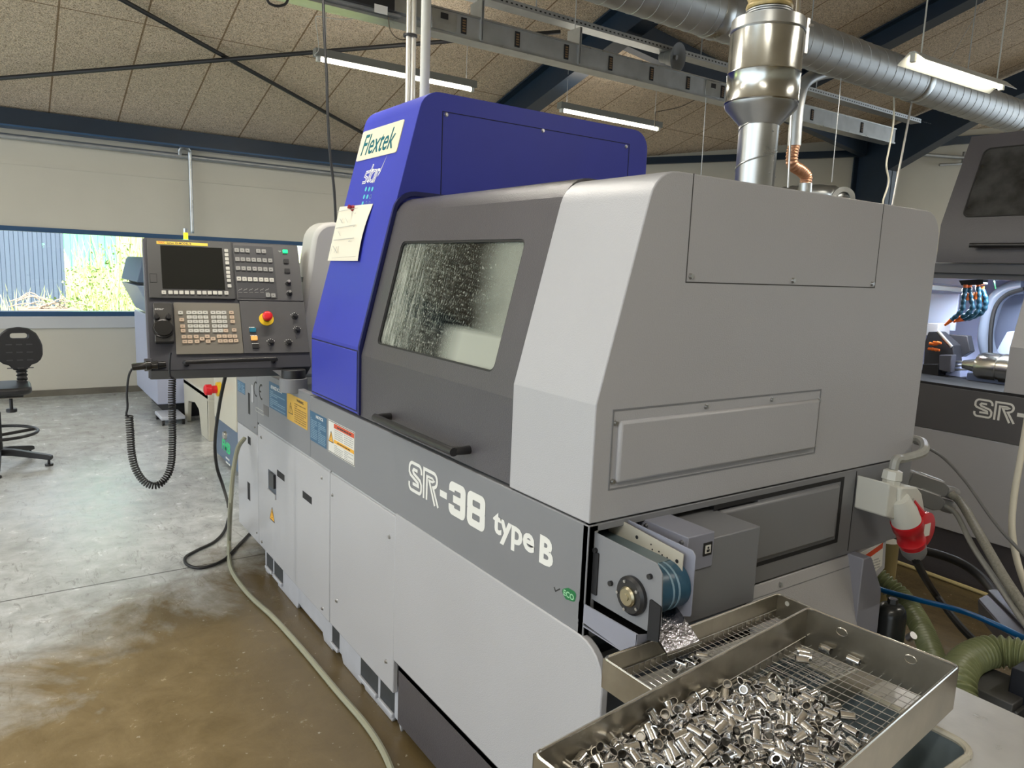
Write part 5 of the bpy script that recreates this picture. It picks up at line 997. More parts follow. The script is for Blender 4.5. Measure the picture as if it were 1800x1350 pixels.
3683,1070,288,2,85,-51,3787,1552,253,-34,-67,64,3778,2150,277,-37,-26,-88,3582,2904,92,-5,-99,0,3791,329,354,-63,-27,-72,4031,615,273,-93,-34,7,3896,1090,258,43,-40,-79,
3813,1307,267,-98,6,-13,3619,1816,320,89,-1,-44,3980,2158,439,36,92,-5,3900,2350,271,-44,88,9,3748,2709,223,-55,66,-50,3149,3138,92,99,0,0,4313,682,341,-95,-8,-27,
4201,1051,240,-90,-22,36,4013,1020,386,11,80,58,4439,1611,271,10,-45,88,4133,1863,191,-81,26,-51,4509,2449,413,66,-74,5,4483,2977,328,-23,81,53,4795,680,381,16,-54,-82,
4594,804,360,9,-92,35,4724,1165,415,10,-98,-11,4537,2169,290,38,89,21,4758,2255,157,-60,16,77,4696,2529,384,44,22,86,4571,2900,471,-41,-86,-26,4942,257,413,-96,-2,25,
4924,524,403,-73,-62,26,5028,1419,499,98,-14,3,5137,1577,393,-95,-21,-18,5009,1924,368,-42,89,13,4964,2287,261,79,10,59,4866,2659,517,-63,74,-17,4940,2934,332,9,-44,-88,
5511,169,440,-3,-61,78,5267,504,139,-3,-1,99,5236,859,378,35,-93,1,5416,1231,565,-88,13,44,5225,1770,486,77,-34,53,5388,2456,357,-45,49,-73,4872,2136,407,-39,-66,62,
5671,2806,474,36,22,-90,5727,3071,438,45,88,-11,5810,280,482,-56,-53,-62,5402,329,481,-89,-33,-28,5727,903,449,23,-94,21,5446,1391,450,-88,-43,-17,5851,1714,462,-97,-4,-20,
5788,2096,364,0,48,-87,5957,2239,358,69,-13,-69,5785,2657,433,-57,-55,-59,5754,2892,275,66,-73,9,5974,163,452,-28,52,-79,6165,390,349,-82,-19,-51,6015,944,397,-89,8,43,
5790,1357,475,16,-10,-97,6033,1424,472,94,-9,-30,6033,2058,375,-92,4,38,5424,1960,460,96,-17,19,6119,2317,425,-12,83,-53,6039,2854,323,-35,13,91,6425,476,354,39,47,78,
6540,532,554,-23,-77,58,6297,1078,481,-3,77,-62,6248,1359,406,-3,93,-35,6287,1818,425,83,-54,-5,6780,2017,469,1,-72,-68,6362,2293,353,63,-68,34,6565,2892,409,18,92,-31,
6377,2887,434,-22,-94,-24,7102,174,429,30,94,-1,6923,435,379,88,-43,-13,6939,732,344,-88,21,-40,7109,1087,383,-96,-25,-2,6432,1484,449,76,-22,-60,7119,2033,467,93,-24,-24,
6954,2302,481,4,-7,-99,6792,2495,510,-90,40,8,7241,2953,344,67,-60,-41,7410,251,443,-76,15,-61,7225,441,450,-53,-81,-18,7222,927,366,65,7,74,7385,1416,315,-61,37,-69,
7047,1265,468,-88,6,-45,7460,2033,398,-84,26,-46,689,346,92,37,-92,0,128,593,92,-13,-98,0,1447,3117,92,-99,0,0,3050,1318,92,-22,-96,0,]
items = []
FT1 = Matrix(((TU.x, TV.x, 0, TB.x), (TU.y, TV.y, 0, TB.y), (0, 0, 1, .8812), (0, 0, 0, 1)))
for i in range(0, len(PILE), 6):
    a = PILE[i:i+6]; q = Vector(a[3:]).to_track_quat('Z', 'Y')
    items.append(FT1 @ Matrix.Translation(Vector(a[:3])/1e4*TK) @ q.to_matrix().to_4x4())
for px_, py_, an in ((1198, 1172, .3), (1206, 1166, 1.2), (1214, 1163, 2.2), (1222, 1160, 2.9), (1233, 1154, .8), (1190, 1177, 1.9), (1216, 1171, .1)):
    u_, v_ = FR2.uv(px_, py_, .816); items.append(Matrix.Translation(FR2.p(u_, v_, .8180+.006*(an < .5))) @ Matrix.Rotation(an, 4, 'Z') @ Matrix.Rotation(1.5708, 4, 'X'))
def seen(M4):
    d = ROT.transposed() @ (M4.translation-CAM); x, y = 900+FOC*d.x/d.z, 675+FOC*d.y/d.z
    return (d.z + (2 if not (-10 < x < 1810 and -10 < y < 1362) else 0)) - M4.translation.z*1.2
low = items[-7:]; stray = items[-11:-7]; rest = sorted(items[:-11], key=lambda M4: (0 if abs(seen(M4)) < 9 else 1, seen(M4)))
nsel = 289; first = rest[:nsel]+stray+low; extra = rest[nsel:]
me = sleeve_mb(Matrix.Identity(4), 20).mesh('sleeve', [M_chrome, M_bore], ang=30)
for k, M4 in enumerate(first):
    o = bpy.data.objects.new('turned_sleeve', me); COL.objects.link(o); o.matrix_world = M4
    if k < nsel: props(o, 'shiny hollow turned metal sleeve lying in the heap in the front tray', 'sleeve', 'turned sleeves in the front tray')
    elif k < nsel+4: props(o, 'stray turned sleeve lying apart from the heap on bare mesh of the front tray', 'sleeve', 'stray sleeves in the front tray')
    else: props(o, 'shiny turned sleeve lying with a few others in the lower back tray', 'sleeve', 'turned sleeves in the back tray')
mb = MB()
for M4 in extra: put_sleeve(mb, M4, 14)
solo('turned_sleeve', mb, [M_chrome, M_bore], 'rest of the shiny turned sleeves under and behind the heap in the front tray', 'sleeves', 'remaining turned sleeves', kind='stuff', ang=30)

# work table with a sunken basin
M_tab = mat('worn_pale_steel', (.66, .66, .65), .30, .3, noise=.12, nscale=14, bump=.15, bscale=90)
tb = thing('work_table', (.24, -.6, 0), 'pale metal work table with a sunken basin under the trays', 'table')
zt = .796; x0, x1, y0, y1 = -.06, .546, -1.15, -.19
mb = MB(); hole_ = rrect(-.02, .352, -.685, -.28, .04, 6)
def outer_for(ref, cx, cy):
    return [(x1 if a > .25 else (x0 if a < .1 else a), y1 if b_ > cy+.1 else (-.76 if b_ < cy-.1 else b_)) for a, b_ in ref]
mb.frame(FW, outer_for(hole_, .166, -.48), hole_, zt-.02, zt); mb.box(x0, x1, y0, -.76, zt-.02, zt); part('table_top', mb, M_tab, tb, smooth=False)
mb = MB(); lp_ = [Vector((a, b_, zt+.002)) for a, b_ in hole_]; mb.tube(lp_+[lp_[0]], .007, 8, 1, caps=False); part('basin_lip', mb, mat('cream_rim', (.52, .49, .40), .35, noise=.2, nscale=20), tb)
mb = MB(); mb.frame(FW, rrect(-.022, .354, -.687, -.278, .04, 6), rrect(-.016, .348, -.681, -.284, .04, 6), zt-.16, zt-.001); mb.rect(FW, -.02, .352, -.685, -.28, zt-.165, zt-.158, .04); part('basin', mb, mat('blue_grey_basin', (.17, .21, .23), .35, .2), tb)
for a, b_ in ((.50, -.23), (.50, -1.1), (-.02, -.23), (-.02, -1.1)): mb = MB(); mb.box(a-.02, a+.02, b_-.02, b_+.02, 0, zt-.02); part('leg', mb, M_tab, tb)
# ---------------------------------------------------------------- lamps
M_tube = mat('lit_tube', (1, .97, .85), .5, emit=(1.0, .93, .74), estr=22.0)
M_tubeoff = mat('lamp_white', (.70, .70, .66), .4); M_refl = mat('lamp_reflector', (.75, .70, .52), .4)
LAMP_E = 31.0; UPW = .10
def batten(x0, x1, y, z, label, vis=True, watt=None, group=None):
    t = thing('ceiling_lamp', ((x0+x1)/2, y, z), label, 'lamp', group)
    mb = MB(); mb.box(x0, x1, y-.04, y+.04, z+.02, z+.085); part('lamp_housing', mb, mat('lamp_grey', (.22, .22, .20), .4), t, bevel=.004)
    mb = MB(); mb.cyl((x0+.06, y, z+.004), (x1-.06, y, z+.004), .015, n=14); part('tube', mb, M_tube, t, label='lit fluorescent tube')
    for x in (x0+.02, x1-.05): mb = MB(); mb.box(x, x+.03, y-.02, y+.02, z-.015, z+.02); part('tube_holder', mb, M_tubeoff, t)
    for x in (x0+.1, x1-.1): mb = MB(); mb.cyl((x, y, z+.085), (x, y, zc(y)), .0025, n=6); part('hanger_wire', mb, M_galvd, t)
    l = bpy.data.lights.new('lamp_light', 'AREA'); l.shape = 'RECTANGLE'; l.size = x1-x0-.1; l.size_y = .05; l.energy = watt or LAMP_E; l.color = (1, .94, .84)
    o = bpy.data.objects.new('lamp_light', l); COL.objects.link(o); o.parent = t; o.location = (0, 0, -.025)
    l2 = l.copy(); l2.energy = l.energy*UPW; l2.size_y = .12; o2 = bpy.data.objects.new('lamp_light', l2); COL.objects.link(o2); o2.parent = t; o2.location = (0, 0, .10); o2.rotation_euler = (math.pi, 0, 0); return t
batten(1.22, 2.80, 5.16, 3.3, 'grey batten lamp with lit tube hanging behind the two vertical pipes')
batten(3.90, 5.40, 5.26, 3.3, 'lit tube lamp showing just above the right end of the blue tower')
# reflector lamp at upper right
t = thing('ceiling_lamp', (5.4, 1.95, 3.3), 'lit tube lamp with white reflector hanging in front of the big round duct', 'lamp')
A0 = Vector((4.72, 1.99, 3.30)); B0 = Vector((6.10, 1.92, 3.30)); d_ = (B0-A0).normalized(); s_ = Vector((-d_.y, d_.x, 0))
FRf = F(A0, s_, (0, 0, 1), d_); L_ = (B0-A0).length
mb = MB(); mb.prism(FRf, [(-.02, .07), (.02, .07), (.11, -.005), (.108, -.009), (.018, .064), (-.018, .064), (-.108, -.009), (-.11, -.005)], 0, L_); part('reflector', mb, M_tubeoff, t, label='white angled reflector')
mb = MB(); mb.cyl(A0+d_*.06+Vector((0, 0, .018)), B0-d_*.06+Vector((0, 0, .018)), .014, n=14); part('tube', mb, M_tube, t, label='lit fluorescent tube')
for q in (A0+d_*.01, B0-d_*.05): mb = MB(); mb.box(q.x, q.x+.035, q.y-.018, q.y+.018, q.z-.002, q.z+.066); part('tube_holder', mb, M_whpl, t)
for k, h in ((.12, 1.8), (L_-.12, 1.8)): q = A0+d_*k; mb = MB(); mb.cyl(q+Vector((0, 0, .07)), q+Vector((0, 0, h)), .006, n=6); part('hanger_wire', mb, M_whpl, t)
mb = MB(); mb.cyl(A0+d_*.5+Vector((0, 0, .07)), (4.72+1.6, 2.0, 4.7), .002, n=5); part('hanger_wire', mb, M_galvd, t)
l = bpy.data.lights.new('lamp_light', 'AREA'); l.shape = 'RECTANGLE'; l.size = 1.3; l.size_y = .08; l.energy = LAMP_E; l.color = (1, .94, .84); o = bpy.data.objects.new('lamp_light', l); COL.objects.link(o); o.parent = t; o.location = (0, 0, -.03)
# unseen lamps added for their light, along the same rows behind and beside the camera
for i, (x, y) in enumerate(((-4.6, 5.2), (-.80, 1.95), (-3.4, 1.95), (-6.0, 1.95), (-5.2, -1.3), (-2.4, -1.6), (2.2, -1.6), (9.2, 1.95))):
    batten(x, x+1.5, y, 3.3 if y > -4 else 3.6, 'unseen ceiling tube lamp added out of view for its light', group='added tube lamps out of view')

# ---------------------------------------------------------------- duct and trunking
def spiral(mb, p0, p1, r, pitch, n=36):
    p0, p1 = Vector(p0), Vector(p1); d = p1-p0; L_ = d.length; q = d.normalized().to_track_quat('Z', 'Y'); N_ = int(L_/pitch*24); rp = []
    prof_ = []; k = 0; z = 0
    mb.lathe(p0, p1, [(0, r), (1, r)], n)
    for i in range(N_+1):
        a = 2*math.pi*i/24; rp.append(p0+q @ Vector((r*math.cos(a), r*math.sin(a), L_*i/N_)))
    mb.tube(rp, .0035 if r > .12 else .0026, 6, 1)
    return mb
YD = 2.66; ZD = 3.49; RD = .168
mb = spiral(MB(), (1.3, YD, ZD), (9.6, YD, ZD), RD, .135); 
dk = thing('ventilation_duct', (5, YD, ZD-RD), 'large silver spiral duct running along under the ceiling at upper right', 'duct')
part('duct_pipe', mb, M_galvd, dk)
for x in (3.25, 6.05, 8.2): mb = MB(); mb.lathe((x-.05, YD, ZD), (x+.05, YD, ZD), [(0, RD+.003), (.1, RD+.008), (.9, RD+.008), (1, RD+.003)], 36); part('coupling', mb, M_galv, dk)
for x in (4.4, 7.0): mb = MB(); mb.cyl((x, YD, ZD+RD), (x, YD, zc(YD)), .005, n=8); part('hanger', mb, M_galvd, dk)
mb = MB(); mb.cyl((8.85, YD, ZD-RD+.03), (8.85, YD, ZD-RD-.14), .10, n=24); mb.cyl((8.85, YD, ZD-RD-.14), (8.85, YD, ZD-RD-.16), .12, n=24); part('spigot', mb, M_galv, dk)
# busbar trunking
YT = 3.78
TF = F((0, YT-.06, 0), (1, 0, 0), (0, 0, 1), (0, -1, 0))
tk_ = thing('busbar_trunking', (3, YT, 3.28), 'long galvanised cable trunking with black tap-off slots above the blue tower', 'trunking')
mb = MB(); mb.fb(TF, -.2, 7.7, 3.275, 3.425, -.12, 0); part('trunk', mb, M_galvd, tk_)
mb = MB(); mb.fb(TF, -.2, 7.7, 3.262, 3.277, -.13, .012); mb.fb(TF, -.2, 7.7, 3.422, 3.434, -.13, .012); part('flange', mb, M_galv, tk_)
for px in (945, 1228, 1486, 1720): pass
tx = [on(500+p/3, 60, 2, 3.35).x for p in ()]
for px, py in ((815, 47), (909, 72), (995, 95), (1073, 110), (1145, 130), (1209, 147), (1270, 160), (1428, 195), (1515, 222)):
    u = TF.uv(px, py)[0]; mb = MB(); mb.fb(TF, u-.022, u+.022, 3.295, 3.405, 0, .006); s1 = part('slot', mb, M_gap, tk_, label='black tap-off slot')
    mb = MB(); 
    for k in range(5): mb.fb(TF, u-.013, u+.013, 3.308+.018*k, 3.318+.018*k, .006, .008)
    part('contact_row', mb, mat('copper_brown', (.22, .13, .06), .4), s1)
for px, py in ((780, 40), (1253, 152)):
    u = TF.uv(px, py)[0]; mb = MB(); mb.fb(TF, u-.10, u+.10, 3.283, 3.42, 0, .008); jb = part('joint_cover', mb, M_galv, tk_, bevel=.002)
    mb = MB(); mb.fb(TF, u-.03, u+.03, 3.36, 3.40, .008, .011); part('type_plate', mb, M_blk, jb)
for px in (845, 1018): 
    u = TF.uv(px, 70)[0]; mb = MB(); mb.frame(TF, [(u-.012, 3.27), (u+.012, 3.27), (u+.012, 3.56), (u-.012, 3.56)], [(u-.004, 3.28), (u+.004, 3.28), (u+.004, 3.55), (u-.004, 3.55)], -.14, .02); part('hanger_bracket', mb, M_galvd, tk_)
    q = TF.p(u, 3.56, -.06); mb = MB(); mb.cyl(q, (q.x, q.y, zc(q.y)), .004, n=6); part('hanger_rod', mb, M_galvd, tk_)
# tap-off box and neighbouring boxes
a0 = TF.uv(550, 0)[0]; a1 = TF.uv(684, 20)[0]
tb_ = thing('tap_off_box', TF.p((a0+a1)/2, 3.29, .05), 'black tap-off box with white label on the trunking at top centre', 'electrical box')
mb = MB(); mb.fb(TF, TF.uv(590, 0)[0], a1, 3.30, 3.56, .0, .09); part('box_body', mb, M_blk, tb_, bevel=.004)
u = TF.uv(669, 16, .09); mb = MB(); mb.fb(TF, u[0]-.045, u[0]+.05, u[1]-.028, u[1]+.025, .09, .0915); part('white_label', mb, M_white, tb_)
mb = MB(); mb.fb(TF, -1.0, TF.uv(585, 0)[0], 3.31, 3.33, .0, .03); mb.fb(TF, -1.0, TF.uv(700, 0)[0], 3.285, 3.30, .0, .05); part('support_rail', mb, M_galvd, tb_)
mb = MB(); mb.fb(TF, a1+.005, TF.uv(715, 10)[0], 3.31, 3.56, 0, .07); mb.fb(TF, TF.uv(722, 10)[0], TF.uv(742, 20)[0], 3.31, 3.60, 0, .06); part('terminal_box', mb, M_galv, tb_, bevel=.003)
# perforated cable tray behind the trunking
YP = 4.35
mb = MB(); PF_ = F((0, YP, 0), (1, 0, 0), (0, 0, 1), (0, -1, 0))
A1 = PF_.uv(760, -22); B1 = PF_.uv(1280, 128)
zA = A1[1]
mb.prism(F((0, YP, zA), (1, 0, 0), (0, 1, 0), (0, 0, 1)), [(A1[0]-1.5, -.07), (9.3, -.07), (9.3, .07), (A1[0]-1.5, .07)], 0, .004)
mb.fb(PF_, A1[0]-1.5, 9.3, zA, zA+.05, .068, .072); mb.fb(PF_, A1[0]-1.5, 9.3, zA, zA+.05, -.072, -.068)
ct = thing('cable_tray', (4, YP, zA), 'perforated metal cable tray behind the busbar trunking', 'cable tray'); part('tray_body', mb, M_galvd, ct)
mb = MB()
for k in range(170): x = A1[0]-.8+k*.05; mb.fb(PF_, x, x+.022, zA+.018, zA+.030, .072, .0725)
part('perforation', mb, M_gap, ct, kind='stuff')
for x in (2.9, 5.0, 7.0): mb = MB(); mb.cyl((x, YP, zA), (x, YP, zc(YP)), .006, n=6); part('hanger_rod', mb, M_galvd, ct)
# horn loudspeaker
q = on(1192, 101, 1, 4.2); r_ = .085
vd = (q-CAM).normalized(); ax = (vd*-.62+Vector((ROT[0][0], ROT[1][0], ROT[2][0]))*.75).normalized()
hs = thing('horn_loudspeaker', q, 'grey horn loudspeaker hanging on the cable tray near the ceiling', 'loudspeaker')
mb = MB(); mb.lathe(q-ax*.20, q, [(0, .045), (.35, .058), (.4, .070), (.7, .082), (.9, .115), (1, .138), (1, .130), (.9, .075), (.8, .02)], 28); part('horn', mb, mat('grey_plastic', (.14, .14, .135), .45), hs)
mb = MB(); mb.cyl(q-ax*.03, q-ax*.015, .022, n=14); part('centre_plug', mb, mat('dull_plug', (.25, .25, .24), .5), hs)
mb = MB(); mb.tube([q-ax*.12+Vector((-.02, 0, .06)), q-ax*.12+Vector((-.08, 0, .09)), q-ax*.16+Vector((-.16, .02, .08))], .012, 8); part('bracket', mb, M_galvd, hs)
# vertical service pipes into the tower, cable ties
for i, (px, x, r, lab, cat, m_) in enumerate(((717, .19, .0105, 'thin steel pipe rising from the blue tower, leftmost of the bundle', 'pipe', M_steel), (725, .22, .0125, 'thicker steel pipe rising from the blue tower beside the white pipe', 'pipe', M_steel), (747, .30, .019, 'white plastic pipe rising from the top of the blue tower', 'pipe', M_whpl))):
    q = on(px, 120, 1, 1.62 if i < 2 else 1.5); mb = MB(); mb.cyl((q.x, q.y, 2.24), (q.x, q.y, zc(q.y)-.01), r, n=16); solo('service_pipe', mb, m_, lab, cat)
q = on(721, 63, 1, 1.62); mb = MB(); mb.lathe((q.x, q.y, q.z-.004), (q.x, q.y, q.z+.004), [(0, .028), (1, .028)], 16); solo('cable_tie', mb, M_blk, 'black tie round the steel pipes above the blue tower', 'tie')
def cable(name, pts, r, m_, label, cat='cable', sub=8, n=8, rf=None):
    mb = MB(); mb.tube(pts, r, n, sub, rf=rf); return solo(name, mb, m_, label, cat)
cable('hanging_cable', [pY(x, y, 2.62) for x, y in ((566, -60), (568, 0), (570, 60), (574, 130), (576, 200), (580, 270), (587, 330), (590, 385), (590, 400))], .0075, M_rub, 'black cable hanging from the ceiling to the off-white far cover')
cable('cable_loop', [pY(x, y, 3.6) for x, y in ((466, -30), (470, 0), (480, 9), (494, 10), (505, 2), (512, -30))], .008, M_rub, 'short black cable loop hanging at the top edge left of the tap-off box')
cable('thin_cable', [pY(x, y, 4.9) for x, y in ((556, 100), (553, 96), (560, 87), (558, 60), (555, 35), (560, 29), (600, 34), (640, 30), (656, 26))], .003, M_whpl, 'thin pale cable running from the trunking to the left lamp')
cable('thin_cable', [pY(x, y, 3.7) for x, y in ((683, 30), (685, 50), (695, 65), (710, 70), (720, 62))], .004, mat('brown_cable', (.16, .12, .08), .5), 'thin brown cable drooping below the tap-off box')
cable('thin_cable', [pY(x, y, 5.0) for x, y in ((1151, 226), (1152, 200), (1158, 196), (1195, 188), (1240, 170), (1280, 180))], .005, mat('brown_cable', (.16, .12, .08), .5), 'dark cable running from the trunking to the second lamp')
cable('hanging_cable', [pY(x, y, 2.75) for x, y in ((1568, 110), (1571, 160), (1571, 210), (1564, 255), (1558, 290), (1562, 320), (1553, 350), (1552, 362))], .0085, M_cream, 'cream cable hanging in front of the dark blue column')
for i, (pts, Y, r, lab, m_) in enumerate((
    (((1612, 130), (1568, 365)), 2.7, .010, 'thin steel tube right of the cream hanging cable', M_steel),
    (((1481, 110), (1462, 320)), 2.66, .0035, 'thin grey hanging cord left of the column', M_galvd),
    (((1243, 145), (1232, 312)), 3.72, .0035, 'thin pale cord hanging right of the blue tower', M_galvd),
    (((1398, 60), (1385, 330)), 2.6, .008, 'slim steel tube beside the silver exhaust canister', M_steel),
    (((1408, -60), (1400, 60)), .30, .007, 'slim steel rod holding the silver exhaust canister', M_steel))):
    mb = MB(); a = pY(*pts[0], Y); b_ = pY(*pts[1], Y); mb.cyl(a, b_, r, n=8); solo('hanging_tube' if r > .0055 else 'hanging_wire', mb, m_, lab, 'tube' if r > .0055 else 'wire')
# conduit rail along the window wall with a drop
mb = MB(); A2 = on(-900, 134, 1, 8.50); B2 = on(800, 330, 1, 8.50); mb.cyl(A2, B2, .030, n=12); rl = thing('compressed_air_line', (0, 8.5, 2.4), 'grey compressed air pipe along the window wall with a vertical drop', 'pipe'); part('main_pipe', mb, M_galvd, rl)
C2 = on(316, 272, 1, 8.46); D2 = on(326, 398, 1, 8.46)
mb = MB(); mb.tube([C2, C2+Vector((0, -.02, .06)), C2+Vector((.05, -.03, .09)), C2+Vector((.10, -.02, .06)), C2+Vector((.11, 0, -.05)), Vector((C2.x+.11, 8.44, 2.0)), Vector((C2.x+.11, 8.44, 1.9))], .022, 10, 4); part('drop_pipe', mb, M_galv, rl)
mb = MB(); a = onp(1612, 271, WN, WN.dot(WA)-.08); b_ = onp(1760, 282, WN, WN.dot(WA)-.08); mb.cyl(a, b_, .03, n=10); q = a.lerp(b_, .56); mb.cyl(q+Vector((0, 0, .09)), q-Vector((0, 0, .09)), .035, n=10); mb.cyl(q-Vector((0, 0, .09)), q-Vector((.35, -.2, .13)), .02, n=8); solo('wall_pipe', mb, M_galvd, 'dark pipe with a valve on the wall right of the column', 'pipe')

# ---------------------------------------------------------------- exhaust canister on the machine
ex = Vector((.850, .30, 1.85)); eu = thing('exhaust_canister', ex, 'shiny silver canister and duct rising from the light grey end cover', 'exhaust')
def ez(z): return Vector((ex.x, ex.y, z))
mb = spiral(MB(), ez(1.852), ez(2.08), .058, .11, 40); part('lower_pipe', mb, M_galv, eu)
mb = MB(); mb.lathe(ez(2.075), ez(2.135), [(0, .059), (.05, .060), (.8, .103), (1, .106)], 48); part('cone', mb, M_galv, eu)
mb = MB(); mb.lathe(ez(2.135), ez(2.335), [(0, .105), (.02, .1075), (.04, .105), (.42, .105), (.43, .1065), (.45, .105), (1, .105)], 56); part('canister', mb, mat('shiny_galvanised', (.62, .63, .60), .2, 1.0, noise=.25, nscale=14), eu)
mb = MB(); mb.lathe(ez(2.335), ez(2.375), [(0, .107), (.1, .109), (.15, .106), (.9, .104), (1, .07)], 48); part('lid', mb, M_galv, eu)
mb = MB(); pr = [(0, .062)]
for k in range(4): pr += [(.05+k*.23, .066), (.17+k*.23, .066), (.22+k*.23, .060)]
mb.lathe(ez(2.375), ez(2.402), pr, 40); part('hose_sleeve', mb, M_galvd, eu)
mb = MB(); mb.tube([ez(2.402), ez(2.6), ez(2.8), ez(3.2)], .064, 30, 40, rf=lambda s: .064+.003*math.sin(s*200)); part('flexible_hose', mb, mat('yellow_foil_hose', (.62, .47, .20), .4, .2, noise=.5, nscale=40), eu)
q = ez(2.31)+Vector((.078, -.074, 0)); mb = MB(); mb.box(q.x-.008, q.x+.008, q.y-.008, q.y+.008, q.z-.03, q.z+.07); mb.cyl(q+Vector((0, 0, .05)), q+Vector((.015, -.015, .05)), .005, n=8); part('clamp_latch', mb, M_screw, eu, bevel=.002)
for a_, z in ((-1.7, 1.935), (-.7, 1.93), (-1.7, 2.055), (-.9, 2.06)): mb = MB(); p = ez(z)+Vector((.058*math.cos(a_), .058*math.sin(a_), 0)); mb.cyl(p, p+Vector((math.cos(a_), math.sin(a_), 0))*.004, .003, n=8); part('rivet', mb, M_screw, eu)
# second exhaust: thin spiral pipe with copper flexible elbow
YQ = 2.9
mb = MB(); mb.tube([pY(x, y, YQ) for x, y in ((1530, 118), (1480, 124), (1440, 130), (1414, 146), (1404, 175), (1399, 215), (1396, 256))], .055, 20, 8); br2 = thing('branch_pipe', pY(1396, 256, YQ), 'slim silver branch pipe with a copper coloured flexible bend', 'pipe'); part('steel_pipe', mb, M_galvd, br2)
mb = MB(); mb.tube([pY(x, y, YQ) for x, y in ((1396, 254), (1392, 275), (1394, 290), (1408, 300), (1417, 310), (1416, 324))], .05, 20, 30, rf=lambda s: .050+.003*math.sin(s*260)); part('flexible_bend', mb, mat('copper_foil', (.62, .33, .20), .32, .7), br2)
mb = MB(); mb.cyl(pY(1416, 322, YQ), pY(1414, 352, YQ), .056, n=20); part('pipe_end', mb, M_galv, br2)
q = pY(1464, 345, 3.6); mb = MB(); P4 = [q+Vector((.25*math.cos(t)-.0, -.1, .25*math.sin(t)*0)) for t in (0, 1)]
mb.tube([q+Vector((-.35, .5, -.02)), q+Vector((-.1, .2, .03)), q+Vector((.05, 0, 0)), q+Vector((.1, -.1, -.15))], .155, 24, 10, rf=lambda s: .10+.006*math.sin(s*220)); mb.frame(F(q+Vector((.03, -.1, -.03)), (.82, -.57, 0), (0, 0, 1), (-.57, -.82, 0)), circ(0, 0, .125, 28), circ(0, 0, .072, 28), -.03, .02)
solo('flexible_duct', mb, M_galv, 'ribbed silver flexible duct end showing above the grey machine', 'duct')
# ---------------------------------------------------------------- second machine, across the aisle
X2 = 3.222; m2 = thing('turning_machine', (3.7, .2, 0), 'second grey lathe at the right edge with its door raised and lit inside', 'machine')
FX2 = F((X2, 0, 0), (0, -1, 0), (0, 0, 1), (-1, 0, 0))
YA, YB = 1.75, -1.4
mb = MB(); mb.box(X2, X2+1.3, YB, YA, .285, .828); part('side_panel', mb, M_light, m2, bevel=.003)
mb = MB(); mb.box(X2+.03, X2+1.25, YB, YA, .0, .28); part('kick_panel', mb, M_char, m2)
mb = MB(); mb.box(X2-.004, X2+.03, YB, YA, .832, 1.078); b2 = part('side_band', mb, mat('dark_band_paint', (.115, .113, .118), .42, noise=.08, nscale=5), m2, bevel=.002)
mb = MB(); mb.box(X2+.0, X2+.9, YB, YA, 1.078, 1.092); part('door_sill', mb, M_gap, m2)
mb = MB(); q0 = FX2.uv(1711, 728); q1 = FX2.uv(1711, 704); hh = .135; stroke_glyphs(mb, FX2, q0[0], q0[1]-.01, .100, w0=.0046); part('lettering', mb, M_white, b2, smooth=False, label='large white outlined lettering')
# raised door
dq = [FX2.uv(1655, 395), FX2.uv(1636, 465)]; YD2 = .892
s1 = on(1655, 395, 1, YD2); s2 = on(1708, 240, 1, YD2)
mb = MB(); mb.prism(FP, [(X2, 1.755), (X2, s1.z), (s2.x, s2.z), (s2.x+.03, s2.z), (X2+.04, s1.z-.01), (X2+.04, 1.755)], YB, YD2); d2 = part('raised_door', mb, M_char, m2, label='charcoal raised door')
dn = Vector((s2.x-s1.x, 0, s2.z-s1.z)).normalized(); FD2 = F((X2, 0, s1.z), (0, -1, 0), dn, Vector((-dn.z, 0, dn.x)))
w0 = FD2.uv(1735, 263); w1 = FD2.uv(1692, 380)
mb = MB(); mb.rect(FD2, (w0[0]+w1[0])/2, 1.1, w1[1], w0[1], 0, .002, .03); part('window_pane', mb, mat('smoky_glass', (.06, .062, .062), .15, noise=.8, nscale=9), d2, label='smoky streaked window pane')
mb = MB(); mb.frame(FD2, rrect((w0[0]+w1[0])/2-.008, 1.108, w1[1]-.008, w0[1]+.008, .036), rrect((w0[0]+w1[0])/2, 1.1, w1[1], w0[1], .03), 0, .003); part('window_seal', mb, M_rub, d2)
hz_ = FX2.uv(1730, 432); mb = MB(); mb.tube([(X2, -hz_[0], hz_[1]), (X2-.04, -hz_[0]-.01, hz_[1]), (X2-.045, -hz_[0]-.05, hz_[1]), (X2-.045, -.6, hz_[1])], .013, 10, 5); part('handle', mb, M_blk, d2)
mb = MB(); mb.box(X2+.03, X2+.10, YB, YA-.5, 1.70, 1.75); mb.box(X2+.06, X2+.12, YB, YA-.5, 1.67, 1.70); part('door_rail', mb, mat('rail_grey', (.12, .12, .125), .35, .5), m2)
mb = MB(); mb.box(X2+.06, X2+1.3, YD2+.12, YA, 1.09, 2.2) if False else None
mb = MB(); mb.box(X2+.12, X2+1.3, YB, YA-.5, 1.75, 1.80); mb.box(X2+.95, X2+1.3, YB, YA, 1.09, 1.80); part('chamber_shell', mb, M_light, m2)
M_lav = mat('chamber_lavender_paint', (.36, .40, .58), .38, noise=.08, nscale=6)
def ip(n, mb, m_, **k): return part(n, mb, m_, chm, **k)
mb = MB(); mb.box(X2+.93, X2+.95, -.6, 1.72, 1.09, 1.75); mb.box(X2+.1, X2+.95, 1.70, 1.72, 1.09, 1.75); mb.box(X2+.1, X2+.95, -.62, -.6, 1.09, 1.75)
mb.prism(FP, [(X2+.55, 1.09), (X2+.93, 1.30), (X2+.93, 1.09)], -.6, 1.7); chm = part('work_chamber', mb, M_lav, m2)
def at2(px, py, d): return on(px, py, 0, X2+d)
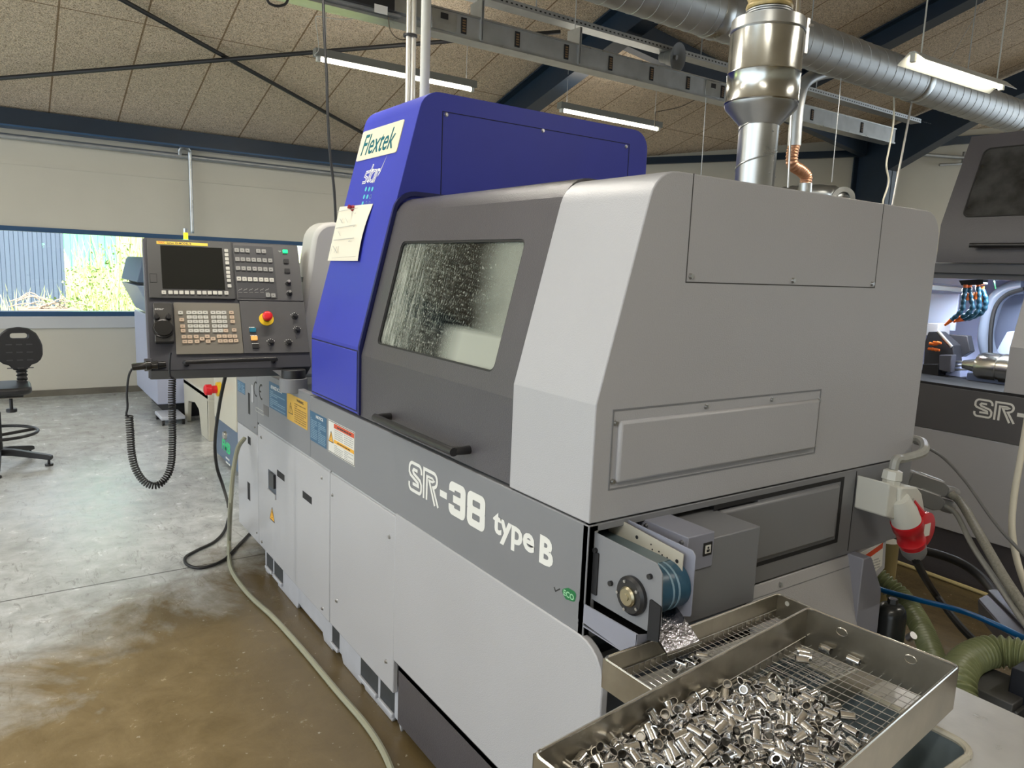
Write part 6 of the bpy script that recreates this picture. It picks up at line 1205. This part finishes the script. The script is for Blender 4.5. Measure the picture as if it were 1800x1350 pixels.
def quad(px, d0, d1, m_, nm, bev=.004, **k):  # convex polygon outline given by pixels on plane X2+d0, thickened away from the camera
    fr = F((X2+d0, 0, 0), (0, -1, 0), (0, 0, 1), (-1, 0, 0)); mb = MB(); mb.prism(fr, [fr.uv(*p) for p in px], -(d1-d0), 0); return ip(nm, mb, m_, bevel=bev, **k)
M_pale = mat('chamber_pale_panel', (.52, .58, .74), .3); M_slt = mat('chamber_slate', (.10, .13, .22), .35)
quad([(1640, 468), (1698, 468), (1716, 492), (1716, 505), (1640, 498)], .60, .62, M_pale, 'upper_panel'); quad([(1636, 500), (1692, 505), (1692, 514), (1636, 510)], .54, .62, mat('bright_rail', (.75, .82, .92), .25, .5), 'slide_rail')
quad([(1634, 516), (1686, 516), (1677, 582), (1628, 580)], .62, .64, M_pale, 'slide_cover'); quad([(1628, 568), (1650, 568), (1648, 590), (1626, 590)], .45, .60, M_light, 'slide_block')
quad([(1755, 520), (1800, 515), (1800, 600), (1742, 625)], .80, .82, mat('chamber_mid', (.20, .23, .33), .4), 'guard_panel'); quad([(1770, 583), (1800, 580), (1800, 625), (1745, 628)], .70, .78, M_pale, 'sloped_guard')
quad([(1700, 655), (1775, 660), (1775, 690), (1695, 682)], .35, .60, M_slt, 'spindle_support'); quad([(1665, 640), (1688, 640), (1690, 680), (1655, 678)], .45, .55, M_lav, 'lower_guard')
M_tool = mat('dark_tooling', (.03, .03, .035), .4)
quad([(1632, 583), (1648, 583), (1675, 607), (1678, 640), (1640, 668), (1622, 668), (1626, 600)], .40, .50, M_tool, 'tool_carrier'); quad([(1651, 624), (1673, 624), (1670, 655), (1650, 650)], .34, .40, mat('tool_block_grey', (.09, .09, .11), .4), 'tool_block')
quad([(1664, 588), (1700, 590), (1706, 618), (1690, 628), (1684, 612), (1668, 602)], .50, .56, M_tool, 'tool_arm'); quad([(1622, 640), (1650, 640), (1648, 680), (1618, 674)], .36, .46, M_gap, 'turret_base')
mb = MB(); mb.cyl(at2(1649, 583, .38), at2(1673, 610, .38), .012, n=10); ip('bright_edge', mb, M_steel)
for y in (596, 604, 612): mb = MB(); mb.cyl(at2(1672, 636+(y-596)*.9, .42), at2(1708, 636+(y-596)*.8, .42), .006, n=8); ip('tool_shank', mb, M_steel)
a = at2(1716, 643, .40); mb = MB(); mb.lathe(a, a+Vector((0, -.40, 0)), [(0, .03), (.04, .075), (.1, .085), (.32, .085), (.33, .080), (.36, .080), (.37, .088), (1, .088)], 32); mb.cyl(a+Vector((0, .07, 0)), a, .025, .04, n=20); ip('spindle_nose', mb, mat('brushed_spindle', (.55, .53, .47), .25, 1.0))
mb = MB(); mb.tube([at2(x, y, .66) for x, y in ((1800, 503), (1775, 508), (1752, 525), (1740, 555), (1733, 590), (1738, 620), (1745, 630))], .045, 16, 6); ip('supply_hose', mb, mat('grey_blue_hose', (.17, .20, .26), .3))
mb = MB(); mb.tube([at2(x, y, .60) for x, y in ((1800, 508), (1770, 518), (1750, 540), (1742, 580), (1741, 628))], .013, 8, 6); mb.tube([at2(x, y, .5) for x, y in ((1641, 482), (1655, 472), (1680, 467), (1712, 472), (1730, 474))], .013, 8, 6); ip('black_hose', mb, M_rub) if False else None
mb = MB(); mb.tube([at2(x, y, .60) for x, y in ((1800, 508), (1770, 518), (1750, 540), (1742, 580), (1741, 628))], .013, 8, 6); ip('black_hose', mb, M_rub)
mb = MB(); mb.tube([at2(x, y, .5) for x, y in ((1641, 482), (1655, 472), (1680, 467), (1712, 472), (1730, 474))], .013, 8, 6); ip('black_hose', mb, M_rub)
quad([(1685, 493), (1722, 491), (1722, 470), (1730, 470), (1728, 500), (1690, 502)], .30, .36, M_blk, 'nozzle_manifold', bev=.002); mb = MB(); mb.lathe(at2(1738, 474, .34), at2(1772, 474, .34), [(0, .018), (.2, .022), (.3, .018), (.5, .022), (.6, .018), (.8, .022), (1, .016)], 12); ip('fitting', mb, mat('brass', (.35, .28, .14), .3, 1.0))
mb = MB(); mb.cyl(at2(1738, 488, .33), at2(1763, 487, .33), .011, n=8); mb.cyl(at2(1747, 490, .33), at2(1750, 508, .33), .003, n=6); ip('green_valve', mb, mat('green_valve', (.02, .14, .05), .4))
M_seg = mat('blue_segment', (.01, .06, .10), .35); M_org = mat('orange_nozzle', (.80, .16, .02), .4, noise=.1)
for i, P in enumerate((((1697, 505), (1694, 525), (1692, 542), (1684, 553), (1673, 562)), ((1704, 505), (1707, 525), (1709, 540), (1700, 552), (1690, 558)), ((1719, 503), (1721, 525), (1719, 545), (1708, 556), (1693, 560)), ((1726, 508), (1733, 528), (1728, 547), (1712, 557), (1696, 561)))):
    pts = [at2(x, y, .30+.02*i) for x, y in P]; L_ = sum((b_-a).length for a, b_ in zip(pts[:-1], pts[1:]))
    nz = ip('coolant_nozzle', (lambda mb: mb.tube(pts, .012, 10, 12, rf=lambda s: .011+.004*abs(math.sin(s*95))))(MB()), M_seg, label='segmented blue coolant hose')
    mb = MB(); mb.cyl(pts[0]+Vector((0, 0, .015)), pts[0]-Vector((0, 0, .01)), .012, n=10); ip('orange_collar', mb, M_org)
    if i: mb = MB(); mb.cyl(pts[0]+Vector((0, 0, -.035)), pts[0]-Vector((0, 0, .075)), .016, n=10); ip('orange_valve', mb, M_org)
    if i < 2 or i == 3: d_ = (pts[-1]-pts[-2]).normalized(); mb = MB(); mb.lathe(pts[-1], pts[-1]+d_*.05, [(0, .013), (.4, .010), (1, .006)], 10); ip('orange_nozzle', mb, M_org)
for k, (x, y) in enumerate(((1634, 604), (1641, 602), (1632, 613), (1638, 614))): mb = MB(); a = at2(x, y, .33); mb.lathe(a, a+Vector((0, -.045, .0)), [(0, .009), (.4, .008), (.5, .011), (1, .007)], 10); ip('orange_nozzle', mb, M_org)
l = bpy.data.lights.new('machine_light', 'AREA'); l.shape = 'RECTANGLE'; l.size = .5; l.size_y = .06; l.energy = 13; l.color = (.82, .90, 1.0); o = bpy.data.objects.new('machine_light', l); COL.objects.link(o); o.parent = m2; o.location = Vector((X2+.35, .75, 1.66))-m2.location; o.rotation_euler = (0, .25, 1.57)
mb = MB(); a = at2(1765, 469, .40); mb.box(a.x-.02, a.x+.02, a.y-.10, a.y+.08, a.z-.004, a.z+.012); ip('work_light', mb, mat('white_light', (1, 1, 1), .5, emit=(.85, .93, 1), estr=5.0))
# end cover of the second machine
mb = MB(); mb.prism(FP, rpoly([(X2-.002, 1.092), (X2-.002, 1.33), (X2+.13, 1.74), (X2+.5, 1.74), (X2+.5, 1.092)], [0, .01, 0, 0, 0]), -.62, .47); part('end_cover', mb, M_light, m2, bevel=.003)
mb = MB(); mb.box(X2+.1, X2+1.3, YB, .3, 1.8, 1.9); part('roof_plate', mb, M_light, m2)

# ---------------------------------------------------------------- plug, connectors, hoses on the end of the machine
def P_(px, py, d): r = ray(px, py); return CAM + r*d           # point on the line of sight, d metres ahead
YPg = -.075; FG = F((0, YPg, 0), (1, 0, 0), (0, 0, 1), (0, -1, 0))
pg = thing('power_socket', (1.2, YPg, .8), 'white wall socket with red plug and red flap on the end of the grey machine', 'socket')
mb = MB(); mb.prism(FG, rpoly([FG.uv(*p) for p in ((1557, 909), (1592, 913), (1606, 905), (1598, 862), (1590, 851), (1561, 851))], .008, 3), -.02, .04); mb.prism(FG, [FG.uv(*p) for p in ((1540, 904), (1557, 909), (1561, 851), (1546, 845), (1546, 850))], -.072, .03)
part('socket_housing', mb, M_whpl, pg, bevel=.006)
mb = MB(); a = FG.p(*FG.uv(1580, 876, .03), .03); b_ = FG.p(*FG.uv(1593, 916, .04), .04); mb.lathe(a, b_, [(0, .030), (.5, .040), (1, .042)], 28); part('socket_collar', mb, M_whpl, pg)
c = FG.p(*FG.uv(1604, 958, .045), .045); ax = (c-b_).normalized()
mb = MB(); mb.lathe(b_, c, [(0, .045), (.3, .044), (.35, .040), (.75, .038), (.8, .041), (1, .037)], 28); part('red_plug', mb, M_red, pg)
mb = MB(); mb.lathe(c, c+ax*.045, [(0, .038), (.6, .036), (.95, .028), (1, .014)], 24); part('cable_gland', mb, mat('grey_plastic_gland', (.20, .20, .20), .45), pg)
q = FG.p(*FG.uv(1621, 930, .055), .055); mb = MB(); mb.lathe(q, q+Vector((0, -.014, 0)), [(0, .056), (.8, .056), (1, .050)], 32); mb.tube([q+Vector((-.02, .0, .05)), q+Vector((-.045, .02, .085))], .014, 8, 1); part('red_flap', mb, M_red, pg)
mb = MB(); fq = F(q+Vector((0, -.0142, 0)), (1, 0, 0), (0, 0, 1), (0, -1, 0)); mb.fb(fq, -.018, .018, -.018, .022, 0, .001); part('flap_label', mb, M_stkwht, pg)
mb = MB(); a = FG.p(*FG.uv(1566, 851), .0); mb.lathe(a, a+Vector((.004, 0, .045)), [(0, .026), (.3, .026), (.35, .030), (.9, .028), (1, .018)], 8); part('top_gland', mb, M_whpl, pg)
mb = MB(); fh = F((0, YPg-.0405, 0), (1, 0, 0), (0, 0, 1), (0, -1, 0)); a = FG.uv(1563, 877); mb.fb(fh, a[0], a[0]+.065, a[1]-.008, a[1]+.004, 0, .001); part('brand_plate', mb, M_inkg, pg) if False else part('type_mark', mb, M_inkg, pg)
c_end = c+ax*.045
M_gcab = mat('grey_cable', (.36, .36, .33), .4, noise=.15, nscale=60); M_gcab2 = mat('braided_grey_cable', (.30, .29, .24), .5, noise=.4, nscale=150)
top_g = FG.p(*FG.uv(1566, 851), .0)+Vector((.004, 0, .045))
cable('supply_cable', [top_g, top_g+Vector((.01, 0, .03)), FG.p(*FG.uv(1588, 806), .0), FG.p(*FG.uv(1606, 795), .02), FG.p(*FG.uv(1620, 786), .01), Vector((1.43, .0, 1.115)), Vector((1.40, .06, 1.12))], .014, M_gcab, 'grey cable arching from the top of the white socket to the machine edge')
cable('supply_cable', [c_end, c_end+ax*.03, P_(1640, 1038, 2.75), P_(1690, 1103, 2.62), P_(1740, 1150, 2.5)], .013, M_rub, 'black cable hanging from the red plug down to the floor')
for i, (g, lab) in enumerate(((((1594, 838), (1660, 862)), 'upper grey cable connector behind the white socket'), (((1590, 862), (1652, 885)), 'lower grey cable connector behind the white socket'))):
    t = thing('cable_connector', P_(*g[0], 2.85), lab, 'connector'); a = P_(*g[0], 2.85); b_ = P_(*g[1], 2.85); d_ = (b_-a).normalized(); s_ = Vector((0, 0, 1))-d_*d_.z; fr = F(a, d_, s_, s_.cross(d_).normalized()*1); L_ = (b_-a).length
    mb = MB(); mb.prism(fr, rpoly([(0, -.03), (L_*.8, -.032), (L_, -.018), (L_, .018), (L_*.8, .032), (0, .03)], .008, 3), -.03, .03); part('connector_body', mb, mat('dark_grey_metal', (.22, .22, .22), .4, .3), t, bevel=.004)
    mb = MB(); mb.lathe(b_, b_+d_*.055, [(0, .022), (.4, .026), (.9, .024), (1, .014)], 12); part('gland', mb, mat('grey_plastic_gland', (.20, .20, .20), .45), t)
    mb = MB(); mb.prism(fr, [(L_*.3, .030), (L_*.85, .030), (L_*.85, .034), (L_*.3, .034)], -.022, .022); part('clip', mb, M_galvd, t)
for i, (pts, r, m_, lab) in enumerate((
    ([(1672, 869, 2.83), (1690, 885, 2.78), (1722, 940, 2.55), (1762, 1010, 2.35), (1800, 1068, 2.2), (1830, 1110, 2.1)], .0155, M_gcab2, 'thick braided grey cable running from the upper connector to the right edge'),
    ([(1662, 890, 2.83), (1682, 905, 2.76), (1710, 960, 2.55), (1750, 1020, 2.38), (1790, 1080, 2.2), (1815, 1115, 2.1)], .0095, M_gcab, 'thinner grey cable running below the braided one to the right edge'),
    ([(1607, 778, 3.0), (1622, 783, 2.98), (1660, 806, 2.9), (1700, 850, 2.8), (1750, 920, 2.6), (1800, 975, 2.45), (1830, 1000, 2.4)], .006, mat('thin_grey_cable', (.16, .16, .16), .35), 'thin dark grey cable arching from the machine edge to the right edge of view'),
    ([(1812, 700, 2.9), (1797, 790, 2.85), (1783, 870, 2.8), (1779, 930, 2.75), (1788, 985, 2.7), (1806, 1040, 2.6)], .012, M_cream, 'cream cable hanging in front of the second machine'),
    ([(1556, 948, 3.2), (1590, 962, 3.15), (1640, 972, 3.05), (1690, 990, 2.95), (1730, 1020, 2.85), (1760, 1062, 2.7)], .018, M_rub, 'thick black hose curving below the red plug'),
    ([(1520, 1026, 2.75), (1560, 1040, 2.7), (1620, 1056, 2.6), (1690, 1074, 2.45), (1750, 1098, 2.3), (1800, 1122, 2.2), (1830, 1140, 2.15)], .0095, mat('blue_hose', (.0, .10, .30), .3), 'bright blue air hose crossing behind the full tray'))):
    cable('cable' if i < 4 else 'hose', [P_(*p) for p in pts], r, m_, lab, 'cable' if i < 4 else 'hose', n=10)
M_ghose = mat('olive_corrugated_hose', (.22, .25, .12), .32, noise=.15, nscale=20)
for i, (pts, r, lab) in enumerate((
    ([(1530, 1000, 2.85), (1550, 1020, 2.82), (1586, 1052, 2.75), (1615, 1095, 2.6), (1638, 1150, 2.42), (1650, 1210, 2.25)], .034, 'olive ribbed hose running down behind the black filter canister'),
    ([(1688, 1240, 1.95), (1684, 1195, 2.0), (1700, 1163, 2.08), (1738, 1146, 2.12), (1780, 1148, 2.1), (1830, 1160, 2.05)], .042, 'olive ribbed hose bending to the right edge behind the tray corner'))):
    mb = MB(); mb.tube([P_(*p) for p in pts], r, 20, 80, rf=lambda s, r=r: r+.0045*math.sin(s*360)); solo('ribbed_hose', mb, M_ghose, lab, 'hose')
mb = MB(); q_ = P_(1560, 950, 3.0); mb.cyl(q_, (q_.x, q_.y, 0), .045, n=16); solo('oil_pipe', mb, mat('amber_plastic', (.30, .24, .11), .4), 'short amber pipe behind the small guard plate with the warning label', 'pipe')
q = P_(1569, 1060, 2.45); fc_ = thing('filter_canister', q-Vector((0, 0, .25)), 'black round oil filter canister behind the tray', 'filter')
mb = MB(); mb.lathe(q-Vector((0, 0, .26)), q, [(0, .047), (.84, .047), (.92, .043), (.97, .034), (1, .020)], 32); part('filter_body', mb, mat('satin_black', (.02, .022, .022), .25), fc_)
mb = MB(); mb.lathe(q, q+Vector((0, 0, .016)), [(0, .017), (1, .016)], 6); part('end_nut', mb, mat('satin_black', (.02, .022, .022), .25), fc_)
mb = MB(); mb.box(1.40, 1.48, .05, .45, .0, .40); mb.box(1.40, 1.62, .10, .50, .0, .30); mb.box(1.40, 1.50, -.03, .2, .20, .36); solo('oil_pump', mb, M_gap, 'black pump unit behind the lavender bracket beside the filter canister', 'pump', bevel=.01)
mb = MB(); mb.cyl(P_(1597, 1122, 2.3), P_(1606, 1117, 2.28), .012, n=10); mb.cyl(P_(1600, 1127, 2.3), P_(1603, 1110, 2.3), .005, n=8); solo('pipe_fitting', mb, M_screw, 'small bright pipe fitting right of the filter canister', 'fitting')
# dark bracket at the right edge
A = [P_(1720, 1052, 2.5), P_(1764, 1030, 2.55), P_(1860, 1215, 2.0)]
n3 = (A[1]-A[0]).cross(A[2]-A[0]).normalized(); n3 = n3 if n3.z > 0 else -n3
q = F(A[0], A[1]-A[0], n3.cross((A[1]-A[0]).normalized()), n3)
G4 = [q.uv(*p) for p in ((1720, 1052), (1764, 1030), (1870, 1125), (1870, 1225))]
mb = MB(); mb.prism(q, rpoly(G4, [.012, .012, 0, 0], 4), -.004, 0); G5 = [G4[0], G4[3]]
mb.ribbon(q, [tuple(G4[0]), tuple(G4[3])], .006, -.07, -.004); mb.ribbon(q, [tuple((Vector(G4[0])*.45+Vector(G4[1])*.55)), tuple((Vector(G4[3])*.45+Vector(G4[2])*.55))], .03, 0, .008)
solo('drip_guard', mb, mat('plum_grey_metal', (.10, .095, .115), .35, .3), 'dark grey sheet-metal guard at the right edge above the ribbed hose', 'guard', bevel=.004)
mb = MB(); a = P_(1727, 1196, 2.05); mb.box(a.x-.06, a.x+.10, a.y-.10, a.y+.06, a.z-.08, a.z); mb.box(a.x-.05, a.x+.09, a.y-.11, a.y-.10, a.z-.06, a.z-.02); solo('junction_box', mb, mat('dark_junction', (.07, .07, .07), .4), 'small dark box on the floor side of the table corner', 'electrical box', bevel=.003)
a = P_(1795, 1210, 2.0); mb = MB(); mb.box(a.x-.03, a.x+.09, a.y-.12, a.y+.02, 0, a.z+.06); solo('machine_post', mb, mat('navy_black', (.012, .014, .022), .4), 'dark navy post at the lower right edge', 'post', bevel=.004)
cable('floor_cable', [on(x, y, 2, .012) for x, y in ((1540, 975), (1600, 996), (1660, 1018), (1736, 1046), (1800, 1072))], .011, mat('cream_yellow', (.60, .50, .25), .45), 'yellowish cable on the floor along the second machine')

# ---------------------------------------------------------------- floor cables
cable('floor_cable', [P_(398, 652, 3.35), P_(386, 710, 3.5), P_(378, 775, 3.75), P_(381, 820, 3.9), P_(392, 855, 4.05)] + [on(x, y, 2, .010) for x, y in ((401, 890), (398, 925), (380, 950), (345, 968), (326, 980), (330, 993), (355, 998), (392, 985), (420, 958), (440, 937), (452, 925))], .0085, M_rub, 'black cable hanging behind the control panel and looped on the floor')
cable('floor_cable', [P_(430, 770, 3.9), P_(418, 788, 3.85), P_(410, 830, 3.75), P_(405, 890, 3.6), on(403, 945, 2, .04)] + [on(x, y, 2, .012) for x, y in ((403, 985), (412, 1012), (440, 1048), (480, 1085), (530, 1140), (590, 1212), (640, 1270), (672, 1318), (692, 1365), (700, 1400))], .0115, mat('olive_grey_cable', (.30, .30, .22), .4), 'long olive-grey cable running along the floor beside the machine')

# ---------------------------------------------------------------- swivel chair
cc = Vector((-1.13, 5.42, 0)); ch = thing('swivel_chair', cc, 'black moulded work chair with foot ring at the left edge', 'chair')
YB_ = 5.55; FCh = F((0, YB_, 0), (1, 0, 0), (0, 0, 1), (0, -1, 0))
def cp2(px, py): return FCh.uv(px, py)
M_pu = mat('black_moulded_foam', (.022, .022, .025), .42, bump=.2, bscale=120)
cxm = cp2(33, 600)[0]
outl = [cp2(*p) for p in ((19, 652), (24, 650), (50, 650), (55, 641), (70, 636), (75.5, 622), (74, 604), (64, 586), (50, 577), (33, 575))]
right = [(u-cxm, v) for u, v in outl if u >= cxm-.0]; right = sorted(right, key=lambda p: p[1])
full = [(cxm+u, v) for u, v in right] + [(cxm-u, v) for u, v in right[::-1]]
full = rpoly(full, .012, 3)
vs_c = cp2(33, 590)
mb = MB(); hc = (cxm, vs_c[1]); inner = rrect(cxm-.055, cxm+.055, hc[1]-.020, hc[1]+.020, .016, 4)
n_ = 40
def ray_out(P, c, th):  # crossing of the outline in direction th
    d = Vector((math.cos(th), math.sin(th))); best = None
    for i in range(len(P)):
        a = Vector(P[i])-Vector(c); b_ = Vector(P[(i+1) % len(P)])-Vector(c); e = b_-a; den = d.x*e.y-d.y*e.x
        if abs(den) < 1e-12: continue
        t = (a.x*e.y-a.y*e.x)/den; s = (a.x*d.y-a.y*d.x)/den
        if t > 0 and -1e-6 <= s <= 1+1e-6 and (best is None or t > best): best = t
    return (c[0]+d.x*best, c[1]+d.y*best)
oo = [ray_out(full, hc, 2*math.pi*i/n_+.001) for i in range(n_)]; ii = [ray_out(inner, hc, 2*math.pi*i/n_+.001) for i in range(n_)]
mb.frame(FCh, oo, ii, -.03, .02); part('backrest', mb, M_pu, ch, bevel=.010)
for r_ in range(4):
    for k in (-1, 0, 1): mb = MB(); mb.fb(FCh, cxm+k*.065-.02, cxm+k*.065+.02, hc[1]-.07-r_*.06, hc[1]-.062-r_*.06, .02, .022); part('backrest_rib', mb, mat('rib_grey', (.06, .06, .065), .4), ch)
a = FCh.p(*cp2(38, 652), -.01); b_ = FCh.p(*cp2(38, 672), .02); mb = MB(); mb.tube([a+Vector((0, 0, .03)), a, b_, b_+Vector((-.05, 0, -.05)), Vector((cc.x, cc.y, b_.z-.05))], .035, 12, 10, rf=lambda s: .034+.006*math.sin(s*220)); part('backrest_stem', mb, M_rub, ch)
zs = cp2(20, 680)[1]; xs = cp2(54, 680)[0]
mb = MB(); mb.rect(FW, xs-.46, xs, cc.y-.26, cc.y+.18, zs-.01, zs+.045, .10); st_ = part('seat', mb, M_pu, ch, bevel=.018)
mb = MB(); mb.box(cc.x-.12, cc.x+.18, cc.y-.08, cc.y+.08, zs-.05, zs-.012); mb.cyl((cc.x+.10, cc.y-.12, zs-.13), (cc.x+.10, cc.y-.12, zs-.05), .012, n=10); mb.cyl((cc.x+.10, cc.y-.12, zs-.15), (cc.x+.10, cc.y-.12, zs-.125), .035, n=14); part('seat_mechanism', mb, M_blk, ch, bevel=.004)
mb = MB(); mb.cyl((cc.x, cc.y, .12), (cc.x, cc.y, .42), .032, n=20); mb.m = 1; mb.cyl((cc.x, cc.y, .42), (cc.x, cc.y, zs-.04), .018, n=20); part('gas_column', mb, [M_blk, M_chrome], ch)
rz = .26; mb = MB(); mb.tube([(cc.x+.26*math.cos(t), cc.y+.26*math.sin(t), rz) for t in [k*math.pi/12 for k in range(25)]], .012, 10, 2, caps=False); part('foot_ring', mb, M_blk, ch)
for t in (.4, 2.5, 4.6): mb = MB(); mb.tube([(cc.x, cc.y, rz-.02), (cc.x+.26*math.cos(t), cc.y+.26*math.sin(t), rz-.01)], .012, 8, 1); part('ring_spoke', mb, M_blk, ch)
for k in range(5):
    t = -.35+k*2*math.pi/5; e = Vector((math.cos(t), math.sin(t), 0)); mb = MB(); s_ = Vector((-e.y, e.x, 0)); fr = F(cc, e, (0, 0, 1), s_)
    mb.prism(fr, [(.0, .14), (.10, .135), (.34, .085), (.36, .075), (.36, .05), (.33, .05), (.1, .085), (0, .09)], -.022, .022); mb.cyl(cc+e*.335+Vector((0, 0, .012)), cc+e*.335+Vector((0, 0, .05)), .010, n=8); lg = part('leg', mb, M_blk, ch, bevel=.004)
    mb = MB(); mb.cyl(cc+e*.335, cc+e*.335+Vector((0, 0, .016)), .028, n=16); part('glide', mb, M_blk, lg)

# ---------------------------------------------------------------- background machines by the window
bm = thing('milling_machine', (.8, 7.2, 0), 'pale blue machine with angled hood standing by the window', 'machine')
M_pb = mat('pale_blue_paint', (.26, .33, .44), .4); M_pb2 = mat('slate_blue_paint', (.10, .15, .23), .4)
FBk = F((0, 6.7, 0), (1, 0, 0), (0, 0, 1), (0, -1, 0))
mb = MB(); mb.box(.17, 1.9, 6.7, 8.0, .16, 1.02); part('cabinet', mb, mat('pale_lavender_paint', (.42, .45, .58), .4), bm, bevel=.01)
mb = MB(); mb.box(.3, 1.8, 6.8, 7.9, .0, .16); part('plinth', mb, M_gap, bm)
mb = MB(); mb.prism(FBk, [(.16, 1.05), (1.9, 1.05), (1.9, 1.33), (.03, 1.33)], -1.1, 0); part('lower_hood', mb, M_pb, bm, bevel=.008)
mb = MB(); mb.prism(FBk, [(.03, 1.36), (1.9, 1.36), (1.9, 1.60), (.10, 1.60), (.08, 1.57)], -1.1, 0); part('upper_hood', mb, M_pb2, bm, bevel=.008)
mb = MB(); mb.fb(FBk, .09, 1.8, 1.335, 1.358, -1.0, .004); part('hood_gap', mb, M_gap, bm)
a = FBk.uv(355, 665); mb = MB(); mb.fb(FBk, .50, .80, .22, .80, 0, .015); pn_ = part('gauge_panel', mb, mat('gauge_panel_grey', (.30, .33, .42), .35), bm, bevel=.004)
mb = MB(); mb.fb(FBk, .56, .68, .34, .58, .015, .02); part('sight_glass', mb, mat('pale_green_glass', (.55, .72, .68), .2), pn_)
for x in (.55, .63, .72): mb = MB(); a = FBk.p(x, .27, .015); mb.cyl(a, a+Vector((0, -.03, 0)), .028, n=18); part('gauge', mb, M_whpl, pn_)
mb = MB(); mb.cyl(FBk.p(.63, .74, .04), FBk.p(.70, .62, .04), .014, n=8); part('red_handle', mb, mat('orange_red_handle', (.65, .10, .04), .4), pn_)
# second machine far behind the pendant, right of it
mb = MB(); q = on(545, 490, 1, 7.0); mb.box(2.1, 3.2, 7.0, 8.0, 0, q.z+.12); solo('machine_tool', mb, mat('navy_machine_paint', (.03, .05, .11), .4), 'dark blue machine glimpsed between control panel and off-white cover', 'machine', bevel=.02)
# cream plastic stand
cs = thing('plastic_stand', (.65, 6.1, 0), 'cream moulded plastic stand beside the cream control cabinet', 'stand')
FSt = F((.41, 0, 0), (0, -1, 0), (0, 0, 1), (-1, 0, 0)); z1 = .42
mb = MB(); mb.prism(FSt, rpoly([(-6.64, 0), (-6.54, 0), (-6.48, .22), (-6.15, .26), (-5.98, .22), (-5.90, 0), (-5.62, 0), (-5.60, z1), (-6.66, z1)], [.01, .01, .06, .02, .05, .01, .01, .02, .02], 3), -.04, 0); part('front_frame', mb, M_cream, cs, bevel=.006)
mb = MB(); mb.box(.41, .9, 5.60, 6.66, z1-.05, z1+.01); part('top', mb, M_cream, cs, bevel=.012)
mb = MB(); mb.box(.41, .9, 5.60, 5.64, .0, z1-.05); part('end_frame', mb, M_cream, cs, bevel=.006)
mb = MB(); mb.box(.86, .9, 5.64, 6.66, .0, z1-.05); part('back_frame', mb, M_cream, cs)
# cream control cabinet with emergency stop
kb = thing('control_cabinet', (.55, 4.6, 0), 'cream and slate control cabinet with a red stop button behind the machine end', 'cabinet')
XC = .30; FK = F((XC, 0, 0), (0, -1, 0), (0, 0, 1), (-1, 0, 0))
u0 = FK.uv(414, 700)[0]; u1 = FK.uv(376, 700)[0]; vmid = FK.uv(410, 757)[1]; vtop = FK.uv(400, 648)[1]; vbot = .02
ya, yb = -u0, -u1
mb = MB(); mb.box(XC, XC+.35, min(ya, yb), max(ya, yb), vmid, vtop+.25); cb = part('cream_box', mb, M_cream, kb, bevel=.008)
mb = MB(); mb.box(XC+.05, XC+.8, min(ya, yb)-.05, max(ya, yb)+.2, 0.03, vmid-.005); mb.box(XC+.1, XC+.75, min(ya, yb), max(ya, yb), 0, .03); mb.m = 0; part('lower_cabinet', mb, M_pb2, kb, bevel=.004)
mb = MB(); mb.box(XC+.02, XC+.8, min(ya, yb)-.09, min(ya, yb)-.055, .05, vtop+.2); part('dark_side', mb, mat('near_black_green', (.018, .024, .024), .4), kb, bevel=.004)
a = FK.uv(388, 684); q = FK.p(a[0], a[1], 0); mb = MB(); mb.cyl(q, q+Vector((-.03, 0, 0)), .055, n=20); part('stop_button_ring', mb, M_yel, cb); mb = MB(); mb.lathe(q+Vector((-.0301, 0, 0)), q+Vector((-.12, 0, 0)), [(0, .03), (.4, .03), (.45, .042), (.9, .042), (1, .03)], 20); part('stop_button', mb, mat('signal_red', (.72, .012, .02), .35), cb)
FK2 = F((XC+.05, 0, 0), (0, -1, 0), (0, 0, 1), (-1, 0, 0)); a = FK2.uv(390, 784); b_ = FK2.uv(404, 795)
mb = MB(); mb.text(FK2, 'FMB', a[0], b_[1]-.02, .085, width=(b_[0]-a[0])*1.05, bold=.04, shear=.2); part('lettering', mb, mat('green_glow_print', (.0, .62, .20), .4), kb, smooth=False, label='green lettering')
mb = MB(); textlines(mb, FK2, a[0]+.12, b_[0], b_[1]-.12, b_[1]-.05, 2, .0004, seed=50); part('caption', mb, M_white, kb, smooth=False)
a = FK2.uv(397, 765); q = FK2.p(a[0], a[1], 0); mb = MB(); mb.lathe(q, q+Vector((-.02, 0, 0)), [(0, .035), (1, .03)], 16); part('lock', mb, M_steel, kb)
# flat device on the floor
q = on(330, 741, 2, 0); dv = thing('dolly', q, 'small flat white dolly on the floor behind the coiled cable', 'dolly')
mb = MB(); mb.box(q.x-.26, q.x-.04, q.y-.12, q.y+.25, .05, .085); part('deck', mb, mat('pale_dolly', (.55, .58, .66), .35), dv, bevel=.01)
for dx, dy in ((-.24, -.1), (-.06, -.1), (-.24, .22), (-.06, .22)): mb = MB(); mb.cyl((q.x+dx-.012, q.y+dy, .025), (q.x+dx+.012, q.y+dy, .025), .025, n=14); mb.box(q.x+dx-.006, q.x+dx+.006, q.y+dy-.01, q.y+dy+.01, .03, .055); part('wheel', mb, M_blk, dv)
